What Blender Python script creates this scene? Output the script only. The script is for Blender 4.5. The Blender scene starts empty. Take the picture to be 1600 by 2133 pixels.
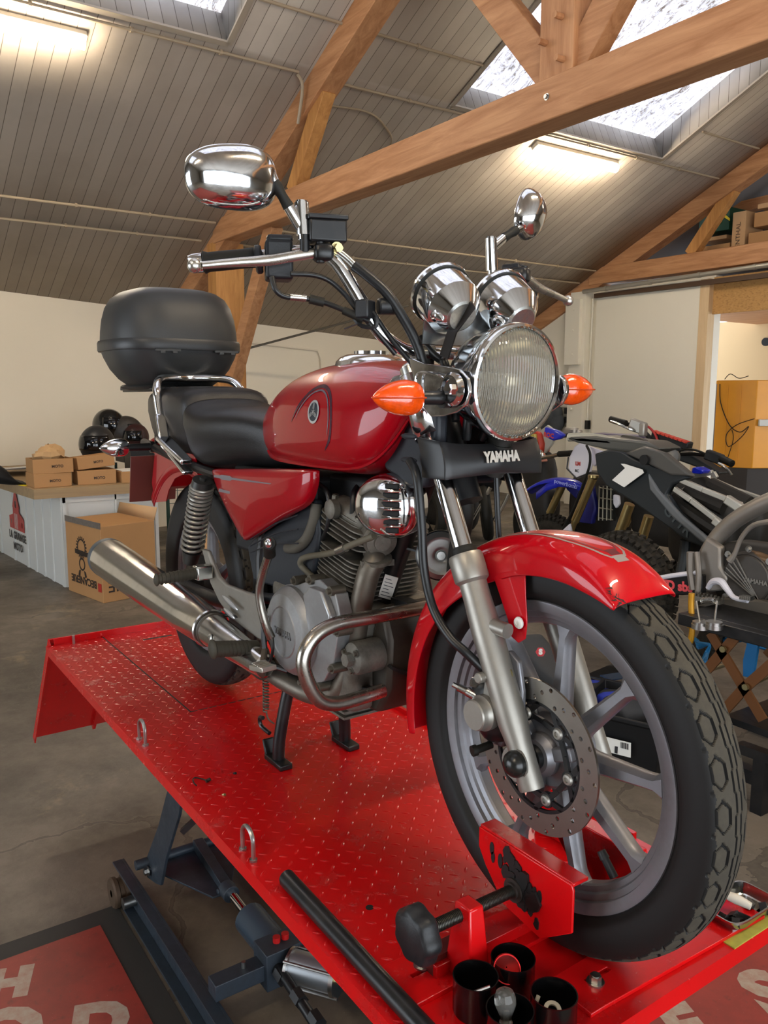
import bpy, math, random
from mathutils import Vector, Matrix, Euler
from mathutils.geometry import tessellate_polygon
from math import sin, cos, pi, sqrt, atan2, radians as RD
random.seed(7)
SC = bpy.context.scene
COL = SC.collection
H0 = 0.85            # lift of the measured frame: floor is at z = 0 in the scene
FL = -H0             # floor height in the measured frame
# ---------------- camera ----------------
yaw, pitch, roll = RD(145.37), RD(-8.32), RD(.15)
fw = Vector((cos(pitch)*cos(yaw), cos(pitch)*sin(yaw), sin(pitch)))
rt = fw.cross(Vector((0, 0, 1))).normalized(); up = rt.cross(fw)
rt, up = cos(roll)*rt+sin(roll)*up, -sin(roll)*rt+cos(roll)*up
cam = bpy.data.cameras.new('camera'); camo = bpy.data.objects.new('camera', cam); COL.objects.link(camo)
camo.matrix_world = Matrix(((rt.x, up.x, -fw.x, .852), (rt.y, up.y, -fw.y, -.924), (rt.z, up.z, -fw.z, .837+H0), (0, 0, 0, 1)))
cam.sensor_fit = 'VERTICAL'; cam.sensor_height = 36; cam.lens = 36*1703/2133; cam.clip_start = .05; cam.clip_end = 100
SC.camera = camo
# ---------------- exposure, world ----------------
SC.view_settings.view_transform = 'Standard'; SC.view_settings.look = 'None'
SC.view_settings.exposure = 0.4; SC.view_settings.gamma = 1; SC.view_settings.use_curve_mapping = False
W = bpy.data.worlds.new('sky'); SC.world = W; W.use_nodes = True
WN = W.node_tree.nodes; WL = W.node_tree.links; bgn = WN['Background']
sky = WN.new('ShaderNodeTexSky'); sky.sky_type = 'HOSEK_WILKIE'; sky.turbidity = 6; sky.sun_direction = (.3, -.5, .8)
mixs = WN.new('ShaderNodeMix'); mixs.data_type = 'RGBA'; mixs.inputs[0].default_value = .75
WL.new(sky.outputs[0], mixs.inputs[6]); mixs.inputs[7].default_value = (.86, .93, 1, 1)
WL.new(mixs.outputs[2], bgn.inputs[0]); bgn.inputs[1].default_value = 6.0
SKYLIGHT = 1.6       # strength of the daylight through the corrugated roof sheets
TUBE = 90.0          # fluorescent tubes
SC.cycles.max_bounces = 8; SC.cycles.diffuse_bounces = 4; SC.cycles.glossy_bounces = 4
SC.cycles.transmission_bounces = 8; SC.cycles.transparent_max_bounces = 12
SC.cycles.sample_clamp_indirect = 6; SC.cycles.caustics_reflective = False; SC.cycles.caustics_refractive = False
SC.cycles.blur_glossy = 1.0

# ================= materials =================
def lin(c):
    if isinstance(c, str):
        c = [int(c[i:i+2], 16)/255 for i in (1, 3, 5)]
    return tuple(x/12.92 if x <= .04045 else ((x+.055)/1.055)**2.4 for x in c[:3])+(1,)
MATS = {}
class NM:
    "small node material builder"
    def __init__(s, name):
        s.m = bpy.data.materials.new(name); s.m.use_nodes = True; s.t = s.m.node_tree
        s.b = s.t.nodes['Principled BSDF']; s.pos = None
    def n(s, t, **k):
        x = s.t.nodes.new(t)
        for a, v in k.items(): setattr(x, a, v)
        return x
    def l(s, a, b): s.t.links.new(a, b)
    def P(s):
        if s.pos is None: s.pos = s.n('ShaderNodeTexCoord').outputs['Object']
        return s.pos
    def noise(s, scale, detail=4, rough=.6, vec=None, dist=0):
        x = s.n('ShaderNodeTexNoise'); x.inputs['Scale'].default_value = scale; x.inputs['Detail'].default_value = detail
        x.inputs['Roughness'].default_value = rough; x.inputs['Distortion'].default_value = dist
        s.l(vec or s.P(), x.inputs['Vector']); return x.outputs[0]
    def ramp(s, f, stops):
        r = s.n('ShaderNodeValToRGB'); e = r.color_ramp.elements
        while len(e) < len(stops): e.new(.5)
        for i, (p, c) in enumerate(stops):
            e[i].position = p; e[i].color = lin(c) if not isinstance(c, (int, float)) else (c, c, c, 1)
        s.l(f, r.inputs[0]); return r.outputs[0]
    def mix(s, f, a, b, mode='MIX'):
        x = s.n('ShaderNodeMix', data_type='RGBA', blend_type=mode)
        for i, v in ((0, f), (6, a), (7, b)):
            if isinstance(v, (int, float)): x.inputs[i].default_value = v
            elif isinstance(v, (str, tuple)): x.inputs[i].default_value = lin(v) if isinstance(v, str) else v
            else: s.l(v, x.inputs[i])
        return x.outputs[2]
    def math(s, op, a, b=0, c=0):
        x = s.n('ShaderNodeMath', operation=op)
        for i, v in enumerate((a, b, c)):
            if isinstance(v, (int, float)): x.inputs[i].default_value = v
            else: s.l(v, x.inputs[i])
        return x.outputs[0]
    def mapv(s, scale=(1, 1, 1), rot=(0, 0, 0), vec=None):
        x = s.n('ShaderNodeMapping'); x.inputs['Scale'].default_value = scale; x.inputs['Rotation'].default_value = rot
        s.l(vec or s.P(), x.inputs['Vector']); return x.outputs[0]
    def sep(s, vec=None):
        x = s.n('ShaderNodeSeparateXYZ'); s.l(vec or s.P(), x.inputs[0]); return x.outputs
    def set(s, **k):
        for a, v in k.items():
            i = s.b.inputs[a.replace('_', ' ')]
            if isinstance(v, str): i.default_value = lin(v)
            elif isinstance(v, (int, float, tuple)): i.default_value = v
            else: s.l(v, i)
    def bump(s, h, strength=.3, dist=.01):
        x = s.n('ShaderNodeBump'); x.inputs['Strength'].default_value = strength; x.inputs['Distance'].default_value = dist
        s.l(h, x.inputs['Height']); s.l(x.outputs[0], s.b.inputs['Normal'])
def M(name, col, rough=.5, metal=0, spec=.5, coat=0, var=0, vscale=20, bump=0, bscale=120, dirt=None, dscale=8, damt=.5, emit=0, rvar=0, alpha=1, trans=0, ior=1.45):
    if name in MATS: return MATS[name]
    m = NM(name); c = lin(col)
    m.set(Roughness=rough, Metallic=metal, Specular_IOR_Level=spec, IOR=ior)
    cc = c
    if var:
        f = m.noise(vscale, 5)
        hi = tuple(min(1, x*(1+var)) for x in c[:3])+(1,); lo = tuple(x*(1-var) for x in c[:3])+(1,)
        cc = m.mix(f, lo, hi)
    if dirt:
        f = m.ramp(m.noise(dscale, 8, .7), [(.5-.25*damt, 0), (.62+.1*(1-damt), 1)])
        cc = m.mix(m.math('MULTIPLY', f, damt), cc, dirt)
        m.set(Roughness=m.math('MULTIPLY_ADD', f, .4*damt, rough))
    elif rvar:
        m.set(Roughness=m.math('MULTIPLY_ADD', m.ramp(m.noise(vscale*.7, 6), [(.35, 0), (.7, 1)]), rvar, rough))
    if isinstance(cc, tuple): m.b.inputs['Base Color'].default_value = cc
    else: m.l(cc, m.b.inputs['Base Color'])
    if coat: m.set(Coat_Weight=coat, Coat_Roughness=.04)
    if bump: m.bump(m.noise(bscale, 4), bump, .002)
    if trans: m.set(Transmission_Weight=trans)
    if alpha < 1: m.set(Alpha=alpha)
    if emit: m.set(Emission_Color=col, Emission_Strength=emit)
    MATS[name] = m.m; return m.m

CHROME = M('chrome', '#e6e8ea', .06, 1, rvar=.10, vscale=60)
CHROME_W = M('weathered_chrome', '#d8d7d4', .15, 1, dirt='#8d857b', dscale=10, damt=.28)
STEEL = M('bright_steel', '#bdbcb6', .25, 1, var=.12, vscale=80)
ALU = M('painted_aluminium', '#96928a', .40, .7, var=.06, vscale=30, dirt='#6c6457', dscale=14, damt=.22)
ALU2 = M('cast_alloy_grey', '#7b7b80', .38, .65, var=.08, vscale=25, dirt='#5a5348', dscale=12, damt=.3)
ALU_DIRTY = M('dirty_cast_alloy', '#77736a', .5, .6, var=.2, vscale=30, dirt='#3b352c', dscale=18, damt=.6, bump=.25, bscale=160)
ENGCOV = M('engine_cover_silver', '#9b9c9d', .36, .7, var=.08, vscale=20, dirt='#62594a', dscale=9, damt=.4)
BLACKM = M('black_enamel', '#101113', .32, 0, .5, var=.2, vscale=40, dirt='#2c2620', dscale=25, damt=.3)
BLACKP = M('black_plastic', '#17181a', .45, 0, .45, var=.15, bump=.15, bscale=400)
NAVYP = M('worn_dark_plastic', '#1c2026', .5, 0, .45, var=.2, vscale=15, bump=.12, bscale=300)
GREYP = M('top_case_plastic', '#2b2c2c', .43, 0, .5, var=.16, vscale=7, bump=.2, bscale=600)
RUBBER = M('rubber', '#15140f', .6, 0, .35, var=.2, bump=.2, bscale=250)
HOSE = M('rubber_hose', '#131415', .38, 0, .5)
LEATHER = M('seat_leatherette', '#141314', .36, 0, .5, bump=.35, bscale=520, var=.1)
AMBER = M('amber_lens', '#e04a04', .12, 0, .6, coat=.8, var=.45, vscale=110, bump=.6, bscale=90)
GREASE = M('black_grease', '#0c0a09', .5)
DARKHOLE = M('dark_hole', '#050505', .7)
WHITEP = M('white_print', '#dcdad2', .45)
BLUEGREY = M('lift_frame_paint', '#27303a', .42, .1, .5, var=.2, vscale=14, dirt='#17150f', dscale=10, damt=.45)
ZINC = M('zinc_bolt', '#b7b6b2', .28, 1, var=.15, vscale=90)
BRASS = M('yellow_zinc', '#a89c72', .38, 1, var=.2, vscale=60)

def m_redpaint():
    m = NM('candy_red_paint')
    f = m.noise(900, 2)
    base = m.mix(f, '#7d000c', '#a00014')
    m.l(base, m.b.inputs['Base Color'])
    m.set(Roughness=.35, Metallic=.0, Coat_Weight=.7, Coat_Roughness=.02, Specular_IOR_Level=.1)
    MATS['candy_red_paint'] = m.m; return m.m
REDP = m_redpaint()
def m_redfender():
    m = NM('bright_red_paint')
    base = m.mix(m.noise(700, 2), '#a5000f', '#be0516')
    m.l(base, m.b.inputs['Base Color']); m.set(Roughness=.35, Metallic=.0, Coat_Weight=.7, Coat_Roughness=.02, Specular_IOR_Level=.1)
    return m.m
REDF = m_redfender()
def m_powder():
    m = NM('red_powder_coat')
    a = m.ramp(m.noise(1.6, 6, .6), [(.42, 0), (.75, 1)]); b = m.ramp(m.noise(11, 8, .75), [(.52, 0), (.78, 1)])
    c = m.mix(m.math('MULTIPLY', a, .42), '#c40c10', '#7a1512'); c = m.mix(m.math('MULTIPLY', b, .38), c, '#4d100c')
    sp = m.ramp(m.noise(140, 2), [(.74, 0), (.78, 1)]); c = m.mix(m.math('MULTIPLY', sp, .55), c, '#1d0b08')
    m.l(c, m.b.inputs['Base Color']); m.set(Roughness=m.math('MULTIPLY_ADD', b, .25, .2), Specular_IOR_Level=.55)
    m.bump(m.noise(60, 3), .05, .002)
    return m.m
REDL = m_powder()
def m_wood(name, c1, c2, axis=0, scale=1.0, rough=.6):
    m = NM(name); sc = [5*scale]*3; sc[axis] = .5*scale
    v = m.mapv(tuple(sc))
    g = m.noise(3, 8, .65, v, .6); k = m.ramp(m.noise(1.1, 2, .5, v), [(.68, 0), (.78, 1)])
    c = m.mix(m.ramp(g, [(.32, 0), (.7, 1)]), c1, c2); c = m.mix(m.math('MULTIPLY', k, .5), c, '#4d2c14')
    m.l(c, m.b.inputs['Base Color']); m.set(Roughness=rough, Specular_IOR_Level=.3); m.bump(g, .12, .004)
    return m.m
WOOD = m_wood('truss_timber', '#9c6a45', '#c4936a', 0)
WOODZ = m_wood('lit_timber', '#a3703f', '#cc9658', 2)  # yellower than the truss timber; the lit tone is in the colour
WOODP = m_wood('pale_jamb_timber', '#c9ab84', '#d9bf98', 2)
WOODT = m_wood('counter_top_board', '#8a7458', '#a08763', 1)
def m_boards(name, c1, c2, period, axis, groove='#4b4036', gw=.045, off=0., dirt=.35):
    m = NM(name); x = m.sep()[axis]
    k = m.math('MULTIPLY_ADD', x, 1/period, off+50); fr = m.math('FRACT', k); fl = m.math('FLOOR', k)
    d = m.math('ABSOLUTE', m.math('SUBTRACT', fr, .5)); g = m.math('GREATER_THAN', d, .5-gw/2)
    wn = m.n('ShaderNodeTexWhiteNoise', noise_dimensions='1D'); m.l(fl, wn.inputs['W'])
    c = m.mix(wn.outputs[0], c1, c2)
    c = m.mix(m.math('MULTIPLY', m.ramp(m.noise(.9, 6, .6), [(.4, 0), (.7, 1)]), dirt), c, '#6b6052')
    c = m.mix(m.math('MULTIPLY', g, .85), c, groove)
    m.l(c, m.b.inputs['Base Color']); m.set(Roughness=.62, Specular_IOR_Level=.3)
    m.bump(m.math('SUBTRACT', 1, g), .5, .006); return m.m
def m_concrete():
    m = NM('worn_concrete')
    a = m.ramp(m.noise(.55, 8, .62), [(.34, 0), (.68, 1)]); b = m.ramp(m.noise(2.6, 9, .68), [(.4, 0), (.66, 1)])
    c = m.mix(a, '#524b41', '#7a7063'); c = m.mix(m.math('MULTIPLY', b, .5), c, '#37322b')
    p = m.ramp(m.noise(.8, 10, .7, m.mapv((1, 1, 1), (0, 0, 1.3))), [(.60, 0), (.68, 1)]); c = m.mix(m.math('MULTIPLY', p, .55), c, '#a39274')
    s = m.ramp(m.noise(60, 3, .5), [(.70, 0), (.76, 1)]); c = m.mix(m.math('MULTIPLY', s, .45), c, '#8f8674')
    v = m.n('ShaderNodeTexVoronoi', feature='DISTANCE_TO_EDGE'); v.inputs['Scale'].default_value = .75
    nz = m.n('ShaderNodeTexNoise'); nz.inputs['Scale'].default_value = 2.5; nz.inputs['Detail'].default_value = 6; m.l(m.P(), nz.inputs['Vector'])
    va = m.n('ShaderNodeVectorMath', operation='MULTIPLY_ADD'); m.l(nz.outputs[1], va.inputs[0]); va.inputs[1].default_value = (.5, .5, .5); m.l(m.P(), va.inputs[2])
    m.l(va.outputs[0], v.inputs['Vector'])
    cr = m.math('LESS_THAN', v.outputs[0], .008); c = m.mix(m.math('MULTIPLY', cr, .8), c, '#1c1814')
    cr2 = m.ramp(v.outputs[0], [(0, 1), (.02, 0)]); c = m.mix(m.math('MULTIPLY', cr2, .3), c, '#8b8172')
    m.l(c, m.b.inputs['Base Color']); m.set(Roughness=m.math('MULTIPLY_ADD', b, .25, .45), Specular_IOR_Level=.4)
    m.bump(m.math('ADD', m.noise(12, 8, .7), m.math('MULTIPLY', cr, -1)), .35, .008); return m.m
CARD = M('cardboard', '#a87f55', .75, 0, .2, var=.06, vscale=9, bump=.1, bscale=90)
CARD2 = M('pale_cardboard', '#b8946c', .75, 0, .2, var=.06, vscale=9)
PLASTER = M('cream_plaster', '#e2d8c4', .7, 0, .3, var=.03, vscale=1.4, bump=.12, bscale=30)
PANEL = M('white_painted_panel', '#e2dccc', .5, 0, .4, var=.025, vscale=2)

# ================= mesh builder =================
OFF = {}
def bez(pts, n=6, closed=False):
    "Catmull-Rom through the points"
    P = [Vector(p) for p in pts]; out = []; N = len(P)
    if N < 3 or n <= 1: return P
    for i in range(N if closed else N-1):
        if closed: a, b, c, d = P[(i-1) % N], P[i], P[(i+1) % N], P[(i+2) % N]
        else: a, b, c, d = P[max(i-1, 0)], P[i], P[i+1], P[min(i+2, N-1)]
        for k in range(n):
            t = k/n
            out.append(.5*((2*b)+(-a+c)*t+(2*a-5*b+4*c-d)*t*t+(-a+3*b-3*c+d)*t**3))
    if not closed: out.append(P[-1])
    return out
def frame(ax):
    ax = Vector(ax).normalized(); a = Vector((0, 0, 1)) if abs(ax.z) < .9 else Vector((1, 0, 0))
    u = a.cross(ax).normalized(); return u, ax.cross(u), ax
class MB:
    def __init__(s): s.v = []; s.f = []; s.mi = []; s.cur = 0; s.uv = None
    def mat(s, i): s.cur = i; return s
    def add(s, vs, fs):
        o = len(s.v); s.v += [tuple(v) for v in vs]; s.f += [tuple(i+o for i in f) for f in fs]; s.mi += [s.cur]*len(fs); return s
    def box(s, c, size, rot=None, taper=1):
        hx, hy, hz = [d/2 for d in size]; vs = []
        R = Matrix.Identity(3) if rot is None else (rot if isinstance(rot, Matrix) else Euler(rot).to_matrix())
        for z in (-1, 1):
            t = taper if z > 0 else 1
            for x, y in ((-1, -1), (1, -1), (1, 1), (-1, 1)): vs.append(R @ Vector((x*hx*t, y*hy*t, z*hz))+Vector(c))
        return s.add(vs, [(3, 2, 1, 0), (4, 5, 6, 7), (0, 1, 5, 4), (1, 2, 6, 5), (2, 3, 7, 6), (3, 0, 4, 7)])
    def b2(s, a, b):
        a, b = Vector(a), Vector(b); return s.box((a+b)/2, [abs(x) for x in (b-a)])
    def beam(s, p0, p1, w, h, upv=(0, 0, 1), w1=None, h1=None):
        p0, p1 = Vector(p0), Vector(p1); d = (p1-p0).normalized(); r = d.cross(Vector(upv)).normalized(); u = r.cross(d)
        vs = []
        for p, ww, hh in ((p0, w, h), (p1, w1 or w, h1 or h)):
            for a, b in ((-1, -1), (1, -1), (1, 1), (-1, 1)): vs.append(p+r*a*ww/2+u*b*hh/2)
        return s.add(vs, [(3, 2, 1, 0), (4, 5, 6, 7), (0, 1, 5, 4), (1, 2, 6, 5), (2, 3, 7, 6), (3, 0, 4, 7)][::1])
    def rings(s, R, closed=False, caps=True):
        n = len(R[0]); vs = [p for r in R for p in r]; fs = []; m = len(R)
        for i in range(m if closed else m-1):
            j = (i+1) % m
            for k in range(n):
                l = (k+1) % n; fs.append((i*n+k, i*n+l, j*n+l, j*n+k))
        if caps and not closed: fs += [tuple(range(n))[::-1], tuple((m-1)*n+k for k in range(n))]
        return s.add(vs, fs)
    def cyl(s, p0, p1, r0, r1=None, n=20, caps=True):
        p0, p1 = Vector(p0), Vector(p1); u, w, a = frame(p1-p0); r1 = r0 if r1 is None else r1
        return s.rings([[p+(u*cos(2*pi*k/n)+w*sin(2*pi*k/n))*r for k in range(n)] for p, r in ((p0, r0), (p1, r1))], caps=caps)
    def tube(s, pts, r, n=10, sm=6, closed=False, caps=True):
        rr = list(r) if isinstance(r, (list, tuple)) else None
        if rr is not None:
            R4 = bez([(x, 0, 0) for x in rr], sm); rr = [q.x for q in R4]
        P = bez(pts, sm, closed); m = len(P); R = []; u = None
        for i, p in enumerate(P):
            t = (P[(i+1) % m]-P[i-1]) if closed else (P[min(i+1, m-1)]-P[max(i-1, 0)])
            t.normalize()
            if u is None: u, w, _ = frame(t)
            else:
                u = (u-t*u.dot(t)).normalized(); w = t.cross(u)
            q = rr[i] if rr else r
            R.append([p+(u*cos(2*pi*k/n)+w*sin(2*pi*k/n))*q for k in range(n)])
        return s.rings(R, closed, caps)
    def lathe(s, prof, o, ax, n=40, caps=False, sx=1, upv=None):
        "prof: (radius, height along axis)"
        o = Vector(o); u, w, a = frame(ax)
        return s.rings([[o+a*h+(u*cos(2*pi*k/n)*sx+w*sin(2*pi*k/n))*r for k in range(n)] for r, h in prof], caps=caps)
    def ell(s, c, rad, rot=None, n=20, m=12):
        R = Matrix.Identity(3) if rot is None else (rot if isinstance(rot, Matrix) else Euler(rot).to_matrix())
        c = Vector(c); rr = []
        for i in range(m+1):
            th = pi*i/m; q = max(sin(th), .002)
            rr.append([c+R @ Vector((rad[0]*q*cos(2*pi*k/n), rad[1]*q*sin(2*pi*k/n), rad[2]*-cos(th))) for k in range(n)])
        return s.rings(rr)
    def sup(s, c, rad, e=(4, 4), rot=None, n=40, m=20):
        "superellipsoid; e horizontal / vertical exponents"
        R = Matrix.Identity(3) if rot is None else (rot if isinstance(rot, Matrix) else Euler(rot).to_matrix())
        c = Vector(c); rr = []
        f = lambda x, p: math.copysign(abs(x)**(2/p), x)
        for i in range(m+1):
            th = -pi/2+pi*i/m; q = max(f(cos(th), e[1]), .002); z = f(sin(th), e[1])
            rr.append([c+R @ Vector((rad[0]*q*f(cos(2*pi*k/n), e[0]), rad[1]*q*f(sin(2*pi*k/n), e[0]), rad[2]*z)) for k in range(n)])
        return s.rings(rr)
    def plate(s, outer, holes, o, u, v, th):
        "flat plate: 2D outline (+holes) in frame o,u,v, extruded by th along u x v"
        o, u, v = Vector(o), Vector(u), Vector(v); w = u.cross(v).normalized()
        loops = [outer]+list(holes); flat = [p for L in loops for p in L]
        tris = tessellate_polygon([[Vector((p[0], p[1], 0)) for p in L] for L in loops]); N = len(flat)
        def ar(t):
            a, b, c = (flat[i] for i in t); return (b[0]-a[0])*(c[1]-a[1])-(c[0]-a[0])*(b[1]-a[1])
        tris = [t if ar(t) > 0 else t[::-1] for t in tris]
        vs = [o+u*p[0]+v*p[1]+w*d for d in (0, th) for p in flat]
        fs = [tuple(i+N for i in t) for t in tris]+[tuple(t[::-1]) for t in tris]; b = 0
        for j, L in enumerate(loops):
            n = len(L); A = sum(L[i][0]*L[(i+1) % n][1]-L[(i+1) % n][0]*L[i][1] for i in range(n)); ccw = (A > 0) == (j == 0)
            for k in range(n):
                l = (k+1) % n; q = (b+k, b+l, b+l+N, b+k+N); fs.append(q if ccw else q[::-1])
            b += n
        return s.add(vs, fs)
    def sheet(s, grid, th=0):
        "grid of points [rows][cols]; th > 0 gives thickness by solidify at build"
        m, n = len(grid), len(grid[0])
        return s.add([p for r in grid for p in r], [(i*n+k, i*n+k+1, (i+1)*n+k+1, (i+1)*n+k) for i in range(m-1) for k in range(n-1)])
    def bolt(s, p, ax, r=.007, h=.006, washer=True):
        p = Vector(p); ax = Vector(ax).normalized()
        if washer: s.cyl(p, p+ax*h*.3, r*1.5, n=16)
        s.cyl(p+ax*h*.3, p+ax*(h*1.3), r, n=6); return s.cyl(p+ax*h*1.3, p+ax*h*1.45, r*.75, n=12)
    def build(s, name, mats, parent=None, smooth=35, bevel=0, bseg=2, subsurf=0, solid=0, loc=None, raw=False, label=None, cat=None, group=None, kind=None):
        me = bpy.data.meshes.new(name)
        if parent is not None: off = OFF[parent.name]
        elif raw: off = Vector((0, 0, 0))
        else:
            xs = [[p[i] for p in s.v] for i in range(3)]
            off = Vector(loc) if loc is not None else Vector(((min(xs[0])+max(xs[0]))/2, (min(xs[1])+max(xs[1]))/2, min(xs[2])))
        me.from_pydata([(p[0]-off.x, p[1]-off.y, p[2]-off.z) for p in s.v], [], s.f)
        if not isinstance(mats, (list, tuple)): mats = [mats]
        for m in mats: me.materials.append(m)
        if len(mats) > 1: me.polygons.foreach_set('material_index', s.mi)
        me.validate(); me.update()
        import bmesh
        bm = bmesh.new(); bm.from_mesh(me); bmesh.ops.recalc_face_normals(bm, faces=bm.faces); bm.to_mesh(me); bm.free()
        me.shade_smooth()
        if not subsurf: me.set_sharp_from_angle(angle=RD(smooth))
        o = bpy.data.objects.new(name, me); COL.objects.link(o)
        if parent is not None: o.parent = parent
        else: o.location = off+Vector((0, 0, 0 if raw else H0))
        OFF[o.name] = off
        if solid:
            q = o.modifiers.new('thickness', 'SOLIDIFY'); q.thickness = solid; q.offset = 0
        if bevel:
            q = o.modifiers.new('bevel', 'BEVEL'); q.width = bevel; q.segments = bseg; q.limit_method = 'ANGLE'; q.angle_limit = RD(35); q.harden_normals = False
        if subsurf:
            q = o.modifiers.new('subdivision', 'SUBSURF'); q.levels = subsurf; q.render_levels = subsurf
        tag(o, label, cat, group, kind); return o
def tag(o, label=None, cat=None, group=None, kind=None):
    for k, v in (('label', label), ('category', cat), ('group', group), ('kind', kind)):
        if v: o[k] = v
    return o
def thing(name, label, cat, loc, rotz=0, group=None, local=False):
    o = bpy.data.objects.new(name, None); COL.objects.link(o); o.empty_display_size = .05
    o.location = Vector(loc)+Vector((0, 0, H0)); o.rotation_euler = (0, 0, rotz)
    OFF[o.name] = Vector((0, 0, 0)) if local else Vector(loc)
    return tag(o, label, cat, group)
def copy_tree(o, parent=None):
    c = o.copy(); COL.objects.link(c); c.parent = parent; OFF[c.name] = OFF[o.name]
    for ch in list(o.children): copy_tree(ch, c)
    return c
def text(name, body, size, mat, o, u, v, parent=None, th=.0008, bold=0, sx=1, align='CENTER', label=None):
    "lettering laid on the plane o,u,v"
    c = bpy.data.curves.new(name, 'FONT'); c.body = body; c.size = size; c.align_x = align; c.align_y = 'CENTER'
    c.offset = bold; c.extrude = th; c.resolution_u = 3; c.fill_mode = 'BOTH'
    t = bpy.data.objects.new('tmp', c); COL.objects.link(t); bpy.context.view_layer.update()
    me = bpy.data.meshes.new_from_object(t.evaluated_get(bpy.context.evaluated_depsgraph_get())); bpy.data.objects.remove(t)
    o, u, v = Vector(o), Vector(u).normalized(), Vector(v).normalized(); w = u.cross(v)
    off = OFF[parent.name] if parent is not None else o
    for q in me.vertices: q.co = o+u*q.co.x*sx+v*q.co.y+w*q.co.z-off
    me.name = name; me.materials.clear(); me.materials.append(mat)
    ob = bpy.data.objects.new(name, me); COL.objects.link(ob)
    if parent is not None: ob.parent = parent
    else: ob.location = off+Vector((0, 0, H0))
    OFF[ob.name] = off
    if label: ob['label'] = label
    return ob
def circ(r, n=32, cx=0, cy=0, a0=0): return [(cx+r*cos(a0+2*pi*k/n), cy+r*sin(a0+2*pi*k/n)) for k in range(n)]
def struct(name, mb, mat, **k): return mb.build(name, mat, kind='structure', **k)
# ================= the hall =================
BOARDS = m_boards('ceiling_boards', '#a89e93', '#b6ada1', .115, 1)
BOARDS_S = m_boards('shaft_boards', '#a5a09a', '#b4afa8', .115, 1)
BOARDS_X = m_boards('shaft_boards_side', '#a5a09a', '#b4afa8', .115, 0)
SL = .4634
def zc(x): return SL*x+6.058 if x < -2.7 else 4.807-SL*(x+2.7)
NV = Vector((-SL, 0, 1)).normalized(); NV2 = Vector((SL, 0, 1)).normalized()
struct('floor', MB().b2((-10.6, -6.2, FL-.1), (4.1, 14.2, FL)), m_concrete())
def wx(y): return -8.84-.115*y
# eave wall (skewed to the trusses)
w = MB(); vs = []
for y in (-6, 8.6):
    x = wx(y)
    for xx in (x, x-.25):
        vs += [(xx, y, FL), (xx, y, zc(xx)+.02)]
w.add(vs, [(0, 1, 5, 4), (2, 6, 7, 3), (1, 3, 7, 5), (0, 4, 6, 2), (0, 2, 3, 1), (4, 5, 7, 6)])
struct('wall_left', w, PLASTER)
# roof lining with skylight openings, both slopes
SKY = [(-5.46, -3.55, -1.15, 1.95), (-5.5, -3.62, 4.22, 7.34)]
SKY_FILL = [(-1.85, .1, -1.15, 1.95), (-1.85, .1, 4.22, 7.34), (-1.85, .1, -5.2, -2.2)]  # unseen skylights, added to light the hall from the other slope
def slope(x0, x1, y0, y1, holes):
    m = MB(); xs = sorted({x0, x1, *[h[0] for h in holes], *[h[1] for h in holes]}); ys = sorted({y0, y1, *[h[2] for h in holes], *[h[3] for h in holes]})
    for a, b in zip(xs, xs[1:]):
        for c, d in zip(ys, ys[1:]):
            if any(h[0] <= (a+b)/2 <= h[1] and h[2] <= (c+d)/2 <= h[3] for h in holes): continue
            ids = []
            for q in ((a, d), (b, d), (b, c), (a, c)):
                v = (q[0], q[1], zc(q[0]))
                if v not in m.v: m.v.append(v)
                ids.append(m.v.index(v))
            m.f.append(tuple(ids)); m.mi.append(0)
    return m
def zc1(x): return zc(x)
struct('ceiling', slope(-10.2, -2.7001, -6.1, 8.72, SKY), BOARDS, solid=.02)
struct('ceiling_far', slope(-2.6999, 4.1, -6.1, 8.72, SKY_FILL), BOARDS, solid=.02).name = 'ceiling.001'
def m_sheet():
    m = NM('corrugated_roof_sheet')
    n1 = m.noise(9, 10, .75, m.mapv((.35, 1.6, 1)), 1.2); n2 = m.noise(45, 6, .7)
    c = m.mix(m.ramp(n1, [(.37, 0), (.59, 1)]), '#4a413a', '#e4e9fa'); c = m.mix(m.math('MULTIPLY', m.ramp(n2, [(.5, 0), (.62, 1)]), .6), c, '#6d5f54')
    m.l(c, m.b.inputs['Base Color']); m.l(c, m.b.inputs['Emission Color']); m.set(Emission_Strength=SKYLIGHT, Roughness=.6)
    return m.m
SHEET = m_sheet()
for i, (x0, x1, y0, y1) in enumerate(SKY+SKY_FILL):
    N = NV if x0 < -2.7 else NV2; D = .27
    win = thing('window_%d' % (i+1), None, None, ((x0+x1)/2, (y0+y1)/2, zc((x0+x1)/2)+D)); win['kind'] = 'structure'
    m = MB(); m2 = MB()
    def pt(x, y, d): return Vector((x, y, zc(x)))+N*d
    def wallq(m, a, b):
        m.add([pt(*a, 0), pt(*b, 0), pt(*b, D), pt(*a, D)], [(0, 1, 2, 3)])
    wallq(m, (x0, y0), (x0, y1)); wallq(m, (x1, y0), (x1, y1)); wallq(m2, (x0, y0), (x1, y0)); wallq(m2, (x0, y1), (x1, y1))
    m.build('shaft_lining', BOARDS_S, win, solid=.02); m2.build('shaft_cheek', BOARDS_X, win, solid=.02)
    g = MB(); ny = 90; rows = []
    for xx in (x0-.15, x1+.15):
        rows.append([pt(xx, y0-.15+(y1-y0+.3)*k/ny, D+.03+.022*sin(2*pi*(y1-y0+.3)*k/ny/.177)) for k in range(ny+1)])
    g.sheet(rows); g.build('roof_sheet', SHEET, win, solid=.006)
    t = MB()
    for a, b in (((x0, y0), (x0, y1)), ((x0, y1), (x1, y1)), ((x1, y1), (x1, y0)), ((x1, y0), (x0, y0))):
        t.beam(pt(*a, -.012), pt(*b, -.012), .045, .02, N)
    t.build('edge_batten', M('pale_trim_paint', '#a39888', .6), win)
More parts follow.
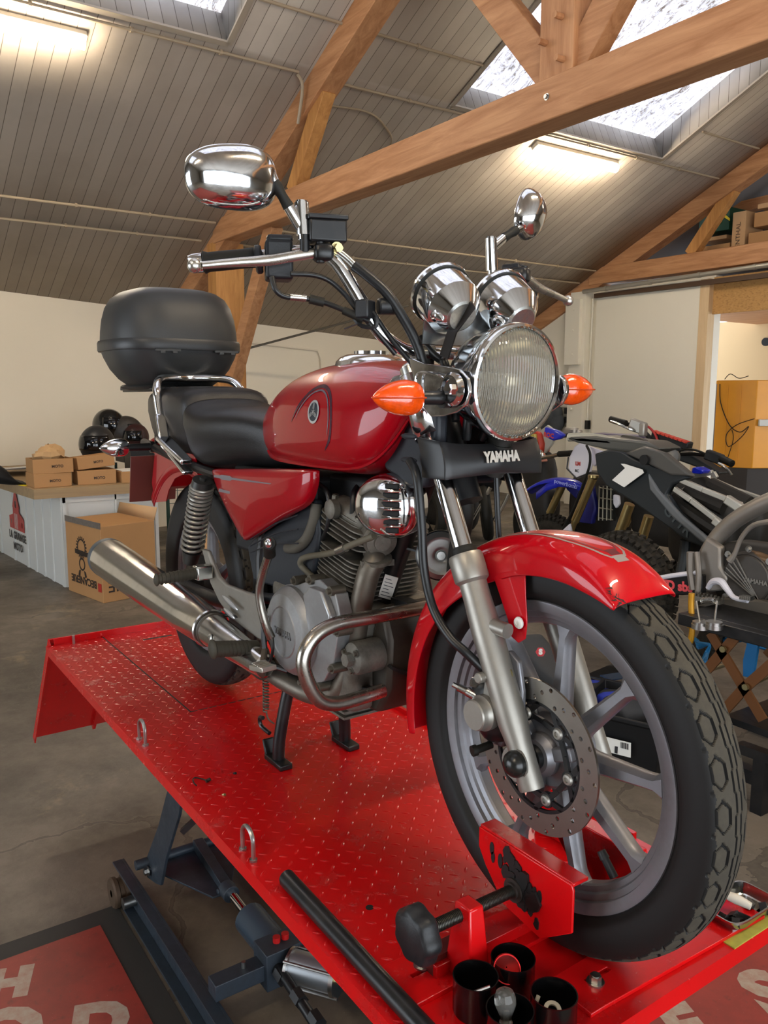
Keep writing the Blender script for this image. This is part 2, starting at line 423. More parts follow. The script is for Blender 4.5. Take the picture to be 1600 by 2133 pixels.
# walls behind and beside the photographer
w = MB(); X = 3.95
w.b2((X, -6, FL), (X+.25, -3.9, 1.75)); w.b2((X, 2.6, FL), (X+.25, 8.7, 1.75)); w.b2((X, -3.9, 1.55), (X+.25, 2.6, 1.78)); DARKW = M('dim_grey_wall', '#5f5a52', .75, var=.15, vscale=1.5)
struct('wall_right', w, DARKW)
w = MB(); w.b2((-8.6, -6.25, FL), (-5.2, -6, 2.0)); w.b2((-.6, -6.25, FL), (4.1, -6, 1.75)); w.b2((-5.2, -6.25, 1.9), (-.6, -6, 2.6))
w.add([(a, y, z) for y in (-6, -6.25) for a, z in ((-8.3, 1.98), (-5.2, 1.98), (-5.2, 2.58), (-.6, 2.58), (-.6, 1.7), (4.1, 1.7), (4.1, zc(4.1)), (-2.7, zc(-2.7)), (-8.6, zc(-8.6)))], [tuple(range(9)), tuple(range(17, 8, -1))])
struct('wall_front', w, DARKW)
# ---- gable end partition with sliding panel, opening and loft ----
YP = 8.62
w = MB(); w.add([(x, y, z) for y in (YP, YP+.2) for x, z in ((-9.95, FL), (-7.42, FL), (-7.42, 2.33), (-7.86, 2.33), (-9.95, zc(-9.95)))], [(0, 1, 2, 3, 4), (9, 8, 7, 6, 5), (0, 5, 6, 1), (1, 6, 7, 2), (2, 7, 8, 3), (3, 8, 9, 4), (4, 9, 5, 0)])
struct('wall_back', w, PANEL)
w = MB(); w.b2((-7.42, YP+.06, FL), (-5.6, YP+.2, 2.33)); w.b2((-3.2, YP+.06, FL), (4.1, YP+.2, 2.33)); struct('wall_partition', w, PANEL).name = 'wall_back_opening'
w = MB(); w.b2((-7.45, YP-.06, FL+.02), (-5.74, YP-.005, 2.28)); dpan = struct('door_1', w, PANEL, bevel=.004)
w = MB(); w.b2((-5.735, YP-.07, FL), (-5.60, YP+.07, 2.28)); struct('trim_1', w, WOODP, bevel=.004)
pil = MB(); pil.b2((-7.86, YP-.16, FL), (-7.56, YP, 2.31)); pil.b2((-7.90, YP-.22, 1.25), (-7.62, YP-.16, 2.2))
for z in (1.4, 1.75, 2.05, .6, -.1): pil.cyl((-7.74, YP-.225, z), (-7.74, YP-.19, z), .018, n=12)
struct('wall_pilaster', pil, PANEL, bevel=.004)
m = NM('osb_board'); v = m.n('ShaderNodeTexVoronoi'); v.inputs['Scale'].default_value = 28; m.l(m.mapv((1, 1, 3)), v.inputs['Vector'])
c = m.mix(v.outputs[0], '#8d6232', '#c79a5e'); m.l(m.mix(m.ramp(m.noise(30, 4), [(.4, 0), (.6, 1)]), c, '#b68a50'), m.b.inputs['Base Color']); m.set(Roughness=.7)
OSB = m.m
w = MB(); w.b2((-5.6, YP+.02, 1.84), (-3.2, YP+.06, 2.30)); struct('trim_2', w, OSB)
w = MB(); w.b2((-7.4, YP+.2, 2.02), (-3.0, 12.6, 2.28)); struct('ceiling_loft_floor', w, WOOD).name = 'ceiling.002'
w = MB(); w.b2((-8.6, 12.6, FL), (-2.6, 12.8, 2.1)); struct('wall_store', w, M('warm_store_wall', '#c8ab80', .7)).name = 'wall_far'
w = MB(); w.b2((-9.9, 10.9, 2.28), (4, 11.1, 5)); struct('wall_loft', w, M('grey_blockwork', '#77777a', .8, var=.1, vscale=5)).name = 'wall_loft'
w = MB(); w.add([(-10.2, YP+.2, zc(-10.2)+.0), (-2.7, YP+.2, zc(-2.7)), (-2.7, 11, zc(-2.7)), (-10.2, 11, zc(-10.2))], [(0, 1, 2, 3)]); struct('ceiling_loft', w, M('grey_loft_lining', '#6f6f72', .8), solid=.02).name = 'ceiling.003'
w = MB(); w.add([(-2.7, YP+.2, zc(-2.7)), (4.1, YP+.2, zc(4.1)), (4.1, 11, zc(4.1)), (-2.7, 11, zc(-2.7))], [(0, 1, 2, 3)]); struct('ceiling_loft', w, MATS['grey_loft_lining'], solid=.02).name = 'ceiling.004'

# ---- roof trusses ----
WOODK = m_wood('king_post_timber', '#9c6a45', '#c4936a', 2)
def truss(y0, label, full=True):
    t = thing('roof_truss', label, 'roof truss', (-2.7, y0, 2.4), group='timber roof trusses')
    yb = y0+.11; xl = -8.75 if full else -8.2
    m = MB(); m.b2((-7.62, y0, 2.40), (2.2, y0+.20, 2.635)); m.build('tie_beam', WOOD, t, bevel=.008)
    for sgn in (-1, 1):
        xe = -2.7+sgn*6.3; r = MB()
        a = Vector((xe, yb, zc(xe)-.13)); b = Vector((-2.7, yb, 4.807-.13)); r.beam(a, b, .19, .22); r.build('rafter', WOOD, t, bevel=.006)
        s1 = MB(); s1.beam((-2.7+sgn*.08, yb, 2.66), (-2.7+sgn*1.25, yb, zc(-2.7+sgn*1.25)-.24), .12, .19); s1.build('strut', WOOD, t, bevel=.005)
        s2 = MB(); s2.beam((-2.7+sgn*3.28, yb, 2.63), (-2.7+sgn*2.72, yb, zc(-2.7+sgn*2.72)-.2), .12, .15); s2.build('strut', WOODZ, t, bevel=.005)
    k = MB(); k.b2((-2.83, y0+.01, 2.60), (-2.57, y0+.19, 4.7)); kp = k.build('king_post', WOODK, t, bevel=.006)
    for x, z in ((-2.78, 2.83), (-2.66, 2.93), (-2.64, 2.70)): pg = MB(); pg.cyl((x, y0+.01, z), (x, y0-.05, z), .018, n=10); pg.build('oak_peg', WOODK, kp)
    bo = MB(); bo.bolt((-2.75, y0, 2.53), (0, -1, 0), .013, .012); bo.build('bolt', ZINC, t)
    return t
tr = truss(2.70, 'near timber roof truss crossing the hall above the red motorcycle')
m = MB(); m.b2((-7.80, 2.71, FL), (-7.58, 3.04, 2.42)); m.build('post', WOODZ, tr, bevel=.006)
m = MB(); m.beam((-7.55, 2.86, .95), (-6.50, 2.86, 2.44), .12, .17); m.build('brace', WOOD, tr, bevel=.005)
tr2 = truss(8.56, 'far timber roof truss above the white sliding panel and the loft')
# ---- conduits on the roof lining ----
def cond(x, y0, y1, lab, r=.013, clips=True):
    m = MB(); N = NV*-1; a = Vector((x, y0, zc(x)))+N*.03; b = Vector((x, y1, zc(x)))+N*.03; m.cyl(a, b, r, n=8, caps=True)
    if clips:
        k = int((y1-y0)/.7)
        for i in range(1, k): q = a.lerp(b, i/k); m.cyl(q, q+(b-a).normalized()*.02, r*1.7, n=8)
    m.build('cable_conduit', M('painted_conduit', '#a3937c', .5), label=lab, cat='conduit', group='conduits along the roof boards')
cond(-7.45, -3, 2.66, 'beige conduit along the boards ending at the near truss post, upper of the two')
cond(-7.75, -3, 2.62, 'beige conduit just above the eave wall, lower of the two left of the near post')
cond(-5.53, -3, 2.60, 'beige conduit under the left skylight ending at the near rafter')
cond(-5.03, 2.0, 4.18, 'beige conduit high on the slope between the two skylights')
cond(-5.03, 7.40, 8.5, 'short beige conduit from the right skylight to the far rafter')
cond(-5.54, 2.95, 8.5, 'beige conduit along the lower edge of the right skylight')
cond(-7.45, 2.95, 8.5, 'beige conduit beyond the near post, upper of the two behind the gauges')
cond(-7.75, 2.95, 8.5, 'beige conduit beyond the near post, lower of the two behind the gauges')
m = MB(); N = NV*-1
def rp(x, y, d=.03): return Vector((x, y, zc(x)))+N*d
m.tube([rp(-5.79, 2.95), rp(-5.75, 3.41), rp(-5.86, 3.70), rp(-6.07, 3.91), rp(-6.7, 3.98)], .01, 8, 6); m.tube([rp(-5.55, 2.6), rp(-5.6, 2.66, .1), rp(-5.8, 2.68, .28)], .014, 8, 4)
m.build('cable_conduit', MATS['painted_conduit'], label='thin curved cable bending down the boards right of the near rafter', cat='conduit', group='conduits along the roof boards')
# thin tie rod and pipe on the eave wall
m = MB(); m.cyl((-9.0, 3.2, 1.25), (-7.9, 5.5, 1.95), .014, n=8)
m.build('tie_rod', M('dull_steel', '#6f6a60', .5, .6), label='thin slanting steel rod in front of the eave wall, right of the top case', cat='rod')
m = MB(); m.tube([(wx(3.3)+.02, 3.3, 1.52), (wx(5.0)+.02, 5.0, 1.42), (wx(5.06)+.02, 5.06, 1.3), (wx(5.06)+.02, 5.06, -.6)], .012, 8, 1); m.build('wall_pipe', PLASTER, label='cream painted pipe bending down the eave wall behind the handlebar', cat='pipe')
# ---- fluorescent lights ----
def lamp(y0, lab):
    x = -5.68; t = thing('ceiling_light', lab, 'ceiling light', (x, y0, zc(x)-.05), group='long fluorescent lights under the roof boards')
    a = rp(x, y0, .04); b = rp(x, y0+1.28, .04)
    m = MB(); m.beam(a, b, .10, .05, NV); m.build('housing', M('lamp_housing', '#c9c4b8', .5), t, bevel=.01)
    m = MB(); m.tube([rp(x, y0+.02, .085), rp(x, y0+1.26, .085)], .048, 16, 1)
    m.build('diffuser', M('lit_diffuser', '#ffecd0', .4, emit=TUBE), t)
    return t
lamp(5.47, 'lit long tube light under the boards beside the right skylight')
lamp(-.36, 'lit long tube light at the top left corner beside the left skylight')
def fill_lamp(y0, lab):  # unseen lamps, added to bring more light into the hall
    x = .9; t = thing('ceiling_light', lab, 'ceiling light', (x, y0, zc(x)-.05), group='added unseen lights on the slope behind the photographer')
    a = Vector((x, y0, zc(x)))-NV2*.04; b = Vector((x, y0+1.28, zc(x)))-NV2*.04
    m = MB(); m.beam(a, b, .10, .05, NV2); m.build('housing', MATS['lamp_housing'], t, bevel=.01)
    m = MB(); m.cyl(a-NV2*.045, b-NV2*.045, .048, n=16); m.build('diffuser', MATS['lit_diffuser'], t)
for y0, l in ((-3.6, 'nearest the big door'), (.3, 'directly above the lift'), (5.47, 'nearest the store room')): fill_lamp(y0, 'added unseen tube light on the roof slope behind the photographer, '+l)
# ================= motorcycle lift =================
PZ = -.03
lift = thing('motorcycle_lift', 'red checker plate motorcycle lift on a dark blue-grey scissor frame', 'motorcycle lift', (-.9, 0, FL))
# platform deck with real raised tread marks
m = MB(); m.b2((-2.045, -.337, PZ-.005), (.2, .34, PZ))
deck = m.build('platform', REDL, lift)
m = MB(); m.b2((-2.045, -.337, PZ-.028), (.2, -.333, PZ-.005)); m.b2((-2.045, .336, PZ-.028), (.2, .34, PZ-.005)); m.b2((.196, -.337, PZ-.03), (.2, .34, PZ-.005))
m.b2((-2.045, .330, PZ-.005), (-.1, .34, PZ+.012))
m.build('edge_skirt', REDL, lift)
rib = MB()
def lens_mark(x, y, a, L=.0095, w=.0029, h=.0008):
    n = 8; top = []; ca, sa = cos(a), sin(a); ring = []
    for k in range(n):
        t = 2*pi*k/n; px, py = L*cos(t), w*sin(t)*(1 if abs(cos(t)) < .8 else .7); ring.append((x+px*ca-py*sa, y+px*sa+py*ca, PZ))
    for (px, py, pz) in ring: top.append((x+(px-x)*.5, y+(py-y)*.5, PZ+h))
    o = len(rib.v); rib.v += ring+top; rib.f += [tuple(range(o+n, o+2*n))]+[(o+k, o+(k+1) % n, o+n+(k+1) % n, o+n+k) for k in range(n)]; rib.mi += [0]*(n+1)
i = 0; x = -2.03
while x < .19:
    j = 0; y = -.322
    while y < .33:
        if not (-.075 < x < .03 and -.29 < y < .29) and not (x > .05 and -.12 < y < .2): lens_mark(x, y, RD(45) if (i+j) % 2 == 0 else RD(-45))
        y += .0285; j += 1
    x += .0285; i += 1
t = rib.build('tread_mark', REDL, deck, smooth=80); t['kind'] = 'stuff'
# removable drop-out plate outline, slot, hole
m = MB(); e = .0022
for a, b in (((-2.04, -.145), (-1.205, -.145)), ((-1.205, -.145), (-1.205, .145)), ((-1.205, .145), (-2.04, .145))):
    m.b2((min(a[0], b[0])-e, min(a[1], b[1])-e, PZ), (max(a[0], b[0])+e, max(a[1], b[1])+e, PZ+.0006))
m.build('plate_gap', M('dark_seam', '#2a0505', .8), deck)
m = MB(); m.box((-1.926, .015, PZ+.0004), (.012, .105, .0008)); m.build('slot', DARKHOLE, deck)
m = MB(); m.cyl((-.213, -.216, PZ), (-.213, -.216, PZ+.0006), .007, n=18); m.build('hole', DARKHOLE, deck)
# rear lip and hanging ramp
m = MB(); m.b2((-2.052, -.31, PZ-.03), (-2.044, .337, PZ+.022)); m.build('rear_lip', REDL, lift, bevel=.001)
m = MB(); m.cyl((-2.02, -.25, PZ), (-2.02, -.25, PZ+.03), .005, n=10); m.build('locking_pin', ZINC, lift)
a = Vector((-2.05, 0, PZ+.02)); b = Vector((-2.42, 0, -.50)); d = (b-a).normalized(); nrm = Vector((0, 1, 0)).cross(d)
m = MB(); m.beam(a, b, .655, .005, nrm)
for y in (-.325, .325): m.beam(a+Vector((0, y, 0))+nrm*-.012, b+Vector((0, y, 0))+nrm*-.012, .004, .03, nrm)
m.beam(a.lerp(b, .5)+Vector((0, -.1, 0))+nrm*-.01, b+Vector((0, -.1, 0))+nrm*-.01, .012, .025, nrm)
m.beam(a+Vector((0, -.15, 0))+nrm*-.01, a.lerp(b, .62)+Vector((0, -.15, 0))+nrm*-.01, .006, .02, nrm)
m.build('ramp', REDL, lift)
# tie-down loops
for x in (-1.085, -.475, .14-.02 if False else -1.7):
    if x == -1.7: continue
    m = MB(); r = .022; pts = [(x-.047/2*1, -.318, PZ)]+[(x-.0235*cos(pi*k/8), -.318, PZ+.034+.0235*sin(pi*k/8)) for k in range(9)]+[(x+.0235, -.318, PZ)]
    m.tube(pts, .0042, 10, 2)
    for s in (-1, 1): m.cyl((x+s*.0235, -.318, PZ), (x+s*.0235, -.318, PZ+.004), .008, n=6)
    m.build('tie_down_loop', ZINC, lift)
# ---- front wheel clamp ----
cl = MB()
cl.plate([(-.075, -.292), (.018, -.292), (.018, -.22), (.012, .16), (-.07, .16)], [[(-.036, -.262), (-.028, -.262), (-.028, -.20), (-.036, -.20)]], (0, 0, PZ), (1, 0, 0), (0, 1, 0), .008)
cp = cl.build('wheel_clamp', REDL, lift, bevel=.001)
m = MB(); m.beam((-.028, -.235, PZ+.014), (-.028, .12, PZ+.014), .045, .026); m.build('slide_rail', REDL, cp, bevel=.001)
m = MB(); m.beam((-.028, -.236, PZ+.018), (-.028, -.13, PZ+.018), .028, .037); m.build('rail_opening', M('dirty_red', '#5e1712', .6), cp)
# L bracket carrying the screw (tapered, bent from plate)
m = MB()
vs = [(-.018, -.212, PZ+.008), (.036, -.205, PZ+.008), (.022, -.197, .088), (-.012, -.197, .088), (-.018, -.165, PZ+.008), (.036, -.165, PZ+.008), (.022, -.17, .088), (-.012, -.17, .088)]
m.add(vs, [(0, 1, 2, 3), (7, 6, 5, 4), (0, 4, 5, 1), (1, 5, 6, 2), (2, 6, 7, 3), (3, 7, 4, 0)])
m.build('screw_bracket', REDL, cp, bevel=.003)
m = MB(); m.cyl((.001, -.262, .071), (.001, -.088, .071), .0088, n=20)
k = 0
while k < 60: q = -.262+.0028*k; m.cyl((.001, q, .071), (.001, q+.0013, .071), .0099, n=16); k += 1
m.build('threaded_rod', M('greasy_thread', '#4b4944', .35, .9, var=.4, vscale=120), cp)
m = MB(); R = []
for y, s in ((-.292, .82), (-.288, .93), (-.282, 1), (-.266, 1), (-.262, .92)):
    R.append([(.001+s*(.0405+.0022*cos(7*a))*cos(a), y, .071+s*(.0405+.0022*cos(7*a))*sin(a)) for a in [2*pi*q/64 for q in range(64)]])
m.rings(R); m.cyl((.001, -.262, .071), (.001, -.25, .071), .017, n=20); m.build('hand_knob', BLACKP, cp, smooth=50)
m = MB(); m.cyl((.001, -.092, .071), (.001, -.078, .071), .019, n=24); m.cyl((.001, -.096, .071), (.001, -.09, .071), .013, n=20); m.build('thrust_collar', M('greasy_collar', '#38302c', .5, .5), cp)
def jaw(yj, s, nm='jaw'):
    m = MB(); o = (0, yj, 0)
    out = [(-.088, .134), (.112, .137), (.116, .128), (.116, .062), (.056, .018), (-.028, .030), (-.072, .076), (-.088, .10)]
    m.plate(out, [], o, (1, 0, 0), (0, 0, 1), .005)
    m.b2((-.088, yj-.002, .132), (.114, yj+s*.03, .138))
    o = m.build(nm, REDL, cp, bevel=.0015); return o
jw = jaw(-.079, 1); jf = jaw(.085, -1)
m = MB(); rnd = random.Random(3)
for k in range(46):
    a = rnd.gauss(0, 1); bx = .010+rnd.gauss(0, .019); bz = .082+rnd.gauss(0, .015)-.45*(bx-.008); r = rnd.uniform(.003, .013)
    m.plate([(bx+r*(.6+.5*rnd.random())*cos(t), bz+r*1.6*(.6+.5*rnd.random())*sin(t)) for t in [2*pi*q/9 for q in range(9)]], [], (0, -.0845, 0), (1, 0, 0), (0, 0, 1), .0006+.0001*k)
for bx, bz, r in ((-.055, .112, .008), (-.052, .098, .007), (-.035, .100, .009), (.052, .085, .008)): m.plate([(bx+r*.6*cos(t), bz+r*1.4*sin(t)) for t in [2*pi*q/9 for q in range(9)]], [], (0, -.0845, 0), (1, 0, 0), (0, 0, 1), .001)
m.build('grease_smear', GREASE, jw)
# second, front cross plate with slot
m = MB(); m.plate([(.088, -.098), (.17, -.098), (.17, -.07), (.185, .31), (.075, .31)], [[(.118, -.055), (.126, -.055), (.126, -.004), (.118, -.004)]], (0, 0, PZ), (1, 0, 0), (0, 1, 0), .007)
m.build('front_plate', REDL, cp, bevel=.001)
for x, y, z in ((-.041, -.235, PZ+.008), (.131, -.045, PZ+.007), (-.07, .262, PZ), (.10, .11, PZ+.007)):
    m = MB(); m.bolt((x, y, z), (0, 0, 1), .0088, .009); m.build('clamp_bolt', ZINC, cp)
# far channel seen between the spokes
m = MB(); m.b2((-.24, .20, PZ), (.06, .206, PZ+.075)); m.build('side_guide', REDL, cp, bevel=.002)
# ---- scissor frame ----
for s in (-1, 1):
    m = MB(); y = s*.19
    m.b2((-1.76, y-.004, FL+.005), (.35, y+.004, FL+.125)); m.b2((-1.76, y-.004-.03*s*0, FL+.118), (.35, y+s*.035, FL+.125)); m.b2((-1.76, y-.004, FL+.005), (.35, y+s*.035, FL+.012))
    r = m.build('base_rail', BLUEGREY, lift, bevel=.001)
    m = MB(); m.cyl((-1.625, y-s*.03+s*.03, FL+.05), (-1.625, y+s*.045, FL+.05), .018, n=14); m.build('roller_pin', ZINC, r)
    m = MB(); m.lathe([(.012, 0), (.045, 0), (.05, .006), (.05, .018), (.042, .022), (.042, .034), (.05, .038), (.05, .05), (.012, .052)], (-1.70, y-.0+(-.06 if s < 0 else .006), FL+.05), (0, 1, 0), 28); m.build('roller', M('rusty_roller', '#4a3a2c', .6, .4, var=.4, vscale=40), lift)
for s in (-1, 1):
    m = MB(); y = s*.15
    m.plate([(-1.55, -.72), (-1.635, -.742), (-1.645, -.69), (-1.50, -.498), (-1.397, -.328), (-1.20, PZ-.03), (-1.07, PZ-.03), (-1.286, -.311), (-1.316, -.383), (-1.444, -.583), (-1.50, -.70)], [], (0, y, 0), (1, 0, 0), (0, 0, 1), .009*s)
    arm = m.build('lifting_arm', BLUEGREY, lift, bevel=.001)
    m = MB(); m.bolt((-1.60, y+.006*s, -.70), (0, s, 0), .011, .01); m.build('pivot_bolt', ZINC, arm)
m = MB(); m.b2((-1.24, -.15, -.27), (-1.21, .15, -.24)); m.build('cross_tube', BLUEGREY, lift)
m = MB(); m.b2((.2, -.19, FL+.01), (.24, .19, FL+.05)); m.build('cross_tube', BLUEGREY, lift)
m = MB(); m.beam((-1.29, -.15, -.42), (-1.15, .10, -.15), .016, .016); m.build('diagonal_brace', BLACKM, lift)
# hydraulic ram lying between the arms
ZR = -.68
m = MB(); m.plate([(-.17, -.03), (.17, -.03), (.045, .27), (-.015, .27)], [], (-1.60, 0, ZR-.012), (0, -1, 0), (1, 0, 0), .006)
m.build('ram_gusset', BLUEGREY, lift, bevel=.001)
m = MB(); m.beam((-1.615, .02, ZR+.012), (-1.33, .002, ZR), .034, .034); m.build('ram_yoke', BLUEGREY, lift, bevel=.002)
m = MB(); m.cyl((-1.62, -.19, ZR), (-1.62, .19, ZR), .016, n=16); m.build('cross_tube', BLUEGREY, lift)
m = MB(); m.cyl((-1.345, .002, ZR), (-1.30, .002, ZR), .026, n=20); m.cyl((-1.34, -.028, ZR), (-1.34, .03, ZR), .009, n=12); m.build('ram_clevis', BLUEGREY, lift, bevel=.002)
m = MB(); m.cyl((-1.31, .003, ZR), (-1.165, -.001, ZR), .0145, n=24); m.build('ram_piston_rod', CHROME, lift)
m = MB(); m.lathe([(.016, -.004), (.040, 0), (.046, .008), (.046, .175), (.036, .18)], (-1.175, -.001, ZR), (1, 0, 0), 36, caps=True); m.build('ram_cylinder', M('gloss_blue_grey', '#3b4651', .25, .2, .5), lift)
m = MB(); m.b2((-1.015, -.062, ZR-.06), (-.935, .052, ZR+.045)); rm = m.build('ram_block', BLUEGREY, lift, bevel=.002)
for y in (-.012, .014): m = MB(); m.cyl((-.975, y, ZR+.045), (-.975, y, ZR+.060), .0105, n=16); m.build('red_cap', M('red_plastic_cap', '#9a1010', .4), rm)
m = MB(); m.b2((-1.0, -.2, ZR-.035), (-.95, .2, ZR+.01)); m.build('ram_cross_member', BLUEGREY, lift, bevel=.002)
for y in (-.11, .09): m = MB(); m.cyl((-.975, y, ZR+.01), (-.975, y, ZR+.028), .006, n=8); m.build('grease_nipple', ZINC, lift)
d2 = Vector((.62, .40, .02)).normalized(); s0 = Vector((-.918, .008, ZR))
m = MB(); m.cyl(s0, s0+d2*.125, .042, n=32); m.build('air_cylinder', M('satin_alloy', '#a3a8ad', .3, .85), lift)
m = MB(); m.cyl(s0-d2*.008, s0, .048, n=32); m.cyl(s0+d2*.125, s0+d2*.137, .048, n=32)
for a in (45, 135, 225, 315):
    u, w, _ = frame(d2); o = (u*cos(RD(a))+w*sin(RD(a)))*.047; m.cyl(s0+o-d2*.01, s0+o+d2*.145, .004, n=8)
m.build('air_cylinder_flange', ZINC, lift)
m = MB(); m.cyl(s0+d2*.137, s0+d2*.165, .015, n=6); m.cyl(s0+d2*.16, s0+d2*.19, .011, n=12); m.build('hose_fitting', BRASS, lift)
m = MB(); m.tube([(-.94, -.03, ZR), (-.88, -.032, ZR), (-.78, -.034, ZR-.01), (-.66, -.034, ZR-.03), (-.5, -.03, ZR-.06)], .014, 12, 5); m.build('hydraulic_hose', HOSE, lift)
for x in (-.925, -.83, -.74): m = MB(); m.cyl((x, -.033, ZR-.003), (x+.035, -.034, ZR-.006), .019, n=6); m.build('hose_coupling', BLACKM, lift)
# ---- painted floor areas ----
def m_floorred():
    m = NM('worn_red_floor_paint')
    c = m.mix(m.ramp(m.noise(5, 9, .7), [(.35, 0), (.7, 1)]), '#74281f', '#8c2f24'); s = m.ramp(m.noise(120, 3), [(.66, 0), (.74, 1)])
    c = m.mix(m.math('MULTIPLY', s, .45), c, '#a8705c'); d = m.ramp(m.noise(30, 6, .7), [(.58, 0), (.7, 1)]); c = m.mix(m.math('MULTIPLY', d, .5), c, '#4b2a22')
    m.l(c, m.b.inputs['Base Color']); m.set(Roughness=.55); return m.m
RF = m_floorred(); GF = M('grey_mat_lettering', '#9c8f80', .65, var=.1, vscale=40, dirt='#8e4a3a', dscale=30, damt=.5); BF = M('mat_rubber_border', '#2a2825', .7, var=.15)
mat1 = thing('floor_mat', 'worn red workshop mat with pale lettering and black border, lower left corner', 'floor mat', (-.2, -1.6, FL+.001), group='red lettered mats on the floor')
m = MB(); m.b2((-1.70, -2.6, FL+.001), (1.0, -.235, FL+.006)); m.build('border', BF, mat1)
m = MB(); m.b2((-1.62, -2.5, FL+.006), (.95, -.31, FL+.0085)); m.build('red_field', RF, mat1)
for body, o, sz in (('H', (-1.50, -.60, FL+.0086), .16), ('Q', (-1.30, -.66, FL+.0086), .26), ('D', (-1.20, -.43, FL+.0086), .2), ('O', (-.9, -.5, FL+.0086), .3)):
    text('lettering', body, sz, GF, o, (.35, .95, 0), (-.95, .35, 0), mat1, .0004, bold=.012)
mat2 = thing('floor_mat', 'worn red workshop mat with pale lettering right of the lift platform', 'floor mat', (.6, 1.3, FL+.001), group='red lettered mats on the floor')
m = MB(); m.b2((-.46, .5, FL+.001), (2.0, 2.4, FL+.006)); m.build('border', BF, mat2)
m = MB(); m.b2((-.385, .55, FL+.006), (1.95, 2.3, FL+.0085)); m.build('red_field', RF, mat2)
for body, o, sz in (('S', (-.24, 1.16, FL+.0086), .24), ('U', (-.10, 1.33, FL+.0086), .22), ('E', (-.30, .86, FL+.0086), .2), ('I', (-.33, .75, FL+.0086), .12)):
    text('lettering', body, sz, GF, o, (.35, .95, 0), (-.95, .35, 0), mat2, .0004, bold=.012)

# ---- small things on the platform ----
def cup(x, y, h, lab):
    t = thing('magnetic_cup', lab, 'parts cup', (x, y, PZ), group='black parts cups at the front of the lift')
    m = MB(); m.lathe([(.001, .001), (.0310, .001), (.0320, .004), (.0320, h-.002), (.0326, h), (.0308, h), (.0300, h-.004), (.0300, .006), (.001, .005)], (x, y, PZ), (0, 0, 1), 44)
    m.build('cup_body', M('gloss_black_steel', '#0b0b0c', .18, .2, .6), t); return t
PC = PZ
cup(.066, -.222, .055, 'open black round parts cup nearest the black pipe, holding a steel pin')
cup(.066, -.150, .052, 'open black round parts cup with a red lid leaning inside')
cup(.149, -.152, .050, 'open black round parts cup holding a pale plastic washer')
cup(.136, -.222, .050, 'open black round parts cup holding a glass bulb, lowest in the picture')
m = MB(); m.cyl((.060, -.236, PZ+.024), (.082, -.208, PZ+.040), .0035, n=10); m.build('steel_pin', STEEL, label='small steel pin lying in the left black cup', cat='pin')
m = MB(); m.lathe([(.018, 0), (.0195, .002), (.0195, .032), (.018, .032), (.018, .003)], (.056, -.153, PZ+.030), (.5, -.45, .45), 36); m.lathe([(.001, 0), (.0185, .0)], (.056, -.153, PZ+.031), (.5, -.45, .45), 36)
m.build('red_cap', M('bright_red_plastic', '#d3171b', .35), label='short red plastic cap leaning in the rear black cup', cat='cap')
m = MB(); m.lathe([(.0065, 0), (.012, 0), (.012, .003), (.0065, .003), (.0065, 0)], (.150, -.155, PZ+.026), (.25, -.2, .9), 28); m.build('plastic_washer', M('pale_plastic', '#b9b5a4', .4), label='pale ring washer lying in the right black cup', cat='washer')
m = MB(); m.tube([(.128, -.160, PZ+.036), (.132, -.170, PZ+.022), (.15, -.172, PZ+.016), (.165, -.166, PZ+.016)], .003, 8, 4); m.build('cable_tie', MATS['pale_plastic'], label='pale curved plastic strip in the right black cup', cat='strip')
m = MB(); m.lathe([(.001, .050), (.006, .0495), (.0115, .046), (.0145, .038), (.0145, .030), (.011, .02), (.0075, .012), (.0075, .002), (.001, .001)], (.134, -.226, PZ+.026), (-.12, .02, .95), 28)
b = m.build('light_bulb', M('bulb_glass', '#d8d4cc', .03, 0, .5, trans=.9, ior=1.3), label='clear glass bulb standing in the lowest black cup', cat='bulb', group=None)
m = MB(); m.cyl((.134, -.226, PZ+.006), (.133, -.226, PZ+.03), .009, n=20); m.cyl((.133, -.226, PZ+.03), (.133, -.226, PZ+.05), .003, n=8); OFF[b.name] = Vector(b.location)-Vector((0, 0, H0)); m.build('bulb_base', STEEL, b)
m = MB(); m.lathe([(.0125, 0), (.0145, 0), (.0145, .42), (.0125, .42), (.0125, 0)], (-.345, -.304, PZ+.0145), (1, -.02, 0), 28); m.lathe([(.0125, 0), (.0145, 0), (.0145, .5), (.0125, .5), (.0125, 0)], (-.35, -.302, PZ+.0145), (1, -.025, 0), 28)
m.build('steel_pipe', BLACKM, label='long black steel pipe lying along the near platform edge', cat='pipe')
m = MB(); m.tube([(-.80+.02*cos(a)*1.1, -.283+.013*sin(a)+.0, PZ+.004+.002*sin(2*a)) for a in [RD(q) for q in range(50, 320, 25)]], .0016, 8, 3); m.cyl((-.795, -.268, PZ+.003), (-.79, -.262, PZ+.008), .004, n=8)
m.build('spring_clip', M('dark_spring_steel', '#2a221c', .4, .7), label='small dark C-shaped hose clip lying on the platform', cat='clip')
for x, y in ((-.72, -.262), (-.80, -.20)):
    m = MB(); m.cyl((x, y, PZ), (x+.006, y+.002, PZ+.003), .003, n=8); m.build('small_nut', BRASS if x > -.75 else DARKHOLE, label='tiny brass nut on the platform beside the clip' if x > -.75 else 'tiny dark crumb on the platform behind the clip', cat='nut' if x > -.75 else 'crumb')
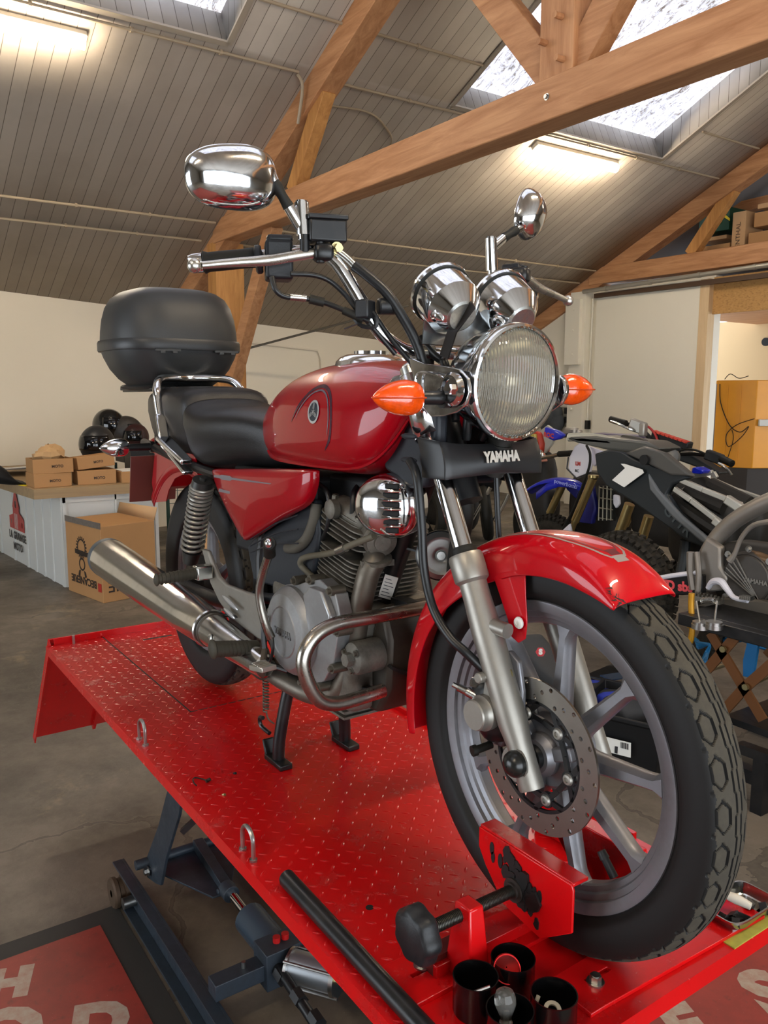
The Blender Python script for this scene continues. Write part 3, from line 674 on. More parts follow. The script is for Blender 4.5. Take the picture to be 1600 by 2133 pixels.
# trays at the far front corner
def tray(cx, cy, lx, ly, h, lab, rz=0):
    t = thing('metal_tray', lab, 'tray', (cx, cy, PZ))
    m = MB(); R = []
    f = lambda s, z: [(cx+(lx/2*s)*math.copysign(abs(cos(a))**.4, cos(a)), cy+(ly/2-lx/2+lx/2*s)*math.copysign(abs(sin(a))**.4, sin(a)), PZ+z) for a in [2*pi*k/48 for k in range(48)]]
    for s, z in ((.8, .001), (.88, .003), (.97, h), (1.04, h), (1.04, h-.003), (1.0, h-.004)): R.append(f(s, z))
    m.rings(R, caps=False); m.add(f(.8, .002), [tuple(range(48))]); m.build('tray_shell', M('polished_tray_steel', '#c9c9c4', .16, 1), t); return t
tray(.15, .287, .075, .125, .022, 'rounded steel tray of odd parts at the far front corner of the platform')
tray(.03, .37, .06, .10, .02, 'steel tray holding the blue case, beyond the front tyre')
m = MB(); m.tube([(.105, .25, PZ+.04), (.13, .262, PZ+.036), (.15, .275, PZ+.032), (.175, .283, PZ+.028)], [.003, .004, .0085, .006], 12, 5)
m.build('plastic_spoon', M('off_white_plastic', '#c9c2b2', .4), label='off-white handled brush lying across the corner tray', cat='brush')
m = MB()
rnd = random.Random(5)
for k in range(9): 
    x, y = .15+rnd.uniform(-.028, .028), .287+rnd.uniform(-.045, .045); m.box((x, y, PZ+.010), (.018, .014, .012), (rnd.random()*3, rnd.random(), rnd.random()*3))
m.build('scrap_parts', BLACKM, label='dark odd parts heaped in the corner tray', cat='parts', kind='stuff')
m = MB(); m.b2((.165, .20, PZ), (.2, .34, PZ+.002)); m.build('packing_film', M('yellow_tape', '#9c9a3c', .5, var=.3, vscale=60), label='yellow striped wrapper under the corner tray', cat='wrapper')
bc = thing('blue_case', 'small bright blue plastic tool case standing beyond the front wheel', 'tool case', (.0, .40, PZ+.02), rotz=0)
m = MB()
m.plate([(-.055, 0), (.055, 0), (.055, .075), (.048, .082), (-.048, .082), (-.055, .075)], [[(-.038, .045), (-.03, .038), (.01, .038), (.02, .045), (.02, .062), (-.038, .062)], [(-.035, .012), (.025, .012), (.032, .02), (.032, .028), (-.035, .028)]], (.0, .385, PZ+.02), (1, 0, 0), (0, 0, 1), -.018)
m.build('case_half', M('blue_plastic', '#0f5fd0', .35, 0, .5), bc, bevel=.002)
m = MB(); m.plate([(-.055, 0), (.055, 0), (.055, .075), (.048, .082), (-.048, .082), (-.055, .075)], [], (.0, .406, PZ+.02), (1, 0, 0), (0, 0, 1), -.02); m.build('case_half', MATS['blue_plastic'], bc, bevel=.002)
# ================= the red motorcycle =================
bike = thing('motorcycle', 'red motorcycle with chrome headlight and black top case, clamped upright on the red lift', 'motorcycle', (-.7, 0, PZ))
def V(*a): return Vector(a)
def wheel(C, Rt, hw, Rr, rw, name, front=True):
    Cx, Cz = C
    def wp(a, r, y): return Vector((Cx+r*cos(a), y, Cz+r*sin(a)))
    # rim
    k = Rr/.2415
    prof = [(.2365, -rw+.001), (.2415, -rw-.002), (.2405, -rw-.0045), (.2365, -rw-.0045), (.224, -rw-.001), (.2225, -rw+.005), (.214, -rw+.0075), (.2115, -rw+.012), (.204, -rw+.0145), (.2015, -rw+.018)]
    prof = prof+[(r, -y) for r, y in prof[::-1]]+[(.2225, rw-.01), (.21, .0), (.2225, -rw+.01)]
    m = MB(); N = 128
    m.rings([[wp(2*pi*i/N, r*k, y) for r, y in prof] for i in range(N)], closed=True)
    rim = m.build(name, ALU2, bike, smooth=28)
    # spokes
    n = 9 if front else 6; a0 = RD(6) if front else RD(30)
    for i in range(n):
        a = a0+2*pi*i/n; m = MB(); R = []; d = V(cos(a), 0, sin(a)); u = V(-sin(a), 0, cos(a))
        r_out = .204*k
        for t in range(11):
            f = t/10; r = .05+(r_out-.05)*f
            w = .0165*(1-f)+.0095*f+(.014*max(0, (f-.86)/.14)**2)+(.006*max(0, (.15-f)/.15)); h = (.017*(1-f)+.013*f)
            R.append([V(Cx, 0, Cz)+d*r+u*w*x+V(0, 1, 0)*h*y for x, y in ((-1, -.45), (-.55, -1), (.55, -1), (1, -.45), (1, .45), (.55, 1), (-.55, 1), (-1, .45))])
        m.rings(R); m.build('spoke', ALU2, rim, smooth=40)
    m = MB(); m.lathe([(.012, -.05), (.026, -.05), (.03, -.044), (.034, -.04), (.034, -.03), (.052, -.026), (.062, -.014), (.062, .014), (.052, .026), (.034, .03), (.034, .05), (.012, .05)], (Cx, 0, Cz), (0, 1, 0), 48)
    m.build('wheel_hub', ALU2, rim)
    # tyre
    sec = [(-rw+.002, Rr-.006), (-rw-.003, Rr+.002), (-hw*.93, Rr+.012), (-hw, Rt-.042), (-hw*.985, Rt-.028), (-hw*.9, Rt-.0165), (-hw*.72, Rt-.008), (-hw*.4, Rt-.0022), (0, Rt)]
    sec = sec+[(-y, r) for y, r in sec[:-1][::-1]]
    P = bez([(y, r, 0) for y, r in sec], 10 if front else 4)
    # resample by arc length
    L = [0]
    for i in range(1, len(P)): L.append(L[-1]+(P[i]-P[i-1]).length)
    tot = L[-1]; step = .0013 if front else .004; nb = int(tot/step); S = []; j = 0
    for i in range(nb+1):
        s = tot*i/nb
        while j < len(L)-2 and L[j+1] < s: j += 1
        q = P[j].lerp(P[j+1], (s-L[j])/max(L[j+1]-L[j], 1e-9)); S.append((s-tot/2, q.x, q.y))
    NP = 34; per = 2*pi*Rt/NP*1000; Na = NP*(32 if front else 10)
    def seg(px, py, ax, ay, bx, by):
        dx, dy = bx-ax, by-ay; t = max(0, min(1, ((px-ax)*dx+(py-ay)*dy)/(dx*dx+dy*dy))); return math.hypot(px-ax-t*dx, py-ay-t*dy)
    c = per/2
    hexs = [(c-22, 26, c-11, 16), (c-11, 16, c+11, 16), (c+11, 16, c+22, 26), (c+22, 26, c+10, 35), (c+10, 35, c-10, 35), (c-10, 35, c-22, 26)]
    tab = {}
    def groove(ia, ib):
        key = (ia % (Na//NP), ib)
        if key in tab: return tab[key]
        a = per*key[0]/(Na//NP); t = abs(S[ib][0]*1000); side = 1 if S[ib][0] > 0 else 0
        g = 0
        if t < 38:
            aa = (a+side*c) % per
            z = 5.2+(1.3 if (aa % per) < per*.5 else -1.3)*min(1, min(aa % (per/2), per/2-aa % (per/2))/2.5)
            if abs(t-z) < 1.15: g = 1
            for k_, h in enumerate(hexs):
                wdt = 1.7 if k_ in (1, 2) else 1.25
                for sh in (0, per, -per):
                    if seg(aa+sh, t, *h) < wdt: g = 1
        if 37 < t < 41 and abs(((a+side*c) % per)-3) < 3: g = .6
        tab[key] = g; return g
    m = MB(); n = nb+1; verts = []; 
    gv = [[0]*n for _ in range(Na//NP)]
    for ia in range(Na//NP):
        for ib in range(n): gv[ia][ib] = groove(ia, ib)
    if not front: pass
    for ia in range(Na):
        ca, sa = cos(2*pi*ia/Na), sin(2*pi*ia/Na); row = gv[ia % (Na//NP)]
        for ib in range(n):
            _, y, r = S[ib]; r -= row[ib]*.0032; verts.append((Cx+r*ca, y*(1-.02*row[ib]), Cz+r*sa))
    m.v = verts
    for ia in range(Na):
        ja = (ia+1) % Na; ra, rb = gv[ia % (Na//NP)], gv[ja % (Na//NP)]
        for ib in range(n-1):
            m.f.append((ia*n+ib, ia*n+ib+1, ja*n+ib+1, ja*n+ib)); t = abs(S[ib][0]*1000)
            gg = ra[ib]+ra[ib+1]+rb[ib]+rb[ib+1]; m.mi.append(2 if gg > 1.5 else (1 if t < 36+1.5*sin(ia*.37) else 0))
    m.build('tyre', [M('tyre_sidewall', '#100f0e', .6, 0, .4, var=.12, vscale=9, bump=.1), M('worn_tread_rubber', '#3b372f', .75, 0, .3, var=.22, vscale=45, dirt='#5c5649', dscale=40, damt=.3), M('tread_groove', '#0c0b0a', .8)], rim, smooth=50)
    return rim
AX = (0, .28)
fwheel = wheel(AX, .311, .0415, .2415, .0265, 'front_wheel')
rwheel = wheel((-1.365, .285), .302, .047, .2, .03, 'rear_wheel', False)
CX, CZ = AX
# brake disc with drilled holes, black carrier, button bolts
m = MB(); holes = []
for i in range(42): a = 2*pi*i/42; r = (.1165, .1055, .095)[i % 3]; holes.append([(r*cos(a)+.0037*cos(t), r*sin(a)+.0037*sin(t)) for t in [2*pi*q/10 for q in range(10)]])
m.plate(circ(.1225, 96), [circ(.0885, 64)]+holes, (CX, -.0435, CZ), (1, 0, 0), (0, 0, 1), .004)
m.build('brake_disc', M('brake_disc_steel', '#8f8a82', .3, .95, var=.1, vscale=50), fwheel)
m = MB(); m.plate(circ(.090, 72), [circ(.0835, 60)], (CX, -.042, CZ), (1, 0, 0), (0, 0, 1), .005)
for i in range(6):
    a = RD(-10+60*i); c_ = V(CX+.067*cos(a), -.0445, CZ+.067*sin(a)); m.cyl(c_+V(0, .003, 0), c_-V(0, .003, 0), .0125, n=20)
    for da, rr in ((.36, .087), (-.36, .087), (.52, .060), (-.52, .060)): m.beam(c_, V(CX+rr*cos(a+da), -.0445, CZ+rr*sin(a+da)), .008, .005, (0, 1, 0))
m.build('disc_carrier', BLACKM, fwheel)
for i in range(6):
    a = RD(-10+60*i); p = V(CX+.067*cos(a), -.048, CZ+.067*sin(a)); m = MB(); m.lathe([(.0095, -.014), (.0095, 0), (.0075, .003), (.0042, .0035), (.0042, .001), (.0002, .001)], p, (0, -1, 0), 18, caps=True); m.build('disc_bolt', ALU, fwheel)
for i in range(3):
    a = RD(20+120*i); m = MB(); m.beam(V(CX+.03*cos(a), -.034, CZ+.03*sin(a)), V(CX+.069*cos(a), -.034, CZ+.069*sin(a)), .022, .018, (0, 1, 0)); m.build('hub_spider_arm', ALU2, fwheel, bevel=.003)
a = RD(-52); m = MB(); q0 = V(CX+.198*cos(a), -.002, CZ+.198*sin(a)); q1 = V(CX+.158*cos(a), -.004, CZ+.158*sin(a)); m.cyl(q0, q0.lerp(q1, .75), .0068, .006); m.cyl(q0.lerp(q1, .7), q1, .0075, .0065); m.build('valve_stem', BLACKP, fwheel)
# steering line
FD = V(-.297, 0, .598).normalized()           # up along the fork
def fk(s, y=0, off=0): return V(.0, y, .28)+V(.008, 0, -.005)+FD*s+V(FD.z, 0, -FD.x)*off
# fork : lower legs, tubes
for s, nm in ((-1, 'right'), (1, 'left')):
    y = s*.078; m = MB()
    a0 = fk(-.035, y); 
    m.lathe([(.0185, 0), (.0195, .004), (.0195, .07), (.0235, .10), (.0245, .25), (.0225, .30), (.0225, .325), (.0275, .33), (.0285, .334), (.0285, .368), (.0265, .373), (.0175, .374)], a0, FD, 36, caps=True)
    leg = m.build('fork_lower_leg', ALU, bike, smooth=30)
    m = MB(); m.cyl(a0+FD*.374, a0+FD*.382, .0215, n=28); m.cyl(a0+FD*.382, a0+FD*.386, .0185, n=28); m.build('dust_seal', RUBBER, leg)
    m = MB(); m.cyl(a0+FD*.37, fk(.66, y), .0158, n=32); m.build('fork_tube', M('fork_chrome_tube', '#d9dadb', .09, 1, rvar=.08), leg)
    m = MB(); m.cyl(fk(.225, y)+V(.01, 0, 0), fk(.225, y)+V(.052, s*-.002, -.002), .012, n=20); m.build('fender_boss', ALU, leg)
    if s < 0:
        m = MB(); m.lathe([(.0205, 0), (.0205, .006), (.0185, .012), (.0125, .0185), (.006, .021), (.001, .0215)], V(.006, y-.016, .283), (0, -1, 0), 28); m.build('axle_cap', M('glossy_rubber_cap', '#1b1c1a', .25, 0, .5), leg)
        m = MB(); m.cyl(V(0, y-.012, .28), V(0, y-.017, .28), .026, n=28); m.build('axle_flat', ALU, leg)
m = MB(); m.cyl(V(0, -.078, .28), V(0, .078, .28), .0095, n=20); m.cyl(V(0, -.06, .28), V(0, -.045, .28), .019, n=24); m.build('front_axle', BLACKM, bike)
# caliper
cal = MB(); cal.plate([(-.030, .425), (-.052, .438), (-.075, .425), (-.088, .40), (-.112, .36), (-.105, .30), (-.085, .272), (-.06, .275), (-.05, .31), (-.045, .35), (-.020, .35), (-.02, .38)], [], (0, -.062, 0), (1, 0, 0), (0, 0, 1), -.010)
calb = cal.build('brake_caliper', ALU2, bike, bevel=.003)
m = MB(); m.sup(V(-.078, -.066, .335), (.034, .026, .052), (3, 3), (0, RD(-22), 0), 24, 12); m.build('caliper_body', BLACKM, calb)
m = MB(); m.lathe([(.026, 0), (.0285, .003), (.0285, .03), (.0255, .034), (.0245, .038), (.0245, .045), (.023, .0475), (.0005, .0475)], V(-.070, -.070, .338), (0, -1, 0), 36, caps=True); m.build('piston_housing', ALU, calb, smooth=30)
m = MB(); m.cyl(V(-.068, -.075, .398), V(-.068, -.112, .398), .0085, n=20); m.cyl(V(-.052, -.075, .405), V(-.068, -.105, .398), .006, n=12); m.beam(V(-.064, -.085, .395), V(-.070, -.085, .35), .02, .012, (0, 1, 0)); m.build('slide_pin_boss', ALU, calb, bevel=.002)
m = MB(); m.cyl(V(-.095, -.078, .372), V(-.103, -.094, .378), .007, n=6); m.cyl(V(-.11, -.082, .352), V(-.13, -.098, .362), .0065, n=12); m.cyl(V(-.13, -.098, .362), V(-.137, -.104, .366), .0045, n=8); m.cyl(V(-.09, -.08, .35), V(-.115, -.09, .358), .0085, n=14); m.build('bleed_nipple', STEEL, calb)
m = MB(); m.bolt(V(-.043, -.072, .405), (0, -1, 0), .0085, .008); m.build('mounting_bolt', BRASS, calb)
m = MB(); m.bolt(V(-.028, -.07, .345), (0, -1, 0), .006, .006); m.build('mounting_bolt', BRASS, calb)
m = MB(); m.cyl(V(-.078, -.07, .276), V(-.082, -.098, .272), .0065, n=14); m.cyl(V(-.082, -.098, .272), V(-.084, -.106, .271), .009, n=14); m.build('rubber_boot', RUBBER, calb)
# ---- front fender ----
FR0, FA0, FA1 = .343, RD(60.5), RD(193)
def fend(t, ph, off=0):
    a = FA0+(FA1-FA0)*t; Rc = FR0+.004*sin(pi*t)-.024*max(0, 1-t/.14)**2; e = {0: .307, .08: .298, .2: .288, .35: .276, .5: .276, .7: .288, 1: .300}
    ks = sorted(e); lo = max(k for k in ks if k <= t); hi = min([k for k in ks if k >= t]); re = e[lo] if hi == lo else e[lo]+(e[hi]-e[lo])*(t-lo)/(hi-lo)
    w = .0655-.004*t-.0125*math.exp(-((t-.40)/.13)**2); s = sin(ph); c_ = max(cos(ph), 0)
    y = w*math.copysign(abs(s)**.75, s); r = re+(Rc-re)*c_**.55
    y *= 1+off/w; r += off*c_**.3
    return V(CX+r*cos(a), y, CZ+r*sin(a))
m = MB(); m.sheet([[fend(i/64, -pi/2+pi*j/28) for j in range(29)] for i in range(65)])
fen = m.build('front_fender', REDF, bike, solid=.0025, subsurf=1)
# sides of the fender reaching down to the fork boss
for s in (-1, 1):
    m = MB(); pts = []
    out = [(-.10, .545), (-.062, .57), (-.030, .562), (-.028, .53), (-.023, .49), (-.026, .462), (-.040, .452), (-.056, .458), (-.066, .485)]
    m.plate(out, [], (0, s*.0535, 0), (1, 0, 0), (0, 0, 1), .003*s); m.build('fender_bracket', REDF, fen, bevel=.001)
    m = MB(); m.lathe([(.0095, 0), (.0095, .002), (.008, .004), (.004, .0045), (.004, .003), (.0003, .003)], V(-.036, s*.0565, .486), (0, s, 0), 22, caps=True); m.build('fender_button', WHITEP, fen)
def stripe(phs, t0, t1, mat, w):
    m = MB(); n = 50
    for sg in (-1, 1):
        rows = []
        for i in range(n+1):
            t = t0+(t1-t0)*i/n; k = min(1, i/6.0)**.5; ph = phs*(k*.75+.25) if t0 < t1 else phs
            rows.append([fend(t, sg*(ph-w), .0014), fend(t, sg*(ph+w), .0014)])
        m.sheet(rows)
    rows = []
    for i in range(21): ph = -phs*.25+phs*.5*i/20; rows.append([fend(t0-.012, ph, .0014), fend(t0+.006, ph, .0014)])
    m.sheet(rows); return m
stripe(.42, .09, .86, None, .035).build('pinstripe', M('silver_pinstripe', '#a59c98', .35, .5), fen)
stripe(.325, .11, .86, None, .02).build('pinstripe', M('dark_pinstripe', '#6b2a30', .35, .3), fen)
m = MB(); rnd = random.Random(8)
for k in range(26):
    t0 = rnd.uniform(0.0, .045); p0 = -1.15+rnd.uniform(-.2, .25); dt = rnd.uniform(-.02, .03); dp = rnd.uniform(.05, .3)
    a = fend(t0, p0, .0016); b = fend(max(0, t0+dt), p0+dp, .0016); c_ = fend(max(0, t0+dt*.9)+.003, p0+dp, .0016); m.add([a, b, c_], [(0, 1, 2)])
m.build('scuff_marks', M('black_scuff', '#1c1512', .7), fen)
# ---- triple clamp, lower cover, headlight ears ----
m = MB(); m.sup(fk(.645, 0, -.012), (.028, .118, .016), (4, 4), (0, RD(26.4), 0), 36, 10); tc = m.build('top_clamp', M('polished_clamp', '#9a9da0', .25, .9), bike)
for s in (-1, 1):
    m = MB(); m.lathe([(.018, 0), (.021, .004), (.021, .018), (.016, .024), (.009, .026), (.0005, .026)], fk(.655, s*.078), FD, 24, caps=True); m.build('fork_cap', STEEL, tc)
# YAMAHA fork cover
def cov(u, v):
    # u -1..1 across, v 0..1 up
    y = .110*math.copysign(min(1, abs(u)/.88)**.95, u); x = -.162-.006*abs(u)-.055*max(0, (abs(u)-.84)/.16)**1.3
    zt = .7525+.012*abs(u)**3; zb = .698+.007*(1-abs(u))
    z = zb+(zt-zb)*v; x += .012*sin(pi*v)*(1-.6*abs(u))-.030*(v-.5)*.5
    return V(x, y, z)
m = MB(); m.sheet([[cov(-1+2*i/40, j/8) for i in range(41)] for j in range(9)]); cv = m.build('fork_cover', M('satin_black_cover', '#1b1b1c', .4, 0, .5), bike, solid=.004, bevel=.0015)
text('brand_lettering', 'YAMAHA', .0235, M('silver_lettering', '#cfc9bd', .35, .3), V(-.1485, .004, .732), (-.05, 1, 0), (-.18, 0, 1), bike, .0006, bold=.0014, sx=.82)
m = MB(); m.sup(fk(.505, 0, -.012), (.022, .10, .016), (4, 4), (0, RD(26.4), 0), 30, 8); m.cyl(fk(.44, 0, -.05), fk(.66, 0, -.05), .03, n=24); m.build('steering_head', BLACKM, bike)
for s in (-1, 1):
    m = MB(); out = [(-.262, .895), (-.215, .883), (-.165, .878), (-.128, .872), (-.108, .858), (-.103, .838), (-.112, .818), (-.135, .806), (-.165, .800), (-.200, .798), (-.225, .815), (-.245, .855)]
    m.plate(out, [], (0, s*.107, 0), (1, 0, 0), (0, 0, 1), .006*s); ear = m.build('headlight_ear', CHROME, bike, bevel=.003, bseg=3)
    m = MB(); m.tube([V(x, s*.114, z) for x, z in ((-.225, .868), (-.165, .862), (-.158, .845), (-.168, .828), (-.182, .836), (-.20, .832), (-.225, .836))], .0022, 8, 5, closed=True); m.build('pressed_rib', CHROME, ear)
    m = MB(); m.lathe([(.026, 0), (.026, .006), (.022, .010), (.019, .010), (.017, .005), (.0005, .005)], V(-.137, s*.111, .842), (0, s, 0), 36, caps=True); m.cyl(V(-.137, s*.113, .842), V(-.137, s*.124, .842), .009, n=6); m.build('ear_bolt', CHROME, ear)
    m = MB(); m.cyl(fk(.545, s*.078), fk(.655, s*.078), .0275, n=28, caps=False); m.build('fork_shroud', CHROME, ear, solid=.002)
# ---- headlight ----
HC = V(-.118, 0, .853); HD = V(cos(RD(-5.0)), 0, sin(RD(-5.0)))*1
head = MB(); head.lathe([(.0905, -.004), (.0925, -.006), (.0915, -.02), (.088, -.030), (.084, -.05), (.076, -.075), (.058, -.10), (.03, -.118), (.001, -.122)], HC, HD, 72); hl = head.build('headlight', CHROME, bike)
m = MB(); m.lathe([(.0860, .006), (.0885, .0095), (.0925, .008), (.0945, .002), (.0945, -.010), (.0925, -.013)], HC, HD, 96); m.build('chrome_rim', CHROME, hl)
def m_lens():
    m = NM('ribbed_headlamp_glass'); x = m.sep()
    w = m.math('SINE', m.math('MULTIPLY', x[1], 1100)); w2 = m.math('SINE', m.math('MULTIPLY', x[2], 90))
    m.set(Roughness=.05, Transmission_Weight=.78, IOR=1.4, Base_Color='#d9d2c0', Specular_IOR_Level=.6)
    d = m.ramp(m.noise(260, 3, .6), [(.66, 0), (.72, 1)]); m.l(m.mix(m.math('MULTIPLY', d, .7), '#d6cfbd', '#6a5a40'), m.b.inputs['Base Color'])
    m.bump(m.math('ADD', w, m.math('MULTIPLY', w2, .6)), .55, .002); return m.m
LENS = m_lens()
m = MB(); m.lathe([(.0865, .004), (.080, .009), (.068, .014), (.048, .0185), (.025, .021), (.001, .0218)], HC, HD, 72); m.build('lens', LENS, hl, smooth=60)
m = MB(); m.lathe([(.086, .001), (.082, -.015), (.072, -.035), (.056, -.055), (.036, -.07), (.018, -.078), (.001, -.08)], HC, HD, 64); m.build('reflector', M('lamp_reflector', '#c9c3b2', .12, 1), hl)
m = MB(); m.lathe([(.012, -.08), (.012, -.05), (.010, -.032), (.001, -.030)], HC, HD, 24); m.build('bulb', M('bulb_shield', '#8f8d88', .3, .6), hl)
rnd = random.Random(4); m = MB()
for k in range(46):
    a = rnd.uniform(.5, 5.6); r = .0868; u, w, _ = frame(HD); p = HC+HD*.0088+(u*cos(a)+w*sin(a))*r; m.ell(p, (.0012, .0014, .0014), n=6, m=4)
m.build('rust_spots', M('rust', '#5e3a1c', .7), hl, kind='stuff')
m = MB(); m.cyl(V(-.15, -.085, .848), V(-.15, -.098, .848), .006, n=14); m.build('side_reflector', M('orange_reflector', '#c9441a', .3), hl)
# ---- turn signals ----
def signal(p_in, p_out, x_stalk, name='turn_signal', lensmat=AMBER, chrome=False, L=.088):
    p_in, p_out = Vector(p_in), Vector(p_out); d = (p_out-p_in).normalized()
    m = MB(); m.cyl(x_stalk, p_in+d*.01, .0115, .0105, n=20); m.cyl(x_stalk, Vector(x_stalk)+d*.012, .0165, n=20); t = m.build(name, HOSE, bike)
    m = MB(); R = []; n = 24
    for i, (f, a, b) in enumerate(((0, .010, .012), (.04, .016, .021), (.15, .021, .0265), (.35, .0235, .0285), (.55, .022, .026), (.75, .0165, .019), (.9, .009, .0105), (1, .001, .001))):
        c_ = p_in+d*L*f; R.append([c_+V(0, 0, 1)*b*sin(2*pi*k/n)+V(1, 0, 0)*a*cos(2*pi*k/n) for k in range(n)])
    m.rings(R); m.build('signal_lens' if not chrome else 'signal_shell', lensmat, t, subsurf=1)
    if not chrome:
        m = MB(); m.tube([p_in+d*L*f+V(q*a, 0, 0)*0+V(.0, 0, 0)+V(cos(th)*a, 0, sin(th)*b) for f, a, b, th, q in ((.03, .0165, .0215, 0, 1), (.35, .024, .03, 0, 1), (.75, .017, .02, 0, 1), (1.0, .001, .001, 0, 1), (.75, .017, .02, pi, 1), (.35, .024, .03, pi, 1), (.03, .0165, .0215, pi, 1))], .0015, 6, 4); m.build('lens_seam', M('amber_edge', '#b53a08', .25), t)
        m = MB(); m.ell(p_in+d*L*.4, (.009, .016, .01), None, 16, 8); m.cyl(p_in, p_in+d*L*.3, .008, n=14); m.build('signal_bulb', M('amber_bulb', '#ffb060', .1, emit=.5), t)
    return t
signal((-.158, -.158, .829), (-.162, -.25, .829), (-.155, -.108, .829))
signal((-.165, .150, .843), (-.165, .245, .843), (-.16, .108, .84))
signal((-1.60, -.16, .672), (-1.60, -.25, .672), (-1.60, -.085, .672), chrome=True, lensmat=CHROME)
# ---- instruments ----
GA = V(.80, -.10, -.52).normalized()   # the pods look down and forward with their backs
for s in (-1, 1):
    c0 = V(-.226, s*.066+.013, .986); o = c0
    m = MB(); m.lathe([(.0475, -.037), (.0525, -.035), (.0545, -.028), (.0535, -.022), (.0500, -.022), (.0500, -.019), (.0485, .020), (.0475, .024), (.0275, .050), (.0265, .051)], o, GA, 56); g = m.build('instrument_pod', CHROME, bike, smooth=14)
    m = MB(); m.lathe([(.0520, -.0225), (.0520, -.0190), (.049, -.0185)], o, GA, 48); m.build('rubber_gasket', RUBBER, g)
    m = MB(); m.lathe([(.0002, .0545), (.023, .0545), (.0265, .0515), (.0265, .049)], o, GA, 40); m.build('pod_end_cap', M('pitted_chrome', '#a9aaa6', .3, 1, dirt='#2b2824', dscale=120, damt=.35), g)
    m = MB(); m.lathe([(.0002, -.034), (.0445, -.034)], o, GA, 40); m.build('dial_glass', M('dial_face', '#101215', .1, 0, .6), g)
    u, w, _ = frame(GA)
    for q in (-1, 1):
        p = o+V(0, 1, 0)*q*.031+GA*.030+V(-.3, 0, -.25).normalized()*.012
        m = MB(); m.lathe([(.0125, 0), (.0125, .004), (.0085, .006), (.0085, .012), (.004, .018), (.0005, .021)], p, GA, 20, caps=True); m.build('acorn_nut', CHROME, g)
m = MB(); m.plate([(-.10, 0), (.10, 0), (.085, .05), (.02, .06), (-.02, .06), (-.085, .05)], [circ(.006, 12, .0, .04)], V(-.235, 0, .915), (0, 1, 0), (-.25, 0, 1), .003); m.build('instrument_bracket', M('brushed_bracket', '#8f9293', .25, .95), bike)
m = MB(); m.beam(V(-.16, -.055, .975), V(-.20, -.063, .935), .016, .0025, (0, 1, 0)); m.beam(V(-.20, -.063, .937), V(-.215, -.068, .895), .022, .0025, (0, 1, 0)); m.build('cable_guide', M('dark_bracket', '#241f1c', .4, .5), bike)
# ---- handlebar ----
HP = [(-.275, -.012, .905), (-.278, -.06, .905), (-.288, -.098, .910), (-.300, -.142, .94), (-.315, -.176, 1.00), (-.330, -.202, 1.044), (-.350, -.222, 1.062), (-.388, -.248, 1.067), (-.432, -.290, 1.061), (-.474, -.376, 1.049)]
hb = MB(); full = [V(x, -y, z) for x, y, z in HP[::-1]]+[V(*p) for p in HP]
hb.tube(full, .0112, 18, 5); bar = hb.build('handlebar', CHROME, bike)
m = MB(); m.cyl(V(-.278, -.078, .905), V(-.278, -.05, .905), .019, n=24); m.cyl(V(-.278, .078, .905), V(-.278, .05, .905), .019, n=24); m.beam(V(-.278, -.064, .90), V(-.278, -.064, .87), .026, .03, (1, 0, 0)); m.beam(V(-.278, .064, .90), V(-.278, .064, .87), .026, .03, (1, 0, 0)); m.beam(V(-.278, -.064, .87), V(-.278, .064, .87), .03, .012); m.build('handlebar_clamp', STEEL, bar)
for s in (-1, 1):
    a = V(-.430, s*.288, 1.061); b = V(-.475, s*.378, 1.049); d = (b-a).normalized()
    m = MB(); m.lathe([(.0175, 0), (.0195, .002), (.0195, .006), (.0165, .008), (.0158, .04), (.0162, .07), (.0158, .088), (.0175, .093), (.0185, .096), (.016, .098)], a, d, 24, caps=True); m.build('grip', RUBBER, bar)
    m = MB(); m.lathe([(.0145, .098), (.0160, .099), (.0155, .114), (.0132, .121), (.0003, .121)], a, d, 28, caps=True); m.build('bar_end', CHROME, bar)
    # switch housing
    c_ = V(-.415, s*.266, 1.058); Rm = Matrix.Rotation(RD(24)*s, 3, 'Z')
    m = MB(); m.box(c_+V(.002, 0, -.004), (.052, .046, .064), Rm); m.box(c_+V(.006, 0, .030), (.040, .044, .012), Rm); m.build('switch_housing', BLACKP, bar, bevel=.007, bseg=3)
    m = MB(); m.lathe([(.021, 0), (.0235, .003), (.0235, .009), (.019, .012)], c_+V(-.008, s*.026, -.002), d, 24, caps=True); m.build('housing_flange', BLACKP, bar)
    # lever
    L0 = V(-.345, s*.225, 1.063); m = MB(); m.tube([L0, V(-.357, s*.262, 1.056), V(-.373, s*.304, 1.047), V(-.388, s*.36, 1.040), V(-.399, s*.408, 1.033)], [.0075, .0085, .0085, .007, .006], 14, 6)
    m.ell(V(-.402, s*.419, 1.032), (.0115, .0115, .0115), None, 20, 12); m.build('brake_lever' if s < 0 else 'clutch_lever', M('polished_lever_alloy', '#c9c6bd', .22, .95, rvar=.15), bar)
    m = MB(); m.sup(V(-.344, s*.220, 1.062), (.020, .017, .0145), (4, 4), Rm, 20, 8); m.cyl(V(-.340, s*.228, 1.045), V(-.340, s*.228, 1.08), .007, n=14); m.build('lever_perch', BLACKM, bar, bevel=.001)
    # mirror
    m = MB(); p0 = V(-.352, -.250, 1.062) if s < 0 else V(-.36, .163, 1.045)
    m.cyl(p0, p0+V(0, 0, .03), .008, n=16); m.build('mirror_foot', BLACKM, bar)
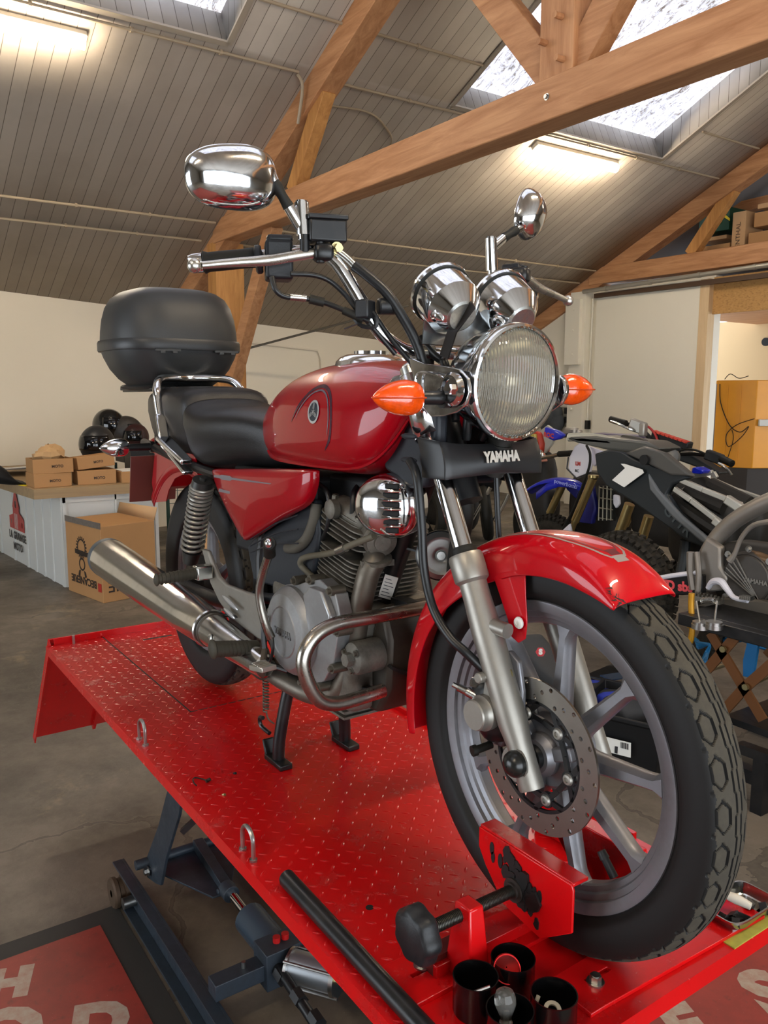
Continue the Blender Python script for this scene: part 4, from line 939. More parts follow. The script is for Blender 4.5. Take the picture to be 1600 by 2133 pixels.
for s in (-1, 1):
    if s < 0:
        base = V(-.354, -.251, 1.082); top = V(-.355, -.2535, 1.139); j = V(-.355, -.253, 1.098); bd = V(-.357, -.276, 1.130); e1 = V(-.360, -.311, 1.181); mc = V(-.372, -.366, 1.165)
    else:
        base = V(-.36, .163, 1.060); top = V(-.36, .1575, 1.127); j = V(-.36, .159, 1.108); bd = V(-.36, .190, 1.131); e1 = V(-.36, .238, 1.158); mc = V(-.372, .262, 1.185)
    m = MB(); m.cyl(base-V(0, 0, .0), base.lerp(top, .12), .0085, n=20); m.cyl(base.lerp(top, .12), top, .0118, n=24); m.cyl(top, top+V(0, 0, .003), .0095, n=20)
    m.tube([j, j.lerp(bd, .6), bd], [.0095, .0092, .0088], 16, 2); st = m.build('mirror_stem', CHROME, bike)
    m = MB(); m.tube([bd, bd.lerp(e1, .3), bd.lerp(e1, .55), bd.lerp(e1, .72)], [.0095, .0078, .0095, .008], 16, 2); m.build('rubber_sleeve', RUBBER, st)
    m = MB(); m.tube([bd.lerp(e1, .7), e1, e1.lerp(mc, .3)+V(0, 0, .006)], [.0088, .0095, .012], 16, 4); m.build('mirror_neck', CHROME, st)
    # shell: rounded egg, back turned to the front
    if s < 0: ax = V(.50, .0, -.04).normalized(); hx, hz, rz, tl = .074, .047, 20, RD(6)
    else: ax = V(.80, .30, -.1).normalized(); hx, hz, rz, tl = .040, .046, -20, RD(-24)
    u = V(0, 0, 1).cross(ax).normalized(); w = ax.cross(u); u, w = u*cos(tl)+w*sin(tl), -u*sin(tl)+w*cos(tl)
    R = []; n = 48
    for f, dep in ((1.0, -.006), (1.03, -.003), (1.03, .002), (.99, .009), (.88, .019), (.70, .027), (.45, .033), (.2, .0355), (.01, .036)):
        ring = []
        for k in range(n):
            a = 2*pi*k/n; X_, Z_ = cos(a), sin(a); e = .75
            px = math.copysign(abs(X_)**e, X_); pz = math.copysign(abs(Z_)**e, Z_)*(1+.10*px*(1 if s < 0 else 0))
            ring.append(mc+u*hx*f*px+w*hz*f*pz+ax*dep)
        R.append(ring)
    m = MB(); m.rings(R); m.build('mirror_shell', CHROME, st, smooth=70)
# master cylinder reservoir
m = MB(); Rm = Matrix.Rotation(RD(-20), 3, 'Z'); c_ = V(-.345, -.213, 1.096)
m.box(c_, (.040, .062, .036), Rm); rs = m.build('brake_reservoir', BLACKM, bar, bevel=.004, bseg=3)
m = MB(); m.box(c_+V(0, 0, .021), (.043, .066, .008), Rm); m.build('reservoir_lid', BLACKM, bar, bevel=.002)
m = MB(); m.cyl(V(-.336, -.203, 1.070), V(-.315, -.207, 1.068), .0072, n=6); m.cyl(V(-.338, -.203, 1.070), V(-.324, -.206, 1.069), .0098, n=20); m.build('banjo_bolt', BRASS, bar)
m = MB(); m.tube([V(-.328, -.204, 1.066), V(-.320, -.190, 1.054), V(-.312, -.178, 1.040)], .0062, 12, 4); m.build('hose_ferrule', STEEL, bar)
# cables and hoses
def hose(nm, pts, r, mat=HOSE, n=12): m = MB(); m.tube([V(*p) for p in pts], r, n, 8); return m.build(nm, mat, bike)
hose('brake_hose', [(-.314, -.180, 1.042), (-.300, -.166, 1.028), (-.278, -.140, .998), (-.262, -.115, .955), (-.25, -.097, .914), (-.243, -.085, .867), (-.24, -.075, .80), (-.24, -.095, .765)], .0085)
hose('brake_hose', [(-.240, -.118, .725), (-.212, -.124, .70), (-.198, -.124, .62), (-.190, -.124, .55), (-.168, -.122, .49), (-.128, -.120, .452), (-.100, -.11, .432), (-.078, -.09, .405)], .0075)
hose('throttle_cable', [(-.366, -.303, 1.020), (-.36, -.300, 1.000), (-.357, -.285, .990), (-.352, -.255, .989), (-.34, -.222, .983), (-.31, -.19, .966), (-.29, -.165, .952)], .0045)
m = MB(); m.cyl(V(-.356, -.277, .990), V(-.351, -.250, .989), .0058, n=14); m.build('cable_adjuster', STEEL, bike)
m = MB(); m.cyl(V(-.349, -.244, .988), V(-.340, -.222, .983), .0075, n=14); m.cyl(V(-.318, -.198, .970), V(-.298, -.172, .956), .0068, n=14); m.build('cable_boot', RUBBER, bike)
hose('switch_cable', [(-.355, -.275, 1.026), (-.345, -.24, 1.026), (-.338, -.212, 1.018), (-.325, -.19, .996), (-.31, -.175, .970), (-.292, -.160, .945), (-.28, -.12, .90)], .0042)
hose('throttle_cable', [(-.335, -.205, 1.055), (-.318, -.185, 1.025), (-.305, -.165, .990), (-.290, -.140, .945), (-.27, -.115, .905), (-.25, -.09, .87)], .0045)
hose('wiring_loom', [(-.275, -.075, .93), (-.262, -.06, .905), (-.25, -.045, .89), (-.235, -.05, .885), (-.225, -.04, .84), (-.21, -.045, .79)], .007)
hose('wiring_loom', [(-.21, -.02, .90), (-.19, -.025, .86), (-.19, -.035, .80), (-.2, -.03, .76)], .008)
hose('wiring_loom', [(-.20, .015, .9), (-.18, .01, .86), (-.175, .0, .80), (-.2, .005, .76)], .009)
hose('wiring_loom', [(-.23, .05, .93), (-.20, .06, .87), (-.19, .045, .80), (-.21, .03, .76)], .008)
m = MB(); m.box(V(-.298, -.168, .972), (.024, .03, .03), (0, 0, .5)); m.cyl(V(-.288, -.150, .977), V(-.278, -.118, .978), .0135, n=20); m.build('wiring_connector', BLACKP, bike, bevel=.003)
m = MB(); m.tube([V(-.310, -.180, .960), V(-.302, -.172, .945), V(-.286, -.155, .945), V(-.290, -.158, .966)], .004, 6, 3, closed=True); m.beam(V(-.300, -.182, .948), V(-.315, -.198, .940), .008, .0015); m.build('cable_tie', BLACKP, bike)
m = MB(); m.tube([V(-.30, .02, .69), V(-.27, .015, .67), V(-.26, .02, .62), V(-.29, .03, .55), V(-.32, .05, .5)], .017, 14, 6)
for k in range(24): pass
m.build('corrugated_boot', RUBBER, bike)
m = MB(); m.cyl(V(-.165, .02, .78), V(-.19, .02, .70), .02, n=20)
for k in range(6): q = V(-.165, .02, .78).lerp(V(-.19, .02, .70), k/6); m.cyl(q, q+V(-.002, 0, -.006), .0235, n=20)
m.build('corrugated_boot', RUBBER, bike)
hose('speedometer_cable', [(-.18, .02, .70), (-.17, .02, .60), (-.16, .02, .55), (-.13, .03, .45)], .005)
# ---- frame ----
m = MB(); m.tube([V(-.30, 0, .78), V(-.345, 0, .68), V(-.42, 0, .55), V(-.50, 0, .39), V(-.55, 0, .31)], .0205, 20, 5); fr = m.build('frame_downtube', BLACKM, bike)
m = MB(); m.tube([V(-.28, 0, .80), V(-.5, 0, .78), V(-.85, 0, .72), V(-1.2, 0, .68), V(-1.65, 0, .70)], .02, 14, 4)
for s in (-1, 1): m.tube([V(-.75, s*.09, .66), V(-1.1, s*.1, .63), V(-1.7, s*.08, .68)], .013, 10, 4); m.tube([V(-.8, s*.08, .64), V(-.86, s*.09, .45), V(-.82, s*.09, .28), V(-.70, s*.09, .22)], .014, 10, 4)
m.build('frame_tubes', BLACKM, bike)
sv = V(.447, 0, .894); sw = V(.70, -.62, -.35).normalized(); su = sv.cross(sw).normalized(); so = V(-.466, 0, .462)+sw*.0232
m = MB(); m.plate([(-.0135, -.028), (.0135, -.028), (.0135, .028), (-.0135, .028)], [], so, su, sv, .0008)
st = m.build('frame_sticker', M('sticker_paper', '#d6d2c8', .5), bike)
m = MB()
for k in range(6): m.plate([(-.010, -.022+.008*k), (.010-.004*(k % 3), -.022+.008*k), (.010-.004*(k % 3), -.0205+.008*k), (-.010, -.0205+.008*k)], [], so+sw*.0009, su, sv, .0004)
m.build('sticker_text', M('sticker_ink', '#55565a', .6), st)
# air scoop behind the fork
m = MB(); out = [(-.232, .835), (-.205, .80), (-.208, .745), (-.225, .71), (-.238, .678), (-.285, .672), (-.33, .69), (-.36, .70), (-.37, .76), (-.33, .80), (-.29, .86)]
for s in (-1, 1):
    q = MB(); q.plate(out, [], V(0, s*.088, 0), (1, 0, 0), (0, 0, 1), .025*s); sc = q.build('air_scoop', NAVYP, bike, bevel=.008, bseg=3)
    for z in (.765, .725): q = MB(); q.sup(V(-.248, s*.114, z), (.022, .004, .0055), (3, 2), None, 16, 6); q.build('scoop_louvre', NAVYP, sc)
# ---- tank ----
TK = [(-.885, .755, .795, .055), (-.865, .715, .812, .078), (-.83, .690, .832, .094), (-.78, .680, .857, .108), (-.70, .677, .880, .125), (-.60, .677, .8945, .137), (-.50, .679, .899, .143), (-.43, .682, .897, .143), (-.38, .694, .892, .139), (-.34, .716, .887, .132), (-.305, .752, .882, .121), (-.275, .80, .876, .105), (-.255, .835, .866, .085)]
def tank_pt(i, a, off=0):
    x, zb, zt, w = i; c_, s_ = cos(a), sin(a); H = zt-zb; zm = zb+H*.40
    if s_ >= 0: y = (w+off)*math.copysign(abs(c_)**.72, c_); z = zm+(zt-zm+off)*abs(s_)**.82*(1)
    else: y = (w+off)*math.copysign(abs(c_)**.45, c_)*(1-.10*abs(s_)); z = zm-(zm-zb+off)*abs(s_)**.55
    return V(x, y, z)
TKI = []
def tint(x):
    for a, b in zip(TK, TK[1:]):
        if a[0] <= x <= b[0]: f = (x-a[0])/(b[0]-a[0]); return tuple(p+(q-p)*f for p, q in zip(a, b))
    return TK[-1] if x > 0-.3 else TK[0]
P4 = [bez([(r[0], r[j], 0) for r in TK], 5) for j in (1, 2, 3)]
TKs = [(P4[0][i].x, P4[0][i].y, P4[1][i].y, P4[2][i].y) for i in range(len(P4[0]))]
m = MB(); R = [[tank_pt(r, 2*pi*k/56) for k in range(56)] for r in TKs]
for f in (.6, .2): R.insert(0, [Vector((TKs[0][0]-.004*(1-f), p.y*f, .775+(p.z-.775)*f)) for p in [tank_pt(TKs[0], 2*pi*k/56) for k in range(56)]])
for f in (.6, .2): R.append([Vector((TKs[-1][0]+.004*(1-f), p.y*f, .85+(p.z-.85)*f)) for p in [tank_pt(TKs[-1], 2*pi*k/56) for k in range(56)]])
m.rings(R); tank = m.build('fuel_tank', REDP, bike, smooth=70)
# bottom seam flange
m = MB(); R = []
for r in TKs:
    a = RD(-38); p = tank_pt(r, a); R.append((r, p))
for s in (-1, 1):
    rows = []
    for r, p in R: rows.append([V(p.x, s*(p.y*.98), p.z-.000), V(p.x+(.006 if p.x > -.4 else 0), s*(p.y+.0045), p.z-.004), V(p.x+(.006 if p.x > -.4 else 0), s*(p.y+.003), p.z-.008), V(p.x, s*(p.y*.93), p.z-.008)])
    m.sheet(rows)
m.build('tank_seam', REDP, tank, smooth=60)
m = MB(); m.lathe([(.075, -.012), (.072, -.002), (.064, .006), (.05, .012), (.03, .014), (.0005, .0145)], V(-.53, 0, .899), (.02, 0, 1), 48); m.cyl(V(-.53, 0, .905), V(-.53, 0, .918), .036, n=40); m.build('fuel_cap', CHROME, tank)
# tank badge: disc with three tuning-fork bars
def tside(x, z, off=.0012):
    r = tint(x); best = None
    for k in range(0, 91):
        a = RD(-25+k); p = tank_pt(r, a, off)
        if best is None or abs(p.z-z) < abs(best.z-z): best = p
    return V(x, -best.y, z)
def patch(nm, f, mat, parent, off):
    m = MB(); m.v = [tuple(tside(x, z, off)) for x, z in f[0]]; m.f = f[1]; m.mi = [0]*len(f[1]); return m.build(nm, mat, parent, smooth=80)
def disc2(cx, cz, rx, rz, n=36, r0=0):
    pts = []; fs = []; R_ = 4
    for j in range(R_+1):
        q = r0+(1-r0)*j/R_
        for k in range(n): pts.append((cx+rx*q*cos(2*pi*k/n), cz+rz*q*sin(2*pi*k/n)))
    for j in range(R_):
        for k in range(n): l = (k+1) % n; fs.append((j*n+k, j*n+l, (j+1)*n+l, (j+1)*n+k))
    return pts, fs
BX, BZ = -.520, .800
patch('tank_badge', disc2(BX, BZ, .0235, .0225, r0=.80), M('badge_silver', '#c9cdd0', .3, .6), tank, .0018)
patch('tank_badge_field', disc2(BX, BZ, .0195, .0187, r0=.02), M('badge_dark', '#1c2b3a', .3, .2), tank, .0015)
pts, fs = [], []
for k in range(3):
    a = RD(90+120*k)
    for off_ in (-.0026, 0, .0026):
        for q in ((-.006, .0185) if off_ == 0 else (.006, .0165),):
            d0, d1 = q; ux, uz = cos(a), sin(a); o = len(pts)
            w_ = .0006
            for d_, ww in ((d0, w_), (d1, w_)):
                for sg in (-1, 1): pts.append((BX+ux*d_-uz*(off_+sg*ww), BZ+uz*d_+ux*(off_+sg*ww)))
            fs.append((o, o+1, o+3, o+2))
patch('tank_badge_fork', (pts, fs), MATS['badge_silver'], tank, .0024)
def band(nm, path, w, mat, off=.0011):
    P = bez([(x, z, 0) for x, z in path], 8); pts = []; fs = []
    for i, p in enumerate(P):
        t = (P[min(i+1, len(P)-1)]-P[max(i-1, 0)]).normalized(); nn = V(-t.y, t.x, 0); ww = w*min(1, min(i, len(P)-1-i)/8+.15)
        pts += [(p.x+nn.x*ww, p.y+nn.y*ww), (p.x-nn.x*ww, p.y-nn.y*ww)]
    fs = [(2*i, 2*i+1, 2*i+3, 2*i+2) for i in range(len(P)-1)]; patch(nm, (pts, fs), mat, tank, off)
band('tank_stripe', [(-.62, .778), (-.585, .815), (-.545, .842), (-.50, .848), (-.465, .828), (-.452, .79), (-.458, .752), (-.482, .728)], .0034, M('smoky_stripe', '#4b2a3a', .25, .4))
band('tank_stripe', [(-.60, .785), (-.575, .812), (-.54, .835), (-.50, .840), (-.472, .822), (-.461, .79), (-.466, .756)], .0018, M('grey_stripe', '#77707c', .25, .5), .0016)
# ---- seats ----
def loft_body(nm, rows, mat, parent, e1=.6, e2=.6, n=44, **k):
    P = [bez([(r[0], r[j], 0) for r in rows], 5) for j in range(1, 5)]; R = []
    for i in range(len(P[0])):
        x, zb, zt, w, wb = P[0][i].x, P[0][i].y, P[1][i].y, P[2][i].y, P[3][i].y; ring = []
        for q in range(n):
            a = 2*pi*q/n; c_, s_ = cos(a), sin(a); zm = zb+(zt-zb)*.62
            if s_ >= 0: ring.append(V(x, w*math.copysign(abs(c_)**e1, c_), zm+(zt-zm)*abs(s_)**e2))
            else: f = abs(s_)**.5; ring.append(V(x, (w*(1-f)+wb*f)*math.copysign(abs(c_)**.35, c_), zm-(zm-zb)*abs(s_)**.8))
        R.append(ring)
    m = MB(); m.rings(R); return m.build(nm, mat, parent, smooth=75, **k)
seat = loft_body('rider_seat', [(-.80, .668, .735, .050, .05), (-.84, .662, .775, .082, .075), (-.92, .658, .795, .108, .09), (-1.02, .648, .800, .128, .105), (-1.10, .642, .798, .138, .118), (-1.17, .640, .806, .140, .125), (-1.22, .645, .820, .134, .12), (-1.245, .66, .815, .118, .11)], LEATHER, bike, .72, .55)
pseat = loft_body('passenger_seat', [(-1.215, .66, .80, .10, .09), (-1.235, .655, .842, .124, .105), (-1.30, .655, .852, .128, .11), (-1.42, .66, .853, .125, .11), (-1.54, .67, .850, .112, .10), (-1.62, .685, .835, .09, .08), (-1.65, .71, .80, .06, .06)], LEATHER, bike, .6, .45)
# chrome grab rail with brackets, seat-side trim
m = MB(); m.tube([V(-1.395, -.128, .735), V(-1.415, -.130, .80), V(-1.43, -.128, .845), V(-1.46, -.108, .872), V(-1.50, -.06, .878), V(-1.52, 0, .878), V(-1.50, .06, .878), V(-1.46, .108, .872), V(-1.43, .128, .845), V(-1.415, .13, .80), V(-1.395, .128, .735)], .0115, 16, 6)
gr = m.build('grab_rail', CHROME, bike)
for s in (-1, 1):
    m = MB(); m.beam(V(-1.398, s*.131, .775), V(-1.362, s*.135, .700), .012, .03, (0, 1, 0)); m.beam(V(-1.375, s*.135, .71), V(-1.20, s*.135, .655), .016, .044, (0, 1, 0), w1=.016, h1=.032)
    m.beam(V(-1.40, s*.120, .69), V(-1.21, s*.128, .625), .012, .030, (0, 1, 0)); m.build('chrome_side_trim', CHROME, gr, bevel=.005, bseg=3)
m = MB()
for s in (-1, 1): m.beam(V(-1.62, s*.06, .68), V(-1.60, s*.06, .84), .012, .028, (0, 1, 0)); m.beam(V(-1.45, s*.07, .845), V(-1.9, s*.07, .842), .02, .012)
m.box((-1.68, 0, .846), (.36, .20, .010)); m.build('rear_rack', BLACKM, bike, bevel=.002)
# ---- top case ----
def casep(a, f, z, ex=.55):
    c_, s_ = cos(a), sin(a); return V(-1.67+.195*f*math.copysign(abs(c_)**ex, c_), .198*f*math.copysign(abs(s_)**ex, s_)*(1.0)+.0, z)
m = MB(); n = 72; R = []
for f, z in ((.02, .853), (.50, .853), (.62, .857), (.74, .875), (.86, .905), (.945, .94), (.975, .958), (.98, .962)): R.append([casep(2*pi*k/n, f, z, .70) for k in range(n)])
m.rings(R); tcb = m.build('top_case', GREYP, bike, smooth=60)
m = MB(); R = []
for f, z in ((.985, .985), (.985, .99), (.975, 1.02), (.95, 1.055), (.90, 1.09), (.82, 1.117), (.70, 1.134), (.55, 1.143), (.3, 1.148), (.02, 1.149)): R.append([casep(2*pi*k/n, f, z, .70) for k in range(n)])
m.rings(R); m.build('case_lid', GREYP, tcb, smooth=60)
m = MB(); R = []
for f, z in ((.97, .958), (1.015, .958), (1.025, .962), (1.025, .984), (1.012, .99), (.98, .99)): R.append([casep(2*pi*k/n, f, z, .70) for k in range(n)])
m.rings(R, caps=False); m.build('case_belt', M('case_belt_plastic', '#262728', .4, 0, .5, bump=.15, bscale=500), tcb, smooth=40)
for y in (-.075, .105):
    m = MB(); m.box((-1.473, y, .956), (.008, .075, .007)); m.box((-1.472, y-.016, .951), (.008, .014, .008)); m.box((-1.472, y+.02, .951), (.008, .014, .008)); m.build('case_hinge', GREYP, tcb, bevel=.001)
m = MB(); m.sup((-1.70, 0, .852), (.15, .125, .012), (4, 3), None, 40, 8); m.build('case_mounting_plate', GREYP, tcb)
# ---- side covers ----
def pillow(mb, out, y0, s, depth=.022):
    cx = sum(p[0] for p in out)/len(out); cz = sum(p[1] for p in out)/len(out); P = bez([(p[0], p[1], 0) for p in out], 4, True); R = []
    for f, d in ((1, -.012), (1, 0), (.985, .004), (.955, .008), (.86, .013), (.6, .018), (.25, .020), (.01, .0205)): R.append([V(cx+(p.x-cx)*f, y0+s*d*depth/.022, cz+(p.y-cz)*f) for p in P])
    mb.rings(R); return mb
for s in (-1, 1):
    out = [(-1.058, .636), (-1.05, .648), (-.95, .656), (-.80, .668), (-.64, .680), (-.565, .684), (-.556, .676), (-.562, .648), (-.595, .61), (-.70, .568), (-.86, .500), (-.885, .497), (-.905, .505), (-.97, .55), (-1.03, .60)]
    sc_ = pillow(MB(), out, s*.120, s).build('side_cover', REDP, bike, smooth=60)
    if s < 0:
        m = MB(); rows = []
        for i in range(31): f = i/30; x = -1.02+.38*f; z = .634+.012*f; w_ = .0028*(1-f)+.0006+(.003 if .1 < f < .3 else 0); rows.append([V(x, -.1365-.004*sin(pi*f), z-w_), V(x, -.1365-.004*sin(pi*f), z+w_)])
        m.sheet(rows); m.build('cover_stripe', M('grey_decal', '#77757e', .3, .4), sc_)
        m = MB(); m.plate([(-.045, -.004), (.02, -.003), (.024, .003), (-.04, .0035)], [], V(-.945, -.1385, .603), (1, 0, 0), (0, 0, 1), -.0006); m.build('cover_decal', MATS['grey_decal'], sc_)
    m = MB(); m.plate([(-.60, .62), (-.70, .575), (-.88, .50), (-.93, .47), (-.90, .39), (-.72, .40), (-.62, .43), (-.585, .55)], [], V(0, s*.095, 0), (1, 0, 0), (0, 0, 1), .022*s); bp = m.build('black_side_panel', NAVYP, bike, bevel=.006)
    for k in range(3): q = MB(); q.tube([V(-.63, s*.118, .585-.03*k), V(-.74, s*.119, .55-.022*k), V(-.86, s*.118, .50-.016*k)], .0018, 6, 4); q.build('panel_rib', NAVYP, bp)
m = MB(); m.b2((-1.02, -.085, .45), (-.62, .085, .66)); m.b2((-.95, -.075, .30), (-.70, .075, .46)); m.b2((-.62, -.05, .56), (-.42, .05, .67)); m.build('airbox_and_battery', M('flat_black_plastic', '#0c0d0e', .6), bike, bevel=.01)  # plain black boxes filling the frame behind the side covers
# ---- rear fender, plate ----
RC = V(-1.365, 0, .285)
def rf(t, ph, off=0):
    a = RD(62)+(RD(140)-RD(62))*t; w = .088; s_, c_ = sin(ph), max(cos(ph), 0); re = .335-.02*t; Rc = .365+.02*t
    return V(RC.x+(re+(Rc-re)*c_**.5)*cos(a), w*math.copysign(abs(s_)**.6, s_), RC.z+(re+(Rc-re)*c_**.5)*sin(a))
m = MB(); m.sheet([[rf(i/30, -pi/2+pi*j/20) for j in range(21)] for i in range(31)]); rfd = m.build('rear_fender', REDP, bike, solid=.003)
for s in (-1, 1):
    m = MB(); m.plate([(-1.26, .665), (-1.245, .61), (-1.28, .612), (-1.34, .612), (-1.42, .590), (-1.475, .55), (-1.50, .515), (-1.60, .50), (-1.62, .56), (-1.58, .66), (-1.45, .70)], [], V(0, s*.088, 0), (1, 0, 0), (0, 0, 1), .003*s); m.build('fender_side', REDP, rfd)
m = MB(); m.box((-1.70, -.055, .565), (.004, .15, .15), (0, RD(12), 0)); m.build('licence_plate', M('plate_back_red', '#6a352e', .35, 0, .5), bike, bevel=.001)
m = MB(); m.sup((-1.72, 0, .665), (.06, .05, .03), (3, 3), None, 24, 10); m.build('tail_light', M('tail_red', '#8a0a0a', .2), bike)
# ---- rear shocks ----
for s in (-1, 1):
    a = V(-1.088, s*.135, .630); b = V(-1.200, s*.135, .385); d = (b-a).normalized(); L = (b-a).length; u, w, _ = frame(d)
    m = MB(); pts = []; turns = 15; z = 0
    for i in range(turns*14+1):
        f = i/(turns*14); g = .12+.72*(f**1.25 if True else f); pts.append(a+d*L*g+(u*cos(2*pi*turns*f)+w*sin(2*pi*turns*f))*.0275)
    sh = MB(); sh.cyl(a+d*L*.02, b-d*L*.05, .009, n=14); sh.cyl(a+d*L*.05, a+d*L*.16, .026, .029, n=24); sh.cyl(b-d*L*.16, b-d*L*.02, .027, .02, n=24); sh.cyl(a+d*L*.4, b-d*L*.1, .016, n=20)
    sho = sh.build('rear_shock', M('shock_body', '#3a3a38', .4, .6), bike)
    m.tube(pts, .0042, 8, 1); m.build('coil_spring', M('grey_spring', '#8b8880', .35, .6, var=.1), sho)
# ---- swingarm, brake plate, brackets ----
m = MB()
for s in (-1, 1): m.tube([V(-.84, s*.085, .33), V(-1.1, s*.098, .30), V(-1.40, s*.098, .288)], .019, 12, 3)
m.build('swingarm', M('swingarm_grey', '#4a4c4e', .4, .5, dirt='#2b2620', damt=.5), bike)
m = MB(); m.lathe([(.085, -.002), (.088, -.01), (.075, -.03), (.04, -.036), (.02, -.05), (.0005, -.052)], V(-1.365, -.03, .285), (0, 1, 0), 40); m.build('drum_brake_plate', M('dark_drum', '#2c2b2a', .45, .6, dirt='#1c1814', damt=.5), rwheel)
for s in (-1, 1):
    out = [(-1.101, .441), (-1.062, .442), (-1.035, .415), (-1.00, .388), (-.95, .377), (-.86, .380), (-.778, .386), (-.758, .36), (-.746, .29), (-.77, .282), (-.86, .29), (-.94, .298), (-1.0, .325), (-1.05, .36), (-1.075, .40)]
    m = MB(); m.plate(out, [], V(0, s*.142, 0), (1, 0, 0), (0, 0, 1), .012*s); br = m.build('footpeg_bracket', ALU, bike, bevel=.005, bseg=3)
    for x, z, L in ((-.90, .345, .045), (-.905, .318, .032)): m = MB(); m.sup(V(x, s*.156, z), (L, .003, .0065), (2, 2), (0, RD(10), 0), 20, 8); m.build('bracket_recess', M('bright_recess', '#c9cacc', .3, .8), br)
    # passenger peg
    i_ = V(-1.035, s*.165, .395); o_ = V(-1.03, s*.285, .392)
    m = MB(); m.beam(i_+V(0, -s*.02, 0), i_+V(0, s*.022, 0), .035, .035, (0, 0, 1)); m.build('peg_hinge', STEEL, br, bevel=.004)
    m = MB(); m.tube([i_+V(0, s*.018, 0), i_.lerp(o_, .5), o_], [.0135, .0135, .0115], 14, 3)
    for k in range(9): q = i_.lerp(o_, .2+.085*k); m.cyl(q, q+V(0, s*.004, 0), .0148, n=12)
    m.ell(o_, (.013, .007, .016), None, 14, 8); m.build('passenger_footpeg', M('dirty_peg_rubber', '#3a372e', .6, 0, .3, var=.3), br)
    # rider peg
    i_ = V(-.762, s*.155, .272); o_ = V(-.752, s*.262, .290); m = MB(); m.tube([i_, i_.lerp(o_, .4), o_], [.0165, .0165, .018], 14, 3)
    for k in range(8): q = i_.lerp(o_, .2+.09*k); m.cyl(q, q+V(0, s*.005, 0), .0182, n=12)
    m.ell(o_, (.02, .008, .022), None, 16, 8); m.build('rider_footpeg', MATS['dirty_peg_rubber'], bike)
# brake pedal and links
m = MB(); m.tube([V(-.70, -.165, .285), V(-.66, -.19, .262), V(-.62, -.21, .262), V(-.605, -.225, .278)], .007, 10, 4); m.cyl(V(-.72, -.15, .27), V(-.72, -.175, .27), .014, n=16); bpd = m.build('brake_pedal', M('rusty_lever', '#5c5246', .5, .6, var=.3), bike)
m = MB(); m.box(V(-.588, -.225, .289), (.05, .034, .010), (0, RD(-8), RD(6)))
for k in range(6): m.box(V(-.606+.0075*k, -.225, .2955), (.003, .032, .003), (0, RD(-8), RD(6)))
m.build('pedal_pad', M('bright_pedal_steel', '#c3bfb4', .3, .9), bpd, bevel=.001)
m = MB(); m.tube([V(-.70, -.16, .36), V(-.705, -.165, .33), V(-.70, -.165, .29), V(-.69, -.165, .26), V(-.64, -.14, .25)], .006, 8, 4); m.tube([V(-.66, -.17, .34), V(-.64, -.175, .31), V(-.66, -.175, .27), V(-.70, -.17, .28)], .0035, 8, 4); m.build('pedal_linkage', BLACKM, bike)
# kick start lever
m = MB(); m.tube([V(-.655, -.172, .325), V(-.656, -.185, .36), V(-.660, -.195, .42), V(-.640, -.195, .47), V(-.607, -.195, .518)], [.010, .0095, .0085, .0085, .009], 12, 5); kl = m.build('kick_start_lever', M('worn_chrome_lever', '#9a958c', .2, 1, rvar=.2), bike)
m = MB(); m.tube([V(-.612, -.193, .512), V(-.60, -.2, .530), V(-.585, -.205, .540), V(-.570, -.215, .545)], .0125, 14, 4); m.build('kick_rubber', RUBBER, kl); m = MB(); m.ell(V(-.566, -.218, .5455), (.0095, .008, .0095), None, 16, 10); m.build('kick_end', CHROME, kl)
# ---- engine ----
eng = MB(); eng.b2((-.80, -.10, .20), (-.46, .12, .42)); eng.b2((-.74, -.09, .40), (-.52, .09, .46)); e_ = eng.build('engine', ALU_DIRTY, bike, bevel=.02, bseg=3)
def crank_out(y0, th, out, mat, nm, bv=.008): q = MB(); q.plate(out, [], V(0, y0, 0), (1, 0, 0), (0, 0, 1), th); return q.build(nm, mat, e_, bevel=bv, bseg=4)
# right crankcase cover with round clutch bulge
cx_, cz_ = -.638, .338
out = [(cx_+.098*cos(RD(a)), cz_+.098*sin(RD(a))) for a in range(100, 285, 12)]+[(-.56, .238), (-.515, .262), (-.478, .31), (-.462, .37), (-.455, .415), (-.47, .45), (-.53, .468), (-.58, .455), (-.62, .44)]
crank_out(-.095, .030, [(x, z) for x, z in out][::-1] if False else out, ENGCOV, 'crankcase_cover')
m = MB(); m.lathe([(.097, .0), (.095, .022), (.088, .032), (.080, .038), (.056, .0405), (.054, .0425), (.0515, .0405), (.0005, .0405)], V(cx_, -.112, cz_), (0, -1, 0), 64); m.build('clutch_cover', ENGCOV, e_, smooth=25)
text('embossed_lettering', 'YAMAHA', .020, M('embossed_alloy', '#7d7e7f', .4, .7), V(cx_, -.1535, cz_-.003), (1, 0, 0), (0, 0, 1), bike, .0015, bold=.0008, sx=.85)
crank_out(-.122, .018, [(-.575, .43), (-.548, .452), (-.50, .452), (-.466, .41), (-.47, .39), (-.53, .36), (-.55, .30), (-.565, .40)], ENGCOV, 'cover_wedge', .005)
for x, z in ((-.625, .448), (-.56, .462), (-.48, .455), (-.455, .38), (-.475, .30), (-.53, .245), (-.60, .235), (-.70, .27), (-.735, .36)):
    m = MB(); m.cyl(V(x, -.10, z), V(x, -.132, z), .010, n=16); m.bolt(V(x, -.130, z), (0, -1, 0), .006, .006); m.build('case_bolt', M('dull_bolt', '#6d685d', .4, .8), e_)
# sump with fins
m = MB()
for k in range(7): m.b2((-.70, -.088, .175+.012*k), (-.50, .08, .180+.012*k))
m.b2((-.69, -.078, .17), (-.51, .075, .26)); m.build('sump_fins', ALU_DIRTY, e_)
